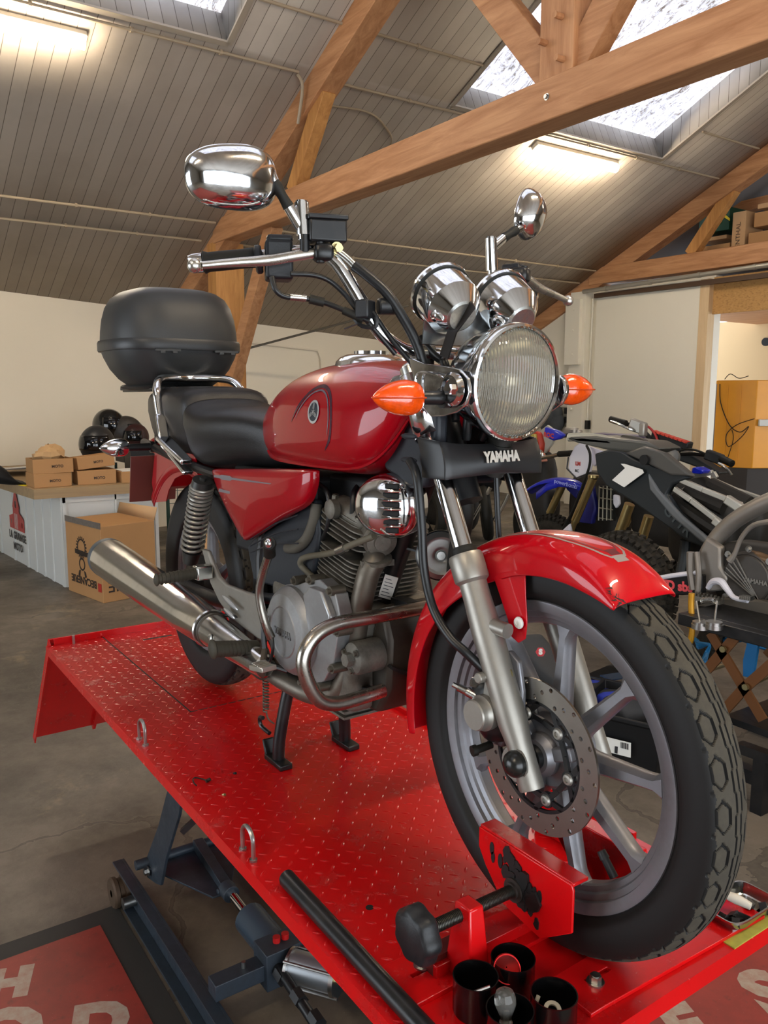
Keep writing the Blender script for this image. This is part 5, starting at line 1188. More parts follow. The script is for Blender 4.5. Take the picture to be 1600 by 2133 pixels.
# cylinder: fins stacked along a forward-leaning axis
AXC = V(.22, 0, .975).normalized(); u_ = V(AXC.z, 0, -AXC.x)
c0 = V(-.555, 0, .415)
def finstack(nm, n0, n1, hx, hy, pitch=.0098, mat=ALU_DIRTY, core=.75):
    m = MB()
    for k in range(n0, n1):
        c_ = c0+AXC*pitch*k; R = []
        for d in (-.0014, .0014):
            R.append([c_+AXC*d+u_*hx*math.copysign(abs(cos(a))**.35, cos(a))+V(0, 1, 0)*hy*math.copysign(abs(sin(a))**.35, sin(a)) for a in [2*pi*q/32 for q in range(32)]])
        m.rings(R)
    a, b = c0+AXC*pitch*n0, c0+AXC*pitch*(n1-1); m.rings([[p+u_*hx*core*math.copysign(abs(cos(t))**.5, cos(t))+V(0, 1, 0)*hy*core*math.copysign(abs(sin(t))**.5, sin(t)) for t in [2*pi*q/24 for q in range(24)]] for p in (a, b)])
    return m.build(nm, mat, e_, smooth=30)
finstack('cylinder_fins', 1, 12, .082, .090)
finstack('cylinder_head', 12, 16, .086, .092, .0115)
ch = c0+AXC*.165
m = MB(); m.sup(ch+AXC*.02, (.070, .078, .030), (5, 3), (0, RD(12.7), 0), 30, 12); m.build('rocker_cover', ALU_DIRTY, e_)
finstack('head_top_fins', 17, 22, .060, .080, .0088)
m = MB(); p_ = ch+u_*.085+V(0, -.045, .0)+AXC*(-.0); m.lathe([(.035, -.02), (.035, .008), (.030, .012), (.030, .018), (.017, .021), (.016, .026), (.0005, .026)], p_, (u_+V(0, -.35, 0)).normalized(), 36); m.build('cam_chain_cap', ALU_DIRTY, e_)
m = MB(); m.lathe([(.020, 0), (.020, .014), (.013, .018), (.0005, .018)], ch+V(-.02, -.082, .03), (0, -1, 0), 24); m.build('head_boss', ALU_DIRTY, e_); m = MB(); m.lathe([(.016, 0), (.016, .02), (.009, .024), (.0005, .024)], ch+AXC*.045+V(.02, -.03, 0), (.5, -.5, .6), 20); m.build('head_boss', ALU_DIRTY, e_)
for x_, y_ in ((.05, -.07), (-.05, -.07), (.05, .07), (.065, -.02)): m = MB(); m.bolt(ch+u_*x_+V(0, y_, 0)+AXC*.03, AXC, .008, .012); m.build('head_bolt', MATS['dull_bolt'], e_)
# starter motor
m = MB(); m.lathe([(.024, .0), (.031, .004), (.033, .012), (.033, .085), (.030, .09)], V(-.442, -.108, .325), (0, 1, 0), 36, caps=True); m.cyl(V(-.442, -.108, .325), V(-.442, -.122, .325), .014, n=6); m.build('starter_motor', ALU_DIRTY, e_)
for a in (40, 160, 280): m = MB(); m.bolt(V(-.442+.024*cos(RD(a)), -.108, .325+.024*sin(RD(a))), (0, -1, 0), .005, .004); m.build('starter_bolt', MATS['dull_bolt'], e_)
m = MB(); m.plate([(-.52, .195), (-.44, .20), (-.405, .26), (-.40, .36), (-.43, .43), (-.50, .30)], [], V(0, .085, 0), (1, 0, 0), (0, 0, 1), .13); m.build('lower_front_case', M('oily_case', '#3b352e', .5, .5, var=.3, vscale=60), e_, bevel=.01)
m = MB(); m.cyl(V(-.40, .12, .35), V(-.36, .20, .36), .022, n=20); m.build('left_engine_mount', ALU_DIRTY, e_); m = MB(); m.cyl(V(-.36, .20, .36), V(-.35, .26, .362), .014, n=18)
for k in range(7): q = V(-.36, .20, .36).lerp(V(-.35, .26, .362), k/7); m.cyl(q, q+V(0, .003, 0), .017, n=16)
m.build('gear_pedal_rubber', RUBBER, bike)
# carburettor, hoses
m = MB(); m.cyl(V(-.70, 0, .58), V(-.58, 0, .575), .024, n=24); m.b2((-.67, -.03, .50), (-.61, .03, .62)); m.b2((-.66, -.045, .58), (-.62, -.02, .60)); m.build('carburettor', ALU_DIRTY, e_, bevel=.006)
hose('breather_hose', [(-.600, -.09, .610), (-.603, -.095, .575), (-.625, -.10, .535), (-.67, -.10, .508), (-.72, -.095, .498)], .0115, M('dusty_hose', '#4a463d', .7, var=.2))
hose('clutch_cable', [(-.640, -.08, .655), (-.56, -.09, .64), (-.545, -.092, .60), (-.56, -.09, .56), (-.60, -.08, .53)], .0055)
hose('decompression_cable', [(-.52, -.06, .44), (-.585, -.095, .452), (-.635, -.10, .466), (-.645, -.105, .480), (-.62, -.105, .496), (-.52, -.10, .522), (-.44, -.10, .552), (-.38, -.095, .575)], .0065, M('dusty_cable', '#5a5547', .6, var=.2))
m = MB(); m.cyl(V(-.50, -.10, .528), V(-.47, -.10, .540), .009, n=14); m.build('cable_ferrule', STEEL, bike)
m = MB(); m.tube([V(-.53, -.02, .66), V(-.50, -.06, .64), V(-.49, -.07, .60)], .008, 10, 4); m.build('spark_plug_lead', HOSE, bike)
# exhaust
m = MB(); PX = V(-.428, -.055, .500)
m.tube([V(-.455, -.045, .53), V(-.437, -.055, .515), V(-.442, -.068, .485), V(-.468, -.075, .39), V(-.487, -.078, .30), V(-.51, -.085, .245), V(-.56, -.095, .212), V(-.64, -.11, .203), V(-.76, -.135, .222), V(-.90, -.17, .262)], .0225, 22, 6); ex = m.build('exhaust_pipe', M('burnt_exhaust_steel', '#6e675d', .4, .75, var=.25, vscale=14, dirt='#3d342a', dscale=14, damt=.5), bike)
m = MB(); m.lathe([(.028, 0), (.028, .008)], V(-.432, -.052, .515), (.25, -.2, .9), 28, caps=True); m.beam(V(-.44, -.085, .51), V(-.425, -.02, .51), .012, .012); m.build('exhaust_flange', ALU_DIRTY, ex)
MU0 = V(-.695, -.165, .248); MU1 = V(-1.735, -.205, .322)
md = (MU1-MU0).normalized(); ML = (MU1-MU0).length
m = MB(); m.lathe([(.022, .0), (.027, .004), (.030, .06), (.036, .16), (.040, .25), (.0405, .262), (.001, .262)], MU0, md, 44); m.build('heat_shield', CHROME_W, ex, smooth=40)
m = MB(); m.lathe([(.026, .02), (.026, .28)], MU0+V(0, .006, -.012), md, 30, caps=True); m.build('inner_pipe', M('dull_brown_pipe', '#4b443c', .5, .6), ex)  # even brown-grey pipe just below the heat shield
m = MB(); m.lathe([(.034, .255), (.0425, .262), (.0425, .268), (.0405, .275)], MU0, md, 44, caps=True); m.build('band_gap', M('clamp_dark', '#4f4a42', .5, .6), ex)
m = MB(); m.lathe([(.0005, .276), (.0455, .276), (.0475, .280), (.0455, .286), (.050, .40), (.056, .65), (.0605, .90), (.0615, 1.0), (.0615, ML-.035)], MU0, md, 56); m.build('muffler', CHROME_W, ex, smooth=35)
m = MB(); m.lathe([(.0615, ML-.035), (.0625, ML-.033), (.061, ML-.008), (.056, ML), (.030, ML+.002), (.020, ML+.0), (.020, ML-.06), (.0005, ML-.06)], MU0, md, 56); m.build('muffler_end_cap', M('grey_end_cap', '#4c5256', .5, .4), ex, smooth=35)
m = MB(); m.lathe([(.010, 0), (.010, .002), (.006, .003), (.0055, -.002), (.0005, -.002)], MU0+md*.20+V(.002, -.037, .008), (0, -1, .2), 20); m.build('shield_screw', STEEL, ex)
# crash bar
m = MB(); m.tube([V(-.38, .248, .35), V(-.38, .235, .395), V(-.38, .19, .420), V(-.38, .10, .4215), V(-.38, 0, .4215), V(-.38, -.10, .4215), V(-.38, -.178, .421), V(-.38, -.223, .405), V(-.38, -.246, .369), V(-.38, -.238, .325), V(-.38, -.214, .285), V(-.38, -.180, .2705), V(-.38, -.132, .2700), V(-.38, -.074, .274)], .0135, 20, 6, caps=False)
m.tube([V(-.38, .248, .35), V(-.38, .238, .32), V(-.38, .2, .285), V(-.38, .13, .274), V(-.38, .02, .274)], .0135, 20, 6, caps=False); cb = m.build('crash_bar', M('crash_bar_chrome', '#b9b4ab', .16, 1, dirt='#5e5445', dscale=9, damt=.7), bike)
m = MB(); m.cyl(V(-.38, -.076, .274), V(-.38, -.0738, .274), .0125, n=20); m.build('tube_opening', DARKHOLE, cb); m = MB(); m.cyl(V(-.38, .022, .274), V(-.38, .0195, .274), .0138, n=20); m.build('tube_opening', DARKHOLE, cb)
m = MB(); m.beam(V(-.40, -.045, .31), V(-.385, .03, .268), .022, .006); m.build('crash_bar_bracket', BLACKM, cb); m = MB(); m.beam(V(-.50, -.05, .24), V(-.385, -.08, .272), .02, .006); m.build('crash_bar_bracket', BLACKM, cb); m = MB(); m.beam(V(-.44, 0, .42), V(-.385, 0, .42), .03, .03); m.build('crash_bar_bracket', BLACKM, cb)
# chrome air funnel cover on the right of the engine head
fd = V(.45, -.88, -.02).normalized(); fu = V(0, 0, 1).cross(fd).normalized(); fw_ = fd.cross(fu); fo = V(-.338, -.095, .636)
m = MB(); R = []; n = 48
def fun(a, f, dep):
    c_, s_ = cos(a), sin(a); x_ = .066*f*c_*(1-.16*s_*0+.0); 
    x_ = .064*f*math.copysign(abs(c_)**.85, c_); z_ = .059*f*math.copysign(abs(s_)**.85, s_)*(1.0 if c_ > 0 else .82+.18*(1-abs(c_)))
    return fo+fu*x_+fw_*z_+fd*dep
for f, dep in ((1, -.035), (1, .0), (.985, .006), (.93, .014), (.80, .024), (.62, .031), (.42, .036), (.2, .0385), (.01, .039)): R.append([fun(2*pi*k/n, f, dep) for k in range(n)])
m.rings(R); fc = m.build('air_funnel_cover', CHROME, bike, smooth=60)
for k in range(6):
    zz = .040-.0155*k; xo = .025; hw_ = .0185-.0022*abs(k-2.3)
    base = fo+fu*(xo)+fw_*zz; dp = .0385-.55*(((xo/.064)**2+(zz/.059)**2))*.028
    m = MB(); m.box(base+fd*(dp-.0005), (.006, hw_*2, .0100), Matrix((fd, fu, fw_)).transposed()); m.build('intake_slot', DARKHOLE, fc, bevel=.002)
    if k: m = MB(); bb = base+fw_*.0078; m.tube([bb+fu*(-hw_-.004)+fd*(dp+.001), bb+fd*(dp+.006), bb+fu*(hw_+.004)+fd*(dp-.001)], .0022, 8, 4); m.build('intake_louvre', CHROME, fc)
# horn
m = MB(); m.lathe([(.046, -.012), (.0485, -.006), (.0485, .004), (.046, .006)], V(-.345, .035, .530), (1, -.75, .12), 40, caps=True); hn = m.build('horn', BLACKM, bike)
m = MB(); m.lathe([(.0455, .0065), (.036, .011), (.030, .0085), (.018, .010), (.010, .006), (.008, .010), (.0005, .010)], V(-.345, .035, .530), (1, -.75, .12), 40); m.build('horn_face', M('brushed_horn', '#9a9a96', .3, .9), hn)
m = MB(); m.beam(V(-.36, .03, .53), V(-.42, 0, .54), .02, .004); m.build('horn_bracket', BLACKM, hn)
# centre stand
m = MB()
for s in (-1, 1):
    m.tube([V(-.765, s*.06, .20), V(-.775, s*.075, .13), V(-.785, s*.09, .03), V(-.787, s*.092, PZ+.012)], .0145, 14, 4)
m.tube([V(-.77, -.065, .17), V(-.77, .065, .17)], .012, 10, 1)
cs = m.build('centre_stand', BLACKM, bike)
for s in (-1, 1):
    m = MB(); m.beam(V(-.83, s*.093, PZ+.007), V(-.745, s*.093, PZ+.007), .032, .014); m.beam(V(-.825, s*.093, PZ+.01), V(-.84, s*.093, PZ+.045), .006, .03, (0, 1, 0)); m.build('stand_foot', BLACKM, cs, bevel=.003)
m = MB(); m.tube([V(-.80, -.108, .045), V(-.84, -.11, .05), V(-.842, -.112, .07), V(-.825, -.112, .075)], .005, 8, 3); m.tube([V(-.74, .11, .09), V(-.72, .15, .095)], .006, 8, 1); m.build('stand_tang', BLACKM, cs)
m = MB(); pts = []; a = V(-.80, -.115, .215); b = V(-.802, -.115, .10)
for i in range(16*12+1): f = i/(16*12); pts.append(a.lerp(b, f)+V(cos(2*pi*16*f), sin(2*pi*16*f), 0)*.0062)
m.tube(pts, .0021, 6, 1); m.tube([b, V(-.80, -.11, .08), V(-.79, -.10, .07)], .002, 6, 3); m.build('return_spring', M('rusty_spring', '#5c5348', .5, .7), cs)
m = MB(); m.tube([V(-.66, -.1, .30), V(-.90, -.14, .31), V(-1.1, -.15, .26)], .004, 8, 3); m.build('rear_brake_rod', BLACKM, bike)
m = MB(); m.cyl(V(-.86, -.105, .36), V(-.70, -.105, .385), .013, n=16); m.cyl(V(-.875, -.105, .357), V(-.86, -.105, .36), .015, n=16); m.build('frame_gusset_tube', NAVYP, bike)
# ================= things around the hall =================
CAMP = Vector((.852, -.924, .837))
def at(px, py, y):
    "point of the depth plane y seen at (px, py) of the 1600 x 2133 photograph: places distant things at their true distance"
    d = fw*1703+rt*(px-800)+up*(1066.5-py); return CAMP+d*((y-CAMP.y)/d.y)
def atz(px, py, z):
    d = fw*1703+rt*(px-800)+up*(1066.5-py); return CAMP+d*((z-CAMP.z)/d.z)
def atx(px, py, x):
    d = fw*1703+rt*(px-800)+up*(1066.5-py); return CAMP+d*((x-CAMP.x)/d.x)
def poly(m, pxs, y, th, holes=()):
    f = lambda L: [(q.x, q.z) for q in (at(a, b, y) for a, b in L)]
    return m.plate(f(pxs), [f(h) for h in holes], (0, y+th, 0), (1, 0, 0), (0, 0, 1), th)
def tub(m, L, r, n=10, sm=5, **k): return m.tube([at(a, b, y) for a, b, y in L], r, n, sm, **k)
WB = M('white_counter_board', '#c9cbc8', .45, 0, .4)
# ---- counter ----
ct = thing('counter', 'white boarded counter with wooden top and a red barn logo', 'counter', (-7.4, 1.2, FL))
A, B, C_ = (-6.45, .748), (-8.84, .552), (-6.47, 1.60); D = (-8.95, 1.60)
m = MB(); m.add([(x, y, z) for z in (FL, -.06) for x, y in (A, C_, D, B)], [(3, 2, 1, 0), (4, 5, 6, 7), (0, 1, 5, 4), (1, 2, 6, 5), (2, 3, 7, 6), (3, 0, 4, 7)]); m.build('counter_body', WB, ct)
m = MB(); m.add([(x, y, z) for z in (-.055, .028) for x, y in ((-6.37, .517), (-6.35, 1.64), (-8.96, 1.64), (-8.82, .30))], [(3, 2, 1, 0), (4, 5, 6, 7), (0, 1, 5, 4), (1, 2, 6, 5), (2, 3, 7, 6), (3, 0, 4, 7)]); m.build('counter_top', WOODT, ct)
ld = (Vector((*B, 0))-Vector((*A, 0))).normalized(); ln = Vector((ld.y, -ld.x, 0))*-1
if ln.y > 0: ln = -ln
for f in (.02, .30, .55, .80, 1.06, 1.5, 2.0):
    q = Vector((*A, 0))+ld*f+ln*.004; m = MB(); m.beam(q+Vector((0, 0, FL)), q+Vector((0, 0, -.06)), .05, .012, ln); m.build('panel_batten', WB, ct)
m = MB(); m.b2((-6.447, .755, -.11), (-6.435, 1.59, -.06)); m.build('panel_batten', WB, ct); m = MB(); m.b2((-6.447, 1.56, FL), (-6.435, 1.59, -.06)); m.build('panel_batten', WB, ct); m = MB(); m.b2((-6.447, 1.20, FL), (-6.435, 1.215, -.06)); m.build('panel_batten', WB, ct); m = MB(); m.b2((-6.447, .752, FL), (-6.435, .78, -.06)); m.build('panel_batten', WB, ct)
LO = Vector((*A, 0))+ld*1.35+ln*.013+Vector((0, 0, -.40)); LU = -ld
BR = M('logo_red', '#a3262a', .5); BK = M('logo_black', '#2a2a2c', .5)
m = MB()
def lp(pts, holes=()): m.plate(pts, list(holes), LO, LU, (0, 0, 1), .0012)
lp([(-.10, -.12), (.10, -.12), (.10, .10), (.115, .10), (.0, .30), (-.115, .10), (-.10, .10)], [[(-.03, .10), (.02, .10), (.02, .17), (-.03, .17)]])
lp([(-.24, -.12), (-.105, -.12), (-.105, .03), (-.24, -.0)], [[(-.19, -.07), (-.16, -.07), (-.16, -.03), (-.19, -.03)]])
lp([(.105, -.12), (.26, -.12), (.26, -.0), (.105, .06)], [[(.17, -.08), (.20, -.08), (.20, -.03), (.17, -.03)]])
m.build('barn_logo', BR, ct)
m = MB()
for k in range(6): m.plate([(-.06+.02*k, -.11), (-.055+.02*k, -.11), (-.055+.02*k, .04), (-.06+.02*k, .04)], [], LO+ln*.0014, LU, (0, 0, 1), .0008)
m.build('barn_door_slats', MATS['white_counter_board'], ct)
text('lettering', 'LA GRANGE', .105, BK, LO+Vector((0, 0, -.19))-ln*.0005, LU, (0, 0, 1), ct, .001, bold=.003)
text('lettering', 'MOTO', .10, BK, LO+Vector((0, 0, -.30))-ln*.0005, LU, (0, 0, 1), ct, .001, bold=.003)
# small cartons on the counter
def carton(c, sx, sy, sz, rz, lab, grp, mat=CARD, print_='', lid=True):
    t = thing('cardboard_box', lab, 'cardboard box', (0, 0, 0), 0, grp, local=True); t.location = Vector(c)+Vector((0, 0, H0)); t.rotation_euler = (0, 0, rz)
    m = MB(); m.box((0, 0, sz/2), (sx, sy, sz)); m.build('carton', mat, t, bevel=.004)
    m = MB(); m.box((0, 0, sz+.0005), (.003, sy, .001)); m.build('flap_seam', M('seam_brown', '#6d4d30', .8), t)
    if print_: text('printed_mark', print_, sz*.26, M('box_print', '#3a2c22', .7), (sx/2+.001, .02, sz*.45), (0, 1, 0), (0, 0, 1), None, .0004, bold=.001).parent = t
    if print_: t.children[-1].location = (sx/2+.001, .02, sz*.45)
    return t
G1 = 'small printed cartons on the counter'
carton((-6.60, .69, .028), .26, .31, .12, .05, 'closed brown carton at the bottom left of the counter stacks', G1, print_='MOTO')
t = thing('cardboard_box', 'open brown carton on top of the left stack, holding crumpled paper', 'cardboard box', (-6.60, .70, .149), 0, G1)
m = MB(); m.b2((-6.74, .54, .149), (-6.47, .545, .27)); m.b2((-6.74, .865, .149), (-6.47, .87, .27)); m.b2((-6.74, .54, .149), (-6.735, .87, .27)); m.b2((-6.475, .54, .149), (-6.47, .87, .27)); m.b2((-6.74, .54, .149), (-6.47, .87, .153)); m.build('carton', CARD, t, bevel=.002)
text('printed_mark', 'MOTO', .032, MATS['box_print'], (-6.4685, .74, .205), (0, 1, 0), (0, 0, 1), t, .0004, bold=.001)
carton((-6.62, 1.08, .028), .26, .33, .125, -.06, 'closed brown carton at the bottom of the middle counter stack', G1, print_='MOTO')
t = carton((-6.64, 1.07, .155), .26, .33, .11, .08, 'tilted brown carton on top of the middle counter stack', G1, print_='MOTO'); t.rotation_euler = (RD(5), RD(-3), .08); t.location.z += .012
carton((-6.60, 1.42, .028), .27, .28, .10, 0, 'single brown carton with a white sheet on it at the right end of the counter', G1, print_='MOTO')
m = MB(); m.b2((-6.72, 1.29, .130), (-6.48, 1.54, .136)); m.build('paper_sheet', M('white_paper', '#dcdad3', .6), label='white sheet of paper lying on the right end carton', cat='paper')
rnd = random.Random(11); m = MB(); R = []
for i in range(9):
    th = pi*i/8; R.append([Vector((-6.60+.10*sin(th)*cos(2*pi*k/12)*(1+rnd.uniform(-.25, .25)), .70+.13*sin(th)*sin(2*pi*k/12)*(1+rnd.uniform(-.25, .25)), .27-.085*cos(th)+rnd.uniform(-.025, .025)+.02)) for k in range(12)])
m.rings(R); m.build('crumpled_paper', M('kraft_paper', '#b08d62', .8, var=.2, vscale=12), smooth=10, label='crumpled brown packing paper stuffed in the open left carton', cat='paper')
# helmets and gear
def helmet(c, r, rz, mat, lab):
    t = thing('helmet', lab, 'helmet', c, 0, 'helmets behind the counter cartons'); c = Vector(c)
    m = MB(); R = []; Rm = Matrix.Rotation(rz, 3, 'Z')
    for i in range(17):
        th = pi*(.0+.84*i/16); z = cos(th); q = sin(th)
        R.append([c+Rm @ Vector((r*1.12*q*cos(a)*(1+.05*cos(a)), r*.92*q*sin(a), r*1.05*z+r*.95)) for a in [2*pi*k/32 for k in range(32)]])
    R[0] = [c+Vector((0, 0, r*2.0))+(p-c-Vector((0, 0, r*2)))*.02 for p in R[1]]
    m.rings(R); m.build('helmet_shell', mat, t, smooth=80)
    m = MB(); rows = []
    for i in range(9):
        th = pi*(.34+.24*i/8); rows.append([c+Rm @ Vector((r*1.145*sin(th)*cos(a)*(1+.05*cos(a)), r*.945*sin(th)*sin(a), r*1.07*cos(th)+r*.95)) for a in [-1.15+2.3*k/24 for k in range(25)]])
    m.sheet(rows); m.build('visor', M('smoked_visor', '#0c0d0f', .08, 0, .6), t, smooth=80, solid=.003); return t
GB = M('gloss_black_helmet', '#141516', .22, 0, .5, coat=.5)
helmet(atx(205, 962, -6.98), .172, -.6, M('matt_black_helmet', '#222325', .42), 'matt black helmet lying behind the middle counter cartons')
helmet(atx(228, 918, -7.75), .165, .4, GB, 'glossy black full-face helmet, highest of the helmets against the wall')
helmet(atx(264, 925, -7.62), .145, .9, M('worn_helmet', '#1d1b19', .5, var=.5, vscale=12, dirt='#5a504a', dscale=12, damt=.4), 'scuffed dark helmet right of the highest one')
helmet(atx(285, 935, -7.50), .13, -.9, M('red_black_helmet', '#241313', .4, var=.6, vscale=10, dirt='#4d1518', dscale=14, damt=.4), 'dark red and black helmet nearest the chrome indicator')
sh = thing('wire_shelf', 'wire basket rack behind the counter carrying the helmets', 'wire rack', (-7.8, 2.2, FL))
m = MB()
for k in range(15): y = 1.70+.07*k; m.cyl((-7.45, y, -.10), (-7.45, y, .06), .004, n=6)
for z in (-.10, -.02, .06): m.cyl((-7.45, 1.7, z), (-7.45, 2.7, z), .006, n=8)
m.b2((-8.05, 1.7, -.03), (-7.45, 2.7, -.018)); m.build('basket', M('wire_grey', '#5d6660', .5, .4), sh); m = MB(); m.b2((-8.05, 1.70, .10), (-7.75, 2.15, .195)); m.b2((-7.76, 2.1, -.018), (-7.45, 2.4, .075)); m.build('packing_block', BLACKP, sh)
for x, y in ((-7.45, 1.7), (-7.45, 2.7), (-8.05, 1.7), (-8.05, 2.7)): m = MB(); m.cyl((x, y, FL), (x, y, .08), .015, n=8); m.build('leg', M('green_wire_post', '#1f3b33', .5), sh)
hp = atx(285, 935, -7.50); m = MB(); m.box((hp.x, hp.y, (hp.z-.05)/2), (.2, .2, hp.z+.05)); m.build('packing_block', BLACKP, sh)
bag = MB(); 
R = []
for i in range(13):
    f = i/12; y = -.02+.62*f; h = (.05+.20*sin(pi*min(1, f*1.0+.12))**.7)*(1 if f < .75 else (1-f)*3.4+.15)
    R.append([Vector((-6.95+.22*cos(a)*(1+.1*sin(5*f+a)), y-.05, .028+max(0, h*(.5+.5*sin(a))+.01*sin(9*f+3*a)))) for a in [2*pi*k/20 for k in range(20)]])
bag.rings(R); bag.build('black_bag', M('black_nylon', '#111214', .55, 0, .4, bump=.3, bscale=20), smooth=60, label='black nylon bag lying at the left end of the counter', cat='bag')
m = MB(); m.box((-7.9, .55, .05+.03), (.5, .75, .012), (0, RD(-3), .1)); m.box((-7.75, .62, .10), (.36, .5, .006), (RD(4), RD(-3), -.25)); m.build('plastic_sleeve', M('milky_plastic', '#b9b3ab', .2, 0, .5), label='pale plastic wrapped packs behind the black bag', cat='plastic pack')
m = MB(); m.box((-6.75, .42+.13, .031), (.10, .12, .004), (0, 0, .4)); m.build('yellow_note', M('yellow_print', '#d9c61c', .5), label='small yellow leaflet beside the black bag', cat='leaflet')
m = MB(); m.box((-7.0, .72, .12), (.10, .14, .18)); m.build('dark_tin', M('dark_green_tin', '#1c2f28', .5), label='dark green tin between the two carton stacks', cat='tin')
# big carton on the floor
bx = thing('cardboard_box', 'large printed cardboard box standing on the floor in front of the counter', 'cardboard box', (-6.0, 1.0, FL))
P0, P1, P2 = Vector((-6.32, .742, 0)), Vector((-5.70, .861, 0)), Vector((-5.79, 1.33, 0)); P3 = P0+P2-P1
m = MB(); m.add([(p.x, p.y, z) for z in (FL, -.225) for p in (P0, P1, P2, P3)], [(3, 2, 1, 0), (0, 1, 5, 4), (1, 2, 6, 5), (2, 3, 7, 6), (3, 0, 4, 7), (4, 5, 6, 7)]); m.build('carton', CARD, bx, bevel=.004)
m = MB(); m.beam(P0+Vector((0, 0, -.222)), P1+Vector((0, 0, -.222)), .006, .05); m.build('tape', M('printed_grey_tape', '#5b5550', .4, var=.5, vscale=50), bx)
# raised rear flap, leaning up
m = MB(); m.add([P3+Vector((0, 0, -.225)), P2+Vector((0, 0, -.225)), P2+Vector((.02, .02, -.115)), P3+Vector((.02, .02, -.13))], [(0, 1, 2, 3)]); m.build('flap', CARD2, bx, solid=.006)
fa = (P1-P0).normalized(); fb = (P2-P1).normalized(); nA = fa.cross(Vector((0, 0, 1))); nB = fb.cross(Vector((0, 0, 1)))
ink = M('box_ink', '#2b211a', .7)
text('lettering', 'BECANERIE', .088, ink, P0.lerp(P1, .48)+nA*.003+Vector((0, 0, FL+.135)), -fa, (0, 0, -1), bx, .0006, bold=.002, sx=1.02)
text('lettering', 'BECANERIE', .13, ink, P1.lerp(P2, .78)+nB*.003+Vector((0, 0, FL+.13)), -fb, (0, 0, -1), bx, .0006, bold=.001, sx=1.0)
m = MB(); o = P0.lerp(P1, .92)+nA*.002+Vector((0, 0, FL+.12)); m.plate([(-.03, -.035), (.03, -.035), (.03, .035), (-.03, .035)], [], o, fa, (0, 0, 1), .001); m.build('red_badge', M('box_red', '#a32a20', .6), bx)
m = MB(); o = P0.lerp(P1, .45)+nA*.002+Vector((0, 0, -.50))
def seal(m, pts): m.plate(pts, [], o, fa, (0, 0, 1), .001)
for k in range(20): a = 2*pi*k/20; seal(m, [(.085*cos(a), .085*sin(a)+.06), (.10*cos(a+.1), .10*sin(a+.1)+.06), (.085*cos(a+.2), .085*sin(a+.2)+.06), (.07*cos(a+.1), .07*sin(a+.1)+.06)])
m.plate([(.075*cos(a), .075*sin(a)+.06) for a in [2*pi*k/24 for k in range(24)]], [[(.062*cos(a), .062*sin(a)+.06) for a in [2*pi*k/24 for k in range(24)]]], o, fa, (0, 0, 1), .001)
seal(m, [(-.12, .0), (.12, -.01), (.12, .03), (-.12, .04)]); m.plate([(.055*cos(a), .055*sin(a)-.08) for a in [2*pi*k/20 for k in range(20)]], [[(.040*cos(a), .040*sin(a)-.08) for a in [2*pi*k/20 for k in range(20)]]], o, fa, (0, 0, 1), .001)
seal(m, [(-.06, -.14), (-.03, -.13), (-.045, -.19), (-.075, -.18)]); seal(m, [(.06, -.14), (.03, -.13), (.045, -.19), (.075, -.18)]); m.build('printed_emblem', ink, bx)
m = MB(); q = [at(345, 1065, 1.9), at(372, 1070, 1.9), at(372, 1190, 1.9), at(322, 1175, 1.9)]; zq = FL
m.add([(-6.35, 1.68, FL), (-6.0, 1.98, FL), (-6.42, 2.15, -.28), (-6.72, 1.86, -.25)], [(0, 1, 2, 3)]); m.build('cardboard_sheet', CARD2, solid=.008, label='folded cardboard sheet leaning beside the counter end', cat='cardboard')
cg = thing('wire_cage', 'green wire mesh crate standing behind the rear wheel beside the counter', 'wire crate', (-7.0, 2.2, FL)); m = MB()
for k in range(9): y = 1.85+.1*k; m.cyl((-6.9, y, FL), (-6.9, y, -.10), .004, n=6)
for k in range(6): z = FL+.1+.125*k; m.cyl((-6.9, 1.85, z), (-6.9, 2.65, z), .004, n=6)
m.build('mesh', M('wire_grey', '#5d6660', .5, .4), cg)
for y in (1.85, 2.65): m = MB(); m.cyl((-6.9, y, FL), (-6.9, y, -.08), .018, n=10); m.build('post', MATS['green_wire_post'], cg)

# ---- far right: store room cabinet ----
zb = -.19; Cc = Vector(at(1566, 976, 9.75)); zb = Cc.z; L = atz(1481, 968, zb); 
L = Vector((Cc.x-.78, Cc.y+.22, zb)); L = Vector(atz(1481, 972, zb)) if (Vector(atz(1481, 972, zb))-Cc).length < 1.6 else L
Rr = Vector((Cc.x+.42, Cc.y+.75, zb)); zt = at(1566, 792, Cc.y).z
yc = thing('yellow_cabinet', 'tall orange-yellow metal cabinet in the store room beyond the opening', 'cabinet', (Cc.x, Cc.y, FL))
Bk = L+Rr-Cc
m = MB(); m.add([(p.x, p.y, z) for z in (zb, zt) for p in (L, Cc, Rr, Bk)], [(3, 2, 1, 0), (4, 5, 6, 7), (0, 1, 5, 4), (1, 2, 6, 5), (2, 3, 7, 6), (3, 0, 4, 7)]); YEL = M('orange_yellow_enamel', '#cf8a16', .4, 0, .5, var=.12, vscale=4); m.build('cabinet_shell', YEL, yc, bevel=.01)
e1 = (Cc-L).normalized(); n1 = e1.cross(Vector((0, 0, 1)))
for f in (.30, .62): q = L.lerp(Cc, f)+n1*.004; m = MB(); m.beam(Vector((q.x, q.y, zb+.04)), Vector((q.x, q.y, zt-.06)), .02, .012, n1); m.build('cabinet_rib', YEL, yc)
m = MB(); m.add([(p.x, p.y, z) for z in (FL, zb) for p in (L.lerp(Cc, .1), L.lerp(Cc, .9), Rr, Bk)], [(3, 2, 1, 0), (4, 5, 6, 7), (0, 1, 5, 4), (1, 2, 6, 5), (2, 3, 7, 6), (3, 0, 4, 7)]); m.build('cabinet_base', M('dark_base', '#2c2520', .7), yc)
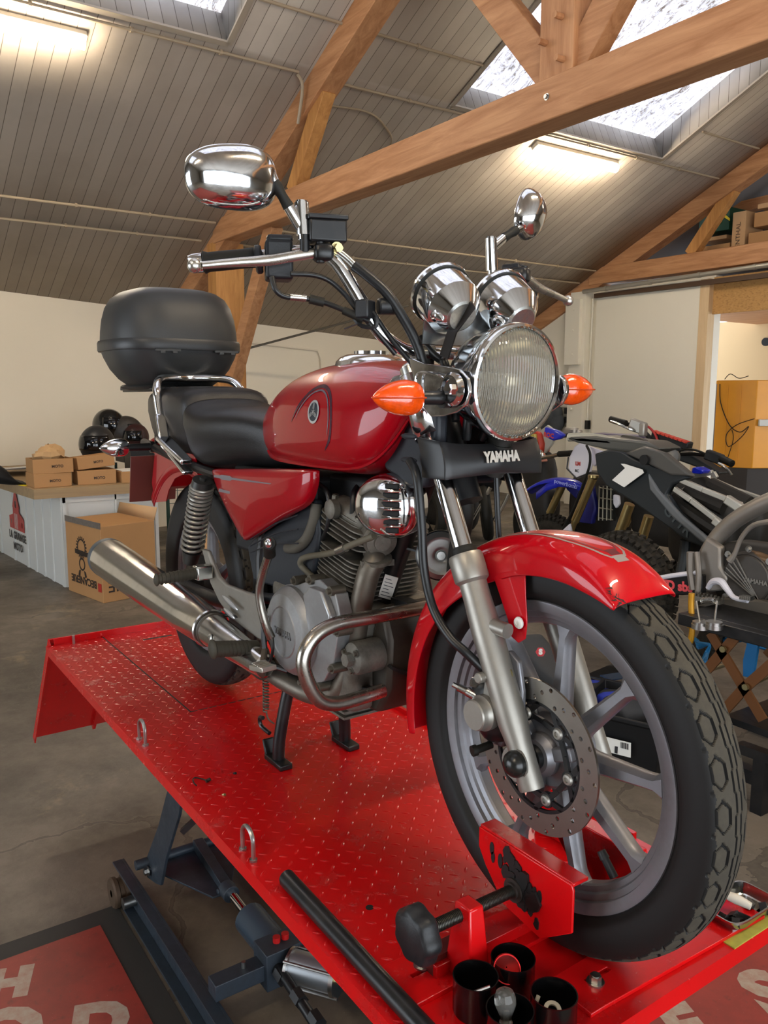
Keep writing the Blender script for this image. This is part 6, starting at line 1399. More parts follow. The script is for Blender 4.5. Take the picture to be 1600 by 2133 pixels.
ps = MB(); e2 = (Rr-Cc).normalized(); n2 = e2.cross(Vector((0, 0, 1))); q = Cc.lerp(Rr, .22)+n2*.03; ps.box((q.x, q.y, at(1590, 881, Cc.y).z), (.04, .30, .09), (0, 0, atan2(e2.y, e2.x)-pi/2)); pb = ps.build('power_strip', M('pale_grey_plastic', '#b9b7b0', .5), label='pale multi-socket strip hanging on the yellow cabinet', cat='power strip', bevel=.006)
def onL(px, py, d=.012):   # on the cabinet's left face
    p = CAMP; v = fw*1703+rt*(px-800)+up*(1066.5-py); t = (Cc-p).dot(n1)/v.dot(n1); return p+v*t+n1*d
m = MB(); m.tube([onL(1500, 800), onL(1502, 840), onL(1520, 885), onL(1542, 900), onL(1560, 888), onL(1545, 910), onL(1518, 930), onL(1514, 905), onL(1535, 885), onL(1572, 872)], .006, 6, 6); m.tube([onL(1525, 895), onL(1528, 915), onL(1516, 955)], .005, 6, 4); m.tube([onL(1510, 790), onL(1522, 779), onL(1540, 788), onL(1560, 783)], .006, 6, 5)
m.build('power_cable', RUBBER, label='thin black cable looping over the yellow cabinet front', cat='cable')
m = MB(); p = at(1472, 1010, 9.2); m.cyl((p.x, p.y, FL), (p.x, p.y, at(1476, 800, 9.2).z), .06, n=20); m.build('drain_pipe', M('brown_grey_pipe', '#5b4d43', .5), label='tall brown-grey pipe just left of the yellow cabinet', cat='pipe')
m = MB(); p = at(1595, 712, 12.58); m.cyl((p.x, 12.6, p.z), (p.x, 12.57, p.z), .07, n=20); m.build('wall_hole', DARKHOLE, label='round dark vent hole in the store room wall', cat='vent')
# silver pipe along the far tie beam, sliding rail
m = MB(); m.cyl((-7.6, 8.44, 2.30), (-2.5, 8.44, 2.36), .03, n=14)
for k in range(6): x = -7.2+.75*k; m.cyl((x, 8.44, 2.305+.012*k*.75), (x+.04, 8.44, 2.305+.012*k*.75), .036, n=14)
m.build('service_pipe', M('galvanised_pipe', '#a9a69c', .4, .6), label='grey service pipe running below the far tie beam', cat='pipe')
m = MB(); m.b2((-7.45, 8.50, 2.20), (-2.5, 8.555, 2.26)); m.build('sliding_door_rail', M('brown_rail', '#4a3626', .6), label='dark rail above the white sliding panel', cat='rail')
# loft boxes
GL = 'cartons stored on the loft'
def lbox(px0, px1, py0, py1, y, dep, lab, mat, cat='cardboard box', name='cardboard_box'):
    a = at(px0, py1, y); b = at(px1, py0, y); t = thing(name, lab, cat, (a.x, y, a.z), 0, GL)
    m = MB(); m.b2((a.x, y, a.z), (b.x, y+dep, b.z)); m.build('carton', mat, t, bevel=.006); return t, a, b
z0 = 2.64
lbox(1452, 1521, 505, 545, 9.0, .4, 'flat brown carton at the bottom under the green box', CARD)
lbox(1454, 1514, 488, 506, 9.05, .35, 'low brown carton directly under the green and yellow box', CARD2)
gt, ga, gb = lbox(1455, 1521, 430, 489, 9.0, .4, 'dark green box with yellow shapes on the loft', M('green_box', '#12402f', .5), 'box', 'printed_box')
m = MB(); poly(m, [(1478, 452), (1502, 454), (1503, 462), (1484, 474), (1472, 470)], 8.985, .01); m.build('yellow_patch', M('yellow_ink', '#cdb51f', .5), gt)
m = MB(); poly(m, [(1480, 441), (1508, 445), (1520, 455), (1520, 460), (1506, 451), (1480, 448)], 8.985, .01); m.build('yellow_stripe', MATS['yellow_ink'], gt)
t, a, b = lbox(1522, 1555, 438, 530, 8.95, .4, 'tall narrow carton with vertical print beside the green box', CARD2)
text('printed_mark', 'RENTHAL', .085, MATS['box_print'], ((a.x+b.x)/2, 8.948, a.z+.2), (0, 0, 1), (-1, 0, 0), t, .0006)
lbox(1557, 1606, 478, 524, 8.95, .4, 'creased brown carton right of the tall one', CARD)
lbox(1570, 1612, 436, 474, 9.0, .4, 'brown carton stacked on the creased one at the right edge', CARD)
lbox(1578, 1616, 418, 436, 9.0, .35, 'small brown carton at the very top right of the loft stack', CARD2)
m = MB(); m.beam((-6.2, 9.5, 3.28), (-2.0, 9.5, 3.42), .16, .14); m.build('loft_beam', WOOD, label='timber crossbeam above the loft cartons', cat='beam')
# sockets on the pilaster side wall
sp = thing('socket_panel', 'grey panel of wall sockets left of the white pilaster', 'socket panel', (-8.1, 8.5, 0)); m = MB(); a = at(1160, 888, 8.58); b = at(1196, 848, 8.58); m.b2((a.x, 8.58, a.z), (b.x, 8.61, b.z)); m.build('back_plate', M('socket_grey', '#8f8b7e', .5), sp)
for px, py in ((1166, 856), (1180, 856), (1180, 874), (1166, 874)): q = at(px, py, 8.56); m = MB(); m.box((q.x, 8.56, q.z), (.06, .05, .09)); m.build('socket', BLACKP, sp, bevel=.006)
m = MB(); a = at(1222, 893, 8.55); m.box((a.x, 8.56, a.z+.06), (.07, .06, .13)); m.build('light_switch', BLACKP, label='black switch box low on the white sliding panel edge', cat='switch'); m = MB(); m.cyl((a.x, 8.555, a.z+.12), (at(1236, 607, 8.555).x, 8.555, 2.2), .012, n=8); m.build('wall_pipe', PANEL, label='thin white pipe rising from the black switch box', cat='pipe')
m = MB()
for i, (px, py, r) in enumerate(((1150, 868, .16), (1140, 880, .14), (1160, 880, .13), (1158, 862, .12))): m.ell(at(px, py, 8.50), (r, r*.8, r*1.15), None, 14, 8)
m.build('grey_jacket', M('dark_grey_cloth', '#43474b', .9, var=.3, vscale=6), label='dark grey jacket bundle behind the headlight', cat='jacket')

# ================= background motorcycles =================
KN = M('knobby_rubber', '#1b1916', .75, 0, .25, var=.35, vscale=14, dirt='#4a4338', dscale=20, damt=.5)
GOLD = M('gold_fork_tube', '#b09c6a', .28, .9); FALU = M('raw_frame_alloy', '#8b847c', .45, .6, var=.08, vscale=8); SUBF = M('pale_subframe', '#b9b6ac', .4, .6); BLUEP = M('race_blue_plastic', '#1423a8', .3, 0, .5, coat=.4); DKP = M('matt_black_shroud', '#1e2224', .42, 0, .45, var=.2, vscale=6); DIRTY = M('dirty_engine_black', '#26231f', .6, .3, var=.5, vscale=22); WHP = M('white_plastic', '#cfcdd4', .4)
def knobby(c, R_, w, parent, ax=(0, 1, 0), nk=44, name='knobby_tyre'):
    u, v, a = frame(ax); c = Vector(c); m = MB(); N = 64; R = []
    for i in range(N):
        d = u*cos(2*pi*i/N)+v*sin(2*pi*i/N); R.append([c+d*(R_-.085+.068*cos(t))+a*(w*.5*sin(t)) for t in [2*pi*k/16 for k in range(16)]])
    m.rings(R, closed=True)
    for i in range(nk):
        for k, (lat, tilt) in enumerate(((-.9, .8), (-.36, .3), (.36, -.3), (.9, -.8))):
            th = 2*pi*(i+.5*(k % 2))/nk; d = u*cos(th)+v*sin(th); t = -u*sin(th)+v*cos(th); p = c+d*(R_-.020-.030*abs(lat)**3)+a*w*.5*lat
            nrm = (d+a*.75*lat*abs(lat)).normalized(); b = t.cross(nrm)
            m.box(p, (.024, .026, .030), Matrix((t, b, nrm)).transposed())
    return m.build(name, KN, parent, smooth=30)
def spoked(c, R_, parent, ax=(0, 1, 0)):
    u, v, a = frame(ax); c = Vector(c); m = MB(); N = 56
    m.rings([[c+(u*cos(2*pi*i/N)+v*sin(2*pi*i/N))*r+a*h for r, h in ((R_, -.02), (R_+.010, -.022), (R_+.010, .022), (R_, .02), (R_-.006, 0))] for i in range(N)], closed=True)
    rim = m.build('wheel_rim', M('black_rim_silver_lip', '#6f6a64', .3, .8), parent); m = MB()
    for i in range(32):
        th = 2*pi*i/32; ph = th+(.5 if i % 2 else -.5); s = 1 if (i//2) % 2 else -1
        m.cyl(c+(u*cos(ph)+v*sin(ph))*.035+a*.03*s, c+(u*cos(th)+v*sin(th))*R_, .0018, n=5)
    m.build('spokes', M('dull_spoke', '#8b8780', .4, .8), rim); m = MB(); m.cyl(c-a*.06, c+a*.06, .035, n=20); m.cyl(c-a*.05, c-a*.045, .06, n=20); m.build('hub', M('dull_spoke', '#8b8780', .4, .8), rim)
# -- A: stripped dirt bike on the stand (nearest right) --
da = thing('motorcycle', 'stripped dirt bike with bare grey alloy frame on a work stand at the right edge', 'motorcycle', (-1.6, 2.6, FL+.42))
wc = at(1300, 1228, 2.68); knobby(wc, .335, .125, da); spoked(wc, .232, da)
m = MB(); poly(m, [(1370, 1206), (1440, 1196), (1462, 1198), (1462, 1238), (1420, 1240), (1372, 1236)], 2.60, .04); sw = m.build('swingarm', M('black_swingarm', '#141414', .35, .2), da, bevel=.006)
m = MB(); tub(m, [(1330, 1222, 2.62), (1372, 1204, 2.60), (1455, 1192, 2.60)], .012, 8, 3); m.build('swingarm_edge', WHP, sw)
text('lettering', 'TD sbs', .066, M('red_white_lettering', '#d24a50', .4), at(1408, 1221, 2.598), (1, 0, .10), (-.1, 0, 1), sw, .001, bold=.003, sx=1.0)
m = MB(); m.tube([at(a, b, 2.72) for a, b in ((1625, 1035), (1580, 1055), (1530, 1085), (1495, 1120), (1475, 1160), (1470, 1195), (1490, 1225), (1520, 1240))], [.040, .042, .042, .042, .048, .050, .034, .022], 12, 6); m.build('main_frame', FALU, da, smooth=50)
m = MB(); poly(m, [(1448, 1165), (1470, 1120), (1500, 1140), (1500, 1180), (1515, 1205), (1505, 1230), (1470, 1235), (1450, 1200)], 2.64, .05); m.build('pivot_casting', FALU, da, bevel=.012)
m = MB(); tub(m, [(1440, 1150, 2.6), (1440, 1190, 2.6), (1446, 1228, 2.6)], .022, 8, 2); tub(m, [(1452, 1150, 2.6), (1456, 1200, 2.58), (1452, 1250, 2.58)], .014, 8, 2); m.build('shock_linkage', FALU, da)
ec = at(1556, 1207, 2.66); m = MB(); m.sup(ec+Vector((.05, .10, 0)), (.26, .10, .17), (4, 4), None, 28, 10); en = m.build('engine', DIRTY, da)
m = MB(); m.lathe([(.135, 0), (.135, .03), (.122, .045), (.118, .042), (.112, .050), (.0005, .052)], ec+Vector((0, .04, 0)), (0, -1, 0), 48); m.build('clutch_cover', M('magnesium_cover', '#4c4844', .4, .5, var=.2, vscale=18), en)
m = MB()
for k in range(5): a = RD(118+13*k); m.beam(ec+Vector((.075, -.016, -.085)), ec+Vector((.110*cos(a), -.016, .110*sin(a))), .005, .005, (0, 1, 0))
m.build('cover_ribs', M('light_magnesium', '#8b8780', .4, .6), en)
text('lettering', 'YAMAHA', .030, MATS['light_magnesium'], ec+Vector((.05, -.014, -.0)), (1, 0, 0), (0, 0, 1), en, .001, bold=.001)
for k in range(8): a = 2*pi*k/8; m = MB(); m.bolt(ec+Vector((.148*cos(a), -.0, .148*sin(a))), (0, -1, 0), .011, .012); m.build('cover_bolt', ZINC, en)
m = MB(); tub(m, [(1640, 1180, 2.7), (1575, 1158, 2.7), (1520, 1160, 2.72), (1500, 1165, 2.75)], [.04, .038, .034, .03], 16, 5); m.build('header_pipe', M('bronzed_titanium', '#7a6149', .35, .9, var=.25, vscale=9), da)
m = MB(); tub(m, [(1610, 1086, 2.6), (1570, 1094, 2.6), (1545, 1120, 2.6), (1530, 1155, 2.6), (1520, 1168, 2.6)], [.014, .012, .011, .012, .018], 10, 4); m.build('kick_lever', FALU, da)
m = MB(); tub(m, [(1475, 1225, 2.58), (1485, 1212, 2.57), (1502, 1212, 2.56), (1515, 1228, 2.55), (1530, 1245, 2.54), (1558, 1252, 2.53)], [.012, .016, .018, .015, .012, .010], 10, 5); bp = m.build('brake_pedal', WHP, da); m = MB()
for k in range(6): q = at(1545+4*k, 1249+.6*k, 2.52); m.box(q+Vector((0, 0, .012)), (.008, .03, .018))
m.build('pedal_teeth', STEEL, bp)
m = MB(); q = at(1473, 1248, 2.55); m.box(q, (.15, .05, .02), (0, 0, .1))
for k in range(8): m.box(q+Vector((-.07+.02*k, -.02, .012)), (.008, .01, .018)); m.box(q+Vector((-.07+.02*k, .02, .012)), (.008, .01, .018))
m.build('footpeg', M('worn_peg', '#6a655c', .4, .7), da)
m = MB(); poly(m, [(1450, 1262), (1500, 1268), (1620, 1290), (1620, 1262), (1580, 1250), (1500, 1245)], 2.62, .2); m.build('skid_plate', M('dirty_frame_rail', '#5a544b', .6, .4), da, bevel=.01)
# stand
sd = thing('work_stand', 'folding scissor work stand with black top and bronze crossed legs', 'bike stand', (-1.2, 2.4, FL))
za = at(1440, 1282, 2.40).z; a = at(1440, 1270, 2.40); b = Vector((a.x+1.25, 2.40, a.z))
m = MB(); m.b2((a.x, 2.30, a.z-.055), (b.x, 2.36, a.z-.0)); m.b2((a.x, 2.85, a.z-.055), (b.x, 2.91, a.z)); m.b2((a.x, 2.36, a.z-.03), (b.x, 2.85, a.z-.0)); m.build('stand_top', BLACKM, sd, bevel=.004)
BZ = M('bronze_arm', '#6b4526', .45, .4)
for y in (2.32, 2.86):
    for p, q in ((((1480, 1318), (1590, 1500))), (((1540, 1318), (1460, 1410))), (((1552, 1432), (1500, 1490))), (((1552, 1432), (1625, 1368)))):
        m = MB(); A_ = at(*p, 2.32); B_ = at(*q, 2.32); m.beam(Vector((A_.x, y, A_.z)), Vector((B_.x, y, B_.z)), .045, .012, (0, 1, 0)); m.build('scissor_arm', BZ, sd)
for px, py in ((1507, 1352), (1554, 1431)): q = at(px, py, 2.30); m = MB(); m.cyl((q.x, 2.305, q.z), (q.x, 2.29, q.z), .014, n=12); m.build('pivot_bolt', BRASS, sd)
for (p, q) in (((1470, 1398), (1520, 1382)), ((1560, 1428), (1610, 1405))): m = MB(); m.cyl(at(*p, 2.34), at(*q, 2.7), .010, n=10); m.build('cross_rod', BRASS, sd)
zf = FL; m = MB(); m.b2((a.x+.05, 2.30, FL), (b.x, 2.36, FL+.06)); m.b2((a.x+.05, 2.85, FL), (b.x, 2.91, FL+.06)); m.build('stand_base', BLACKM, sd)
m = MB(); poly(m, [(1500, 1500), (1510, 1490), (1620, 1530), (1620, 1545)], 2.32, .45); m.build('lower_tray', BLACKM, sd)
m = MB(); q1 = at(1540, 1555, 2.1); q2 = at(1625, 1585, 2.1); m.beam(q1, q2, .05, .04); m.build('front_bar', BLACKM, sd)
m = MB(); q1 = at(1585, 1575, 2.1); m.b2((q1.x-.02, 2.08, FL), (q1.x+.03, 2.13, q1.z)); m.build('leg', BLACKM, sd)
for px in (1459, 1488):
    q = at(px, 1300, 2.25); m = MB(); m.cyl(q, q+Vector((0, 0, .012)), .034, n=24); m.cyl(q-Vector((0, 0, .02)), q, .038, n=24); m.cyl(q, at(px-8 if px < 1470 else px+6, 1252, 2.28), .0045, n=8); m.build('hold_down_hook', ZINC, sd)
m = MB(); q = [at(1452, 1252, 2.3), at(1448, 1246, 2.3), at(1456, 1240, 2.3), at(1462, 1250, 2.3)]; pts = []
for i in range(12*10+1): f = i/120; c_ = at(1462+28*f, 1252-2*sin(pi*f), 2.28); pts.append(c_+Vector((0, cos(24*pi*f), sin(24*pi*f)))*.012)
m.tube(pts, .003, 6, 1); m.build('hook_spring', STEEL, sd)
m = MB(); tub(m, [(1441, 1236, 2.35), (1440, 1262, 2.35), (1442, 1300, 2.35), (1440, 1330, 2.35), (1432, 1345, 2.35)], .014, 10, 4); poly(m, [(1434, 1282), (1442, 1278), (1446, 1305), (1432, 1308)], 2.34, .01); m.build('side_hook', M('yellow_bracket', '#c08a1c', .4, .3), sd)
# blue straps and tarp under the stand
m = MB(); poly(m, [(1548, 1375), (1560, 1322), (1582, 1322), (1570, 1400), (1560, 1412), (1548, 1408)], 2.88, .02); m.build('blue_strap', M('blue_webbing', '#1f6da3', .5), label='bright blue flat strap hanging under the work stand', cat='strap')
m = MB()
for i in range(4): tub(m, [(1442+4*i, 1325+3*i, 3.0), (1455, 1338+4*i, 2.95), (1478, 1343, 2.9+.05*i), (1470, 1360+6*i, 2.9), (1462+5*i, 1378, 2.8)], .008, 6, 5)
m.build('blue_hose', M('blue_hose', '#1d6f9f', .45), label='tangle of thin blue hose on the floor behind the tyre', cat='hose')
m = MB(); a = atz(1500, 1335, FL+.2); m.add([at(1492, 1315, 3.4), at(1530, 1290, 3.4), at(1620, 1300, 3.4), at(1620, 1360, 3.3), at(1580, 1350, 3.3), at(1545, 1335, 3.3), at(1510, 1342, 3.3)], [tuple(range(7))]); m.build('blue_tarp', M('blue_tarp', '#17608f', .55, var=.2, vscale=8), solid=.02, label='blue plastic sheet bundled below the stripped dirt bike', cat='tarp')
m = MB(); m.b2((-1.25, 3.3, FL), (-.6, 3.5, FL+.42)); m.build('plastic_bin', M('dark_teal_bin', '#12333d', .6), label='dark teal bin under the blue sheet', cat='bin', bevel=.02)

# -- B: black dirt bike with white paper on its shroud --
db = thing('motorcycle', 'black dirt bike without seat, a white paper on its long black side panel', 'motorcycle', (-2.3, 3.2, FL))
def slab(pts, y, th, mat, nm, par, bv=.012, bulge=0): m = MB(); poly(m, pts, y, th); return m.build(nm, mat, par, bevel=bv, bseg=3)
sh_ = slab([(1238, 945), (1262, 938), (1300, 942), (1330, 960), (1375, 975), (1440, 994), (1400, 1010), (1388, 1030), (1412, 1066), (1450, 1105), (1480, 1128), (1462, 1140), (1430, 1128), (1380, 1090), (1320, 1048), (1262, 1012), (1243, 985)], 3.10, .05, DKP, 'side_panel', db)
slab([(1348, 985), (1372, 1022), (1420, 1075), (1470, 1118), (1478, 1128), (1462, 1132), (1400, 1078), (1352, 1020)], 3.085, .03, M('grey_panel_inset', '#5d6062', .4), 'panel_inset', sh_)
slab([(1300, 944), (1340, 930), (1385, 945), (1442, 992), (1395, 990), (1340, 962)], 3.08, .05, M('dark_wing_grey', '#4a4844', .4, 0, .5), 'upper_wing', sh_)
text('lettering', 'GYTR', .085, M('faint_print', '#3f4648', .4), at(1411, 1085, 3.095), (.80, 0, -.60), (.6, 0, .8), sh_, .001, bold=.002)
slab([(1293, 966), (1300, 966), (1338, 978), (1341, 985), (1300, 1015), (1275, 1000), (1302, 975)], 3.07, .004, M('white_paper', '#dcdad3', .6), 'paper_note', sh_, bv=.0005)
m = MB(); poly(m, [(1180, 914), (1188, 910), (1240, 908), (1300, 915), (1345, 920), (1375, 935), (1345, 945), (1300, 940), (1255, 935), (1200, 922)], 3.16, .22); m.build('fuel_tank_cowl', M('weathered_dark_grey', '#4d4d49', .35, 0, .5), db, bevel=.03, bseg=4)
m = MB(); tub(m, [(1186, 911, 3.2), (1230, 911, 3.22), (1290, 922, 3.22), (1318, 930, 3.2)], .03, 10, 4); m.build('tail_edge', M('pale_worn_plastic', '#a19f90', .4), db)
m = MB(); tub(m, [(1350, 935, 3.2), (1335, 925, 3.25), (1300, 918, 3.3)], .04, 10, 4); m.build('exhaust_outlet', DIRTY, db)
m = MB(); q = at(1345, 958, 3.07); m.cyl(q, q+Vector((0, -.02, 0)), .03, n=20); m.build('filler_hole', DARKHOLE, sh_)
for k, L_ in enumerate(([(1415, 998), (1465, 1020), (1545, 1052)], [(1405, 1018), (1440, 1042), (1500, 1088)], [(1485, 1000), (1530, 1020), (1588, 1040)], [(1440, 992), (1485, 984), (1492, 996)])):
    m = MB(); y = 3.12 if k < 2 else 3.38
    for p, q in zip(L_, L_[1:]): m.beam(at(*p, y), at(*q, y), .024, .030)
    m.build('subframe_rail', SUBF, db, bevel=.004)
m = MB(); q = at(1530, 1050, 3.1); m.box(q, (.11, .04, .05), (0, .45, 0)); m.build('frame_lug', SUBF, db, bevel=.008)
m = MB(); m.box(at(1495, 1088, 3.1), (.05, .04, .045), (0, .5, 0)); m.build('frame_lug', SUBF, db, bevel=.008)
for L_ in ([(1430, 1025, 3.2), (1470, 1040, 3.2), (1510, 1058, 3.2)], [(1400, 1040, 3.2), (1440, 1070, 3.2), (1500, 1110, 3.2)], [(1480, 1010, 3.3), (1520, 1030, 3.3), (1560, 1050, 3.3)]):
    m = MB(); tub(m, L_, .045, 10, 4); m.build('dark_duct', DIRTY, db)
m = MB(); m.sup(at(1470, 1100, 3.3), (.22, .10, .24), (4, 4), None, 20, 8); m.sup(at(1530, 1085, 3.4), (.22, .1, .16), (4, 4), None, 20, 8); m.build('engine', DIRTY, db)
m = MB(); poly(m, [(1440, 975), (1450, 972), (1466, 980), (1460, 988), (1438, 986)], 3.3, .08); m.build('blue_cap', BLUEP, db, bevel=.01)
m = MB(); tub(m, [(1428, 1125, 3.15), (1425, 1160, 3.15), (1418, 1195, 3.12)], .03, 10, 3); m.build('mud_flap', DKP, db)
wcB = at(1420, 1235, 3.35); knobby((wcB.x, 3.3, FL+.345), .34, .12, db)
m = MB(); tub(m, [(1312, 1050, 3.4), (1290, 1110, 3.4), (1270, 1160, 3.4)], .034, 14, 2); tub(m, [(1352, 1075, 3.6), (1338, 1120, 3.6), (1325, 1160, 3.6)], .034, 14, 2); m.build('front_fork', GOLD, db)
q = at(1255, 1250, 3.5); knobby((q.x, 3.5, FL+.35), .35, .10, db)
# -- C: bike behind with handlebar, red striped crash pad --
dc = thing('motorcycle', 'dirt bike behind the black one, its handlebar with silver levers and red striped bar pad', 'motorcycle', (-2.9, 4.3, FL))
m = MB(); tub(m, [(1275, 875, 4.1), (1300, 882, 4.12), (1330, 890, 4.2), (1348, 905, 4.25), (1375, 935, 4.28), (1410, 945, 4.28), (1445, 945, 4.25), (1480, 950, 4.2), (1502, 957, 4.1), (1525, 968, 4.05)], .016, 12, 6); hbC = m.build('handlebar', M('black_bar', '#1b1b1c', .3, .5), dc)
m = MB(); tub(m, [(1272, 873, 4.1), (1304, 882, 4.1)], .025, 12, 1); m.build('grip', RUBBER, hbC); m = MB(); tub(m, [(1503, 955, 4.08), (1525, 966, 4.05)], .025, 12, 1); m.build('grip', RUBBER, hbC)
m = MB(); tub(m, [(1272, 878, 4.05), (1290, 884, 4.03), (1310, 893, 4.05), (1325, 898, 4.1)], .010, 8, 4); m.build('clutch_lever', STEEL, hbC); m = MB(); tub(m, [(1497, 966, 4.0), (1512, 974, 3.98), (1524, 990, 3.98)], .010, 8, 4); m.build('brake_lever', STEEL, hbC)
m = MB(); m.box(at(1328, 888, 4.12), (.12, .06, .09), (0, .3, .2)); m.box(at(1340, 895, 4.12), (.05, .05, .10)); m.build('lever_perch', M('perch_alloy', '#a09c94', .4, .7), hbC, bevel=.01); m = MB(); m.box(at(1488, 952, 4.08), (.12, .06, .07), (0, .3, .2)); m.build('lever_perch', BLACKP, hbC, bevel=.01)
m = MB(); m.beam(at(1362, 905, 4.2), at(1438, 930, 4.2), .07, .06); pd = m.build('bar_pad', BLACKP, hbC, bevel=.01)
for k in range(8): f = k/8; q = at(1366+72*f, 899+24*f, 4.17); m = MB(); m.box(q, (.028, .05, .012), (0, .35, 0)); m.build('pad_stripe', M('red_stripe', '#c2402f', .5), pd)
m = MB(); tub(m, [(1335, 882, 4.15), (1352, 890, 4.15), (1365, 905, 4.15), (1372, 925, 4.15)], .009, 8, 5); m.build('red_cable', M('red_cable', '#a32b2b', .4), dc)
m = MB(); tub(m, [(1405, 948, 4.15), (1425, 936, 4.15), (1450, 938, 4.15), (1475, 948, 4.15)], .008, 8, 5); tub(m, [(1345, 905, 4.2), (1360, 925, 4.2), (1372, 935, 4.2)], .010, 8, 4); m.build('control_cables', RUBBER, dc)
m = MB(); poly(m, [(1378, 930), (1400, 925), (1500, 985), (1495, 990), (1400, 955)], 4.3, .12); m.build('seat', DKP, dc, bevel=.02)
m = MB(); m.lathe([(.055, 0), (.06, .01), (.06, .03), (.05, .035), (.0005, .035)], at(1403, 955, 4.0), (0, -1, .3), 28, caps=True); m.build('filler_cap', M('grey_cap', '#5f605f', .4, .3), dc); m = MB(); tub(m, [(1403, 958, 3.98), (1405, 965, 3.96), (1404, 975, 3.96)], .006, 6, 3); m.build('red_tag', M('pink_tag', '#c24a55', .5), dc)
q = at(1250, 1200, 4.4); knobby((q.x, 4.4, FL+.345), .345, .10, dc); spoked((q.x, 4.4, FL+.345), .24, dc)
m = MB(); tub(m, [(1370, 930, 4.4), (1345, 1000, 4.4), (1300, 1100, 4.4)], .03, 12, 2); m.build('front_fork', GOLD, dc); m = MB(); m.sup(at(1400, 1060, 4.4), (.35, .1, .3), (4, 4), None, 20, 8); m.build('engine', DIRTY, dc)
# -- D: blue dirt bike --
dd = thing('motorcycle', 'blue dirt bike with white number plate, gold fork legs and blue front fender', 'motorcycle', (-3.7, 4.0, FL))
y = 3.95
for (p, q) in (((1236, 995), (1188, 1110)), ((1172, 1010), (1138, 1085))):
    m = MB(); A_, B_ = at(*p, y if p[0] > 1200 else 4.15), at(*q, y if p[0] > 1200 else 4.15); m.cyl(A_, A_.lerp(B_, .78), .033, n=20); m.cyl(A_.lerp(B_, .76), B_, .024, n=18); m.cyl(A_, A_+Vector((0, 0, .02)), .04, n=20); m.build('fork_leg', GOLD, dd)
m = MB(); rows = []
for i, (px, py, w_) in enumerate(((1212, 1008, .05), (1195, 998, .07), (1165, 994, .085), (1135, 999, .09), (1112, 1012, .085), (1095, 1025, .07))):
    c_ = at(px, py, 4.08); rows.append([c_+Vector((0, w_*s, -.035*abs(s)**2)) for s in (-1, -.6, 0, .6, 1)])
m.sheet(rows); fb = m.build('front_fender', BLUEP, dd, solid=.02, subsurf=1)
m = MB(); rows = []
for px, py in ((1212, 1010), (1195, 1002), (1165, 1000), (1140, 1008), (1118, 1026)): c_ = at(px, py, 3.98); d_ = at(px, py+14, 3.98); rows.append([c_, d_])
m.sheet(rows); m.build('fender_side', BLUEP, fb, solid=.015)
text('lettering', 'powerbomb', .05, M('pale_blue_print', '#9aa2d6', .4), at(1178, 1008, 3.955), (1, 0, -.12), (.12, 0, 1), fb, .001)
npl = slab([(1196, 930), (1206, 922), (1222, 922), (1230, 940), (1232, 965), (1228, 985), (1200, 998), (1190, 990), (1182, 976), (1186, 950)], 3.86, .03, WHP, 'number_plate', dd)
slab([(1222, 928), (1256, 940), (1245, 962), (1238, 972), (1232, 965), (1229, 940)], 3.88, .02, M('pale_lilac_plastic', '#b9b6c4', .4), 'side_wing', npl, .004)
text('lettering', 'LM', .04, M('red_print', '#b03a36', .5), at(1204, 966, 3.858), (1, 0, 0), (0, 0, 1), npl, .001, bold=.002); text('lettering', 'RC', .03, BK, at(1202, 981, 3.858), (1, 0, 0), (0, 0, 1), npl, .001, bold=.001)
m = MB(); tub(m, [(1184, 952, 3.85), (1181, 976, 3.85), (1200, 996, 3.85), (1231, 984, 3.85)], .006, 6, 1); m.build('plate_border', BK, npl)
m = MB(); tub(m, [(1222, 928, 3.84), (1229, 945, 3.82), (1228, 970, 3.82), (1218, 1000, 3.82), (1195, 1060, 3.85), (1168, 1110, 3.88)], .010, 8, 6); m.build('brake_hose', RUBBER, dd)
hg = slab([(1134, 889), (1160, 897), (1173, 906), (1165, 914), (1150, 918), (1134, 910), (1132, 900)], 3.7, .05, BLUEP, 'handguard', dd, .015)
text('lettering', 'ROC', .05, MATS['red_print'], at(1143, 907, 3.698), (1, 0, -.1), (.1, 0, 1), hg, .001, bold=.002)
m = MB(); tub(m, [(1172, 908, 3.75), (1195, 905, 3.9), (1230, 908, 4.0)], .017, 10, 3); m.build('handlebar', M('black_bar', '#1b1b1c', .3, .5), dd); m = MB(); m.box(at(1190, 901, 3.9), (.12, .06, .08)); m.box(at(1204, 903, 3.92), (.06, .06, .06)); m.build('lever_perch', MATS['perch_alloy'], dd, bevel=.015)
rg = thing('dummy', None, None, (0, 0, 0)); bpy.data.objects.remove(rg)
m = MB(); poly(m, [(1250, 1012), (1275, 1012), (1278, 1085), (1247, 1085)], 4.15, .03); rad = m.build('radiator', M('radiator_black', '#1b1b18', .6), dd)
for k in range(4): m = MB(); tub(m, [(1249+8*k, 1012, 4.12), (1247+8.5*k, 1084, 4.12)], .006, 6, 1); m.build('radiator_guard', M('guard_alloy', '#8d8877', .4, .6), rad)
for k in range(4): m = MB(); tub(m, [(1248, 1016+21*k, 4.12), (1277, 1020+21*k, 4.12)], .005, 6, 1); m.build('radiator_guard', MATS['guard_alloy'], rad)
slab([(1212, 1035), (1232, 1010), (1240, 1060), (1232, 1092), (1205, 1088), (1202, 1070)], 4.1, .05, M('deep_blue_plastic', '#171a63', .4), 'lower_shroud', dd)
slab([(1170, 1000), (1212, 1010), (1200, 1040), (1180, 1020)], 4.18, .04, M('deep_blue_plastic', '#171a63', .4), 'fork_shield', dd)
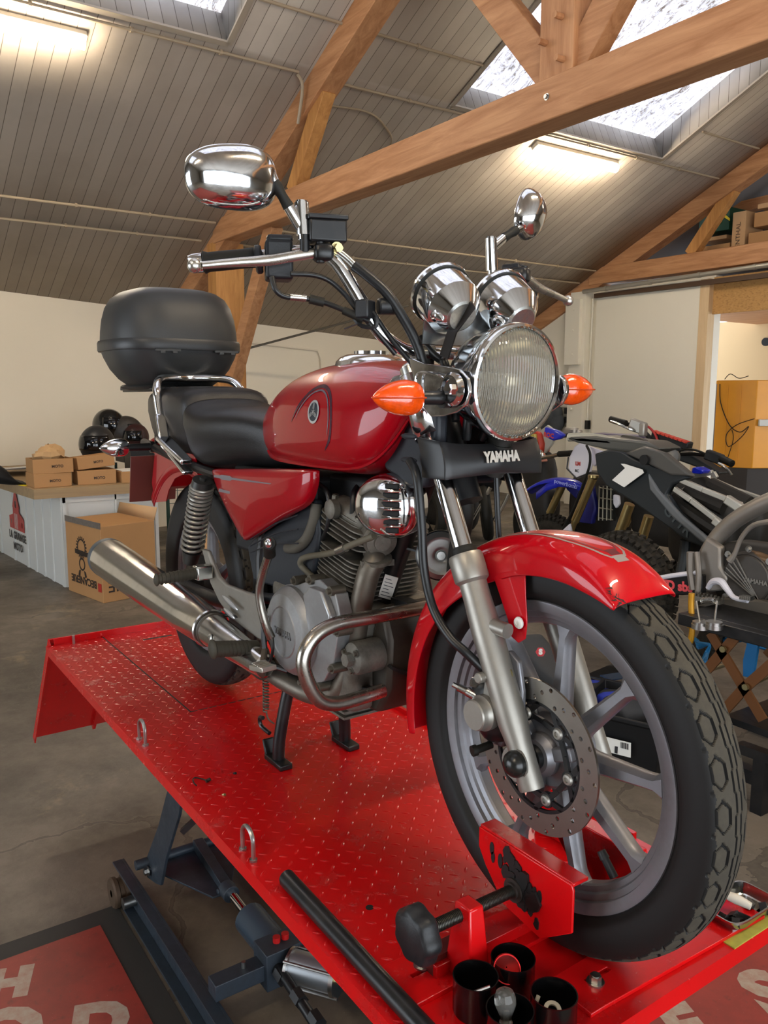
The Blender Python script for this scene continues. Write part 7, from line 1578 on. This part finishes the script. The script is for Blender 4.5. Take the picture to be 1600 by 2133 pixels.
slab([(1170, 1105), (1186, 1090), (1190, 1112), (1178, 1125), (1160, 1125)], 3.85, .03, WHP, 'fork_guard', dd); slab([(1276, 1030), (1288, 1032), (1290, 1050), (1282, 1060), (1276, 1050)], 4.1, .03, WHP, 'white_wing', dd)
q = at(1150, 1200, 4.05); knobby((q.x, 4.05, FL+.35), .35, .09, dd); spoked((q.x, 4.05, FL+.35), .25, dd)
m = MB(); m.sup(at(1250, 1060, 4.4), (.3, .1, .32), (4, 4), None, 20, 8); m.sup(at(1130, 1050, 4.35), (.16, .1, .16), (4, 4), None, 20, 8); m.build('engine', DIRTY, dd)
m = MB(); poly(m, [(1215, 906), (1235, 902), (1290, 905), (1340, 908), (1340, 915), (1240, 914)], 4.3, .15); m.build('seat', M('violet_seat', '#5d5670', .5), dd, bevel=.02)
# -- E: red fairing bike and F: dark cruiser further back --
de = thing('motorcycle', 'red-faired motorcycle with square yellow headlamp behind the blue one', 'motorcycle', (-4.8, 5.2, FL))
m = MB(); poly(m, [(1078, 908), (1094, 898), (1122, 900), (1128, 925), (1126, 945), (1096, 945), (1080, 930)], 5.2, .15); fr_ = m.build('fairing', M('faded_red_plastic', '#a8321f', .4), de, bevel=.03, bseg=3)
m = MB(); poly(m, [(1096, 904), (1114, 904), (1116, 922), (1098, 924)], 5.17, .04); m.build('headlamp', M('yellowed_lamp', '#a89b50', .2, 0, .6, var=.3, vscale=30), fr_, bevel=.01)
slab([(1120, 900), (1140, 885), (1160, 900), (1150, 925), (1135, 945), (1126, 940)], 5.25, .03, M('clear_screen', '#a6a89f', .15, 0, .5), 'windscreen', de, .01); slab([(1100, 946), (1122, 944), (1128, 962), (1105, 965)], 5.1, .1, M('salmon_fender', '#b87a66', .5), 'front_fender', de)
m = MB(); m.sup(at(1112, 1010, 5.3), (.3, .12, .4), (3, 3), None, 20, 10); m.build('engine', DIRTY, de)
q = at(1100, 1120, 5.2); m = MB()
wheel_c = Vector((q.x, 5.2, FL+.31)); m.lathe([(.22, -.04), (.28, -.05), (.31, -.03), (.315, 0), (.31, .03), (.28, .05), (.22, .04), (.22, -.04)], wheel_c, (.35, 1, 0), 48); m.build('tyre', RUBBER, de)
df = thing('motorcycle', 'dark cruiser motorcycle with chrome clamps seen between the fork tubes', 'motorcycle', (-5.6, 5.3, FL))
c_ = at(1012, 1085, 5.3); tw = Vector((.55, .83, 0)).normalized()
m = MB(); m.lathe([(.20, -.05), (.27, -.06), (.305, -.045), (.325, 0), (.305, .045), (.27, .06), (.20, .05), (.20, -.05)], (c_.x, 5.3, FL+.325), (.62, .78, .12), 56); m.build('tyre', RUBBER, df, smooth=60)
m = MB(); tub(m, [(1022, 1015, 5.2), (1004, 1050, 5.15), (986, 1082, 5.1)], .022, 10, 2); tub(m, [(1060, 1030, 5.3), (1045, 1060, 5.25), (1028, 1085, 5.2)], .022, 10, 2); m.build('front_fork', STEEL, df)
m = MB(); m.sup(at(1010, 985, 5.4), (.22, .14, .22), (3, 3), None, 20, 10); m.build('headlamp_shell', BLACKM, df); m = MB(); m.sup(at(1075, 975, 5.5), (.35, .16, .16), (3, 3), None, 20, 10); m.build('fuel_tank', M('gloss_black_tank', '#0d0e10', .15, 0, .6), df)
m = MB(); m.sup(at(960, 1040, 5.6), (.3, .14, .4), (3, 3), None, 20, 10); m.build('engine', DIRTY, df)
for px, py in ((1102, 950), (1122, 948), (1085, 930)): m = MB(); m.ell(at(px, py, 5.0), (.05, .05, .06), None, 16, 10); m.build('chrome_clamp', CHROME, df)
m = MB(); tub(m, [(1085, 960, 5.0), (1120, 955, 5.0), (1150, 950, 5.0), (1172, 945, 5.0)], .02, 10, 4); m.build('handlebar', STEEL, df); m = MB(); tub(m, [(1165, 946, 4.98), (1192, 944, 4.95)], .03, 10, 1); m.build('grip', RUBBER, df)
# -- black bike far left behind the horn --
dg = thing('motorcycle', 'black motorcycle in shade behind the horn, between engine and fork', 'motorcycle', (-6.4, 4.6, FL))
m = MB(); m.sup(at(910, 1040, 4.9), (.50, .16, .30), (3, 3), None, 24, 10); m.build('engine', DIRTY, dg); m = MB(); m.lathe([(.20, -.05), (.27, -.06), (.31, -.03), (.32, 0), (.31, .03), (.27, .06), (.20, .05), (.20, -.05)], (at(900, 1100, 4.7).x, 4.7, FL+.32), (.2, 1, 0), 48); m.build('tyre', RUBBER, dg); m = MB(); m.sup(at(960, 905, 5.2), (.16, .1, .09), (3, 3), None, 16, 8); tub(m, [(975, 925, 5.2), (1000, 928, 5.1)], .03, 8, 1); m.build('mirror_pod', M('dark_grey_cloth', '#43474b', .9, var=.3, vscale=6), dg)
# ---- crate with a seat in it, seen between the spokes ----
cr = thing('plastic_crate', 'black plastic crate with a white barcode label on the floor beyond the front wheel', 'crate', (-1.45, 2.0, FL))
K0, K1, K2 = Vector((-1.565, 1.79, 0)), Vector((-1.195, 1.93, 0)), Vector((-1.36, 2.33, 0)); K3 = K0+K2-K1
def crq(z, s): c_ = (K0+K2)/2; return [Vector(((p-c_).x*s+c_.x, (p-c_).y*s+c_.y, z)) for p in (K0, K1, K2, K3)]
m = MB(); m.rings([crq(FL, .86), crq(FL+.26, 1), crq(FL+.265, 1.05), crq(FL+.285, 1.05), crq(FL+.285, .97), crq(FL+.02, .84)]); m.build('crate_shell', M('black_crate', '#0e0e0f', .5, 0, .4), cr, bevel=.004)
fa = (K1-K0).normalized(); nA = fa.cross(Vector((0, 0, 1))); o = K0.lerp(K1, .52)+nA*.010+Vector((0, 0, FL+.15))
m = MB(); m.plate([(-.065, -.035), (.065, -.035), (.065, .035), (-.065, .035)], [], o, fa, Vector((0, 0, 1))-nA*-.10, .002); lb = m.build('label', WHITEP, cr); m = MB()
for k in range(9): m.plate([(.020+.004*k, -.0), (.0215+.004*k+.0007*(k % 3), 0), (.0215+.004*k+.0007*(k % 3), .028), (.020+.004*k, .028)], [], o+nA*.0022, fa, Vector((0, 0, 1))-nA*-.10, .001)
m.plate([(-.005, -.03), (.008, -.03), (.008, .002), (-.005, .002)], [], o+nA*.0022, fa, Vector((0, 0, 1)), .001); m.build('barcode', BK, lb)
st_ = thing('loose_dirt_bike_seat', 'long grey dirt bike seat with blue stripes lying across the black crate', 'seat', (-1.6, 2.1, FL+.28))
S = [at(1100, 1330, 2.55), at(1135, 1378, 2.45), at(1190, 1425, 2.35), at(1255, 1450, 2.22), at(1300, 1470, 2.12), at(1335, 1500, 2.05)]; S = [p+Vector((0, 0, 0)) for p in S]
P = bez(S, 5); R = []
for i, p in enumerate(P):
    f = i/(len(P)-1); t = (P[min(i+1, len(P)-1)]-P[max(i-1, 0)]).normalized(); sd_ = t.cross(Vector((0, 0, 1))).normalized(); uu = sd_.cross(t); w_ = .105*(1-.25*abs(2*f-1)**3); h_ = .05*(1 if 0 < i < len(P)-1 else .5)
    R.append([p+sd_*w_*math.copysign(abs(cos(a))**.5, cos(a))+uu*h_*math.copysign(abs(sin(a))**.6, sin(a)) for a in [2*pi*k/28 for k in range(28)]])
m = MB(); m.rings(R); m.build('seat_cover', M('charcoal_gripper', '#33363a', .7, bump=.3, bscale=400), st_, smooth=60)
for i in (12, 15, 18):
    m = MB(); c0_ = P[i]; m.rings([[p+(p-c)*.02 for p in ring] for ring, c in ((R[i], P[i]), (R[i+1], P[i+1]), ([a.lerp(b, .5) for a, b in zip(R[i+1], R[i+2])], P[i+1].lerp(P[i+2], .5)))], caps=False); m.build('blue_stripe', M('blue_stripe', '#2c3fb5', .6), st_, smooth=60)
q = at(1126, 1358, 2.30); m = MB(); m.plate([(.028*cos(a), .028*sin(a)) for a in [2*pi*k/6 for k in range(6)]], [], q, rt, up, .003); m.build('red_badge', M('badge_red', '#b3232a', .5), st_)
text('lettering', 'S', .04, WHITEP, q-fw*.004, rt, up, st_, .001, bold=.003)
m = MB(); m.beam(at(1238, 1412, 2.35), at(1300, 1385, 2.7), .10, .01); m.build('plastic_sheet', BLACKP, label='glossy black panel lying behind the seat on the crate', cat='panel'); m = MB(); m.beam(at(1262, 1412, 2.30), at(1345, 1400, 2.6), .08, .006); m.build('blue_bracket', M('dark_blue_plate', '#23364f', .4), label='dark blue plate with hook on the crate edge', cat='plate')
m = MB()
for px, py, r in ((1095, 1345, .06), (1105, 1360, .05), (1090, 1385, .06), (1112, 1400, .07), (1345, 1495, .05), (1330, 1505, .05)): m.sup(at(px, py, 2.5 if px < 1200 else 2.15), (r, r*.8, r*.8), (3, 3), (px, py, 0), 12, 6)
m.build('loose_parts', M('mixed_parts', '#4d4a46', .4, .5, var=.6, vscale=20), label='heap of small metal parts around the crate', cat='parts', kind='stuff')
q = at(1270, 1525, 2.0); m = MB(); m.ell(q, (.05, .05, .05), None, 16, 10); m.cyl(q, q+Vector((.12, .0, .03)), .022, n=14); m.build('rubber_mount', RUBBER, label='round rubber mount at the corner of the black crate', cat='mount')
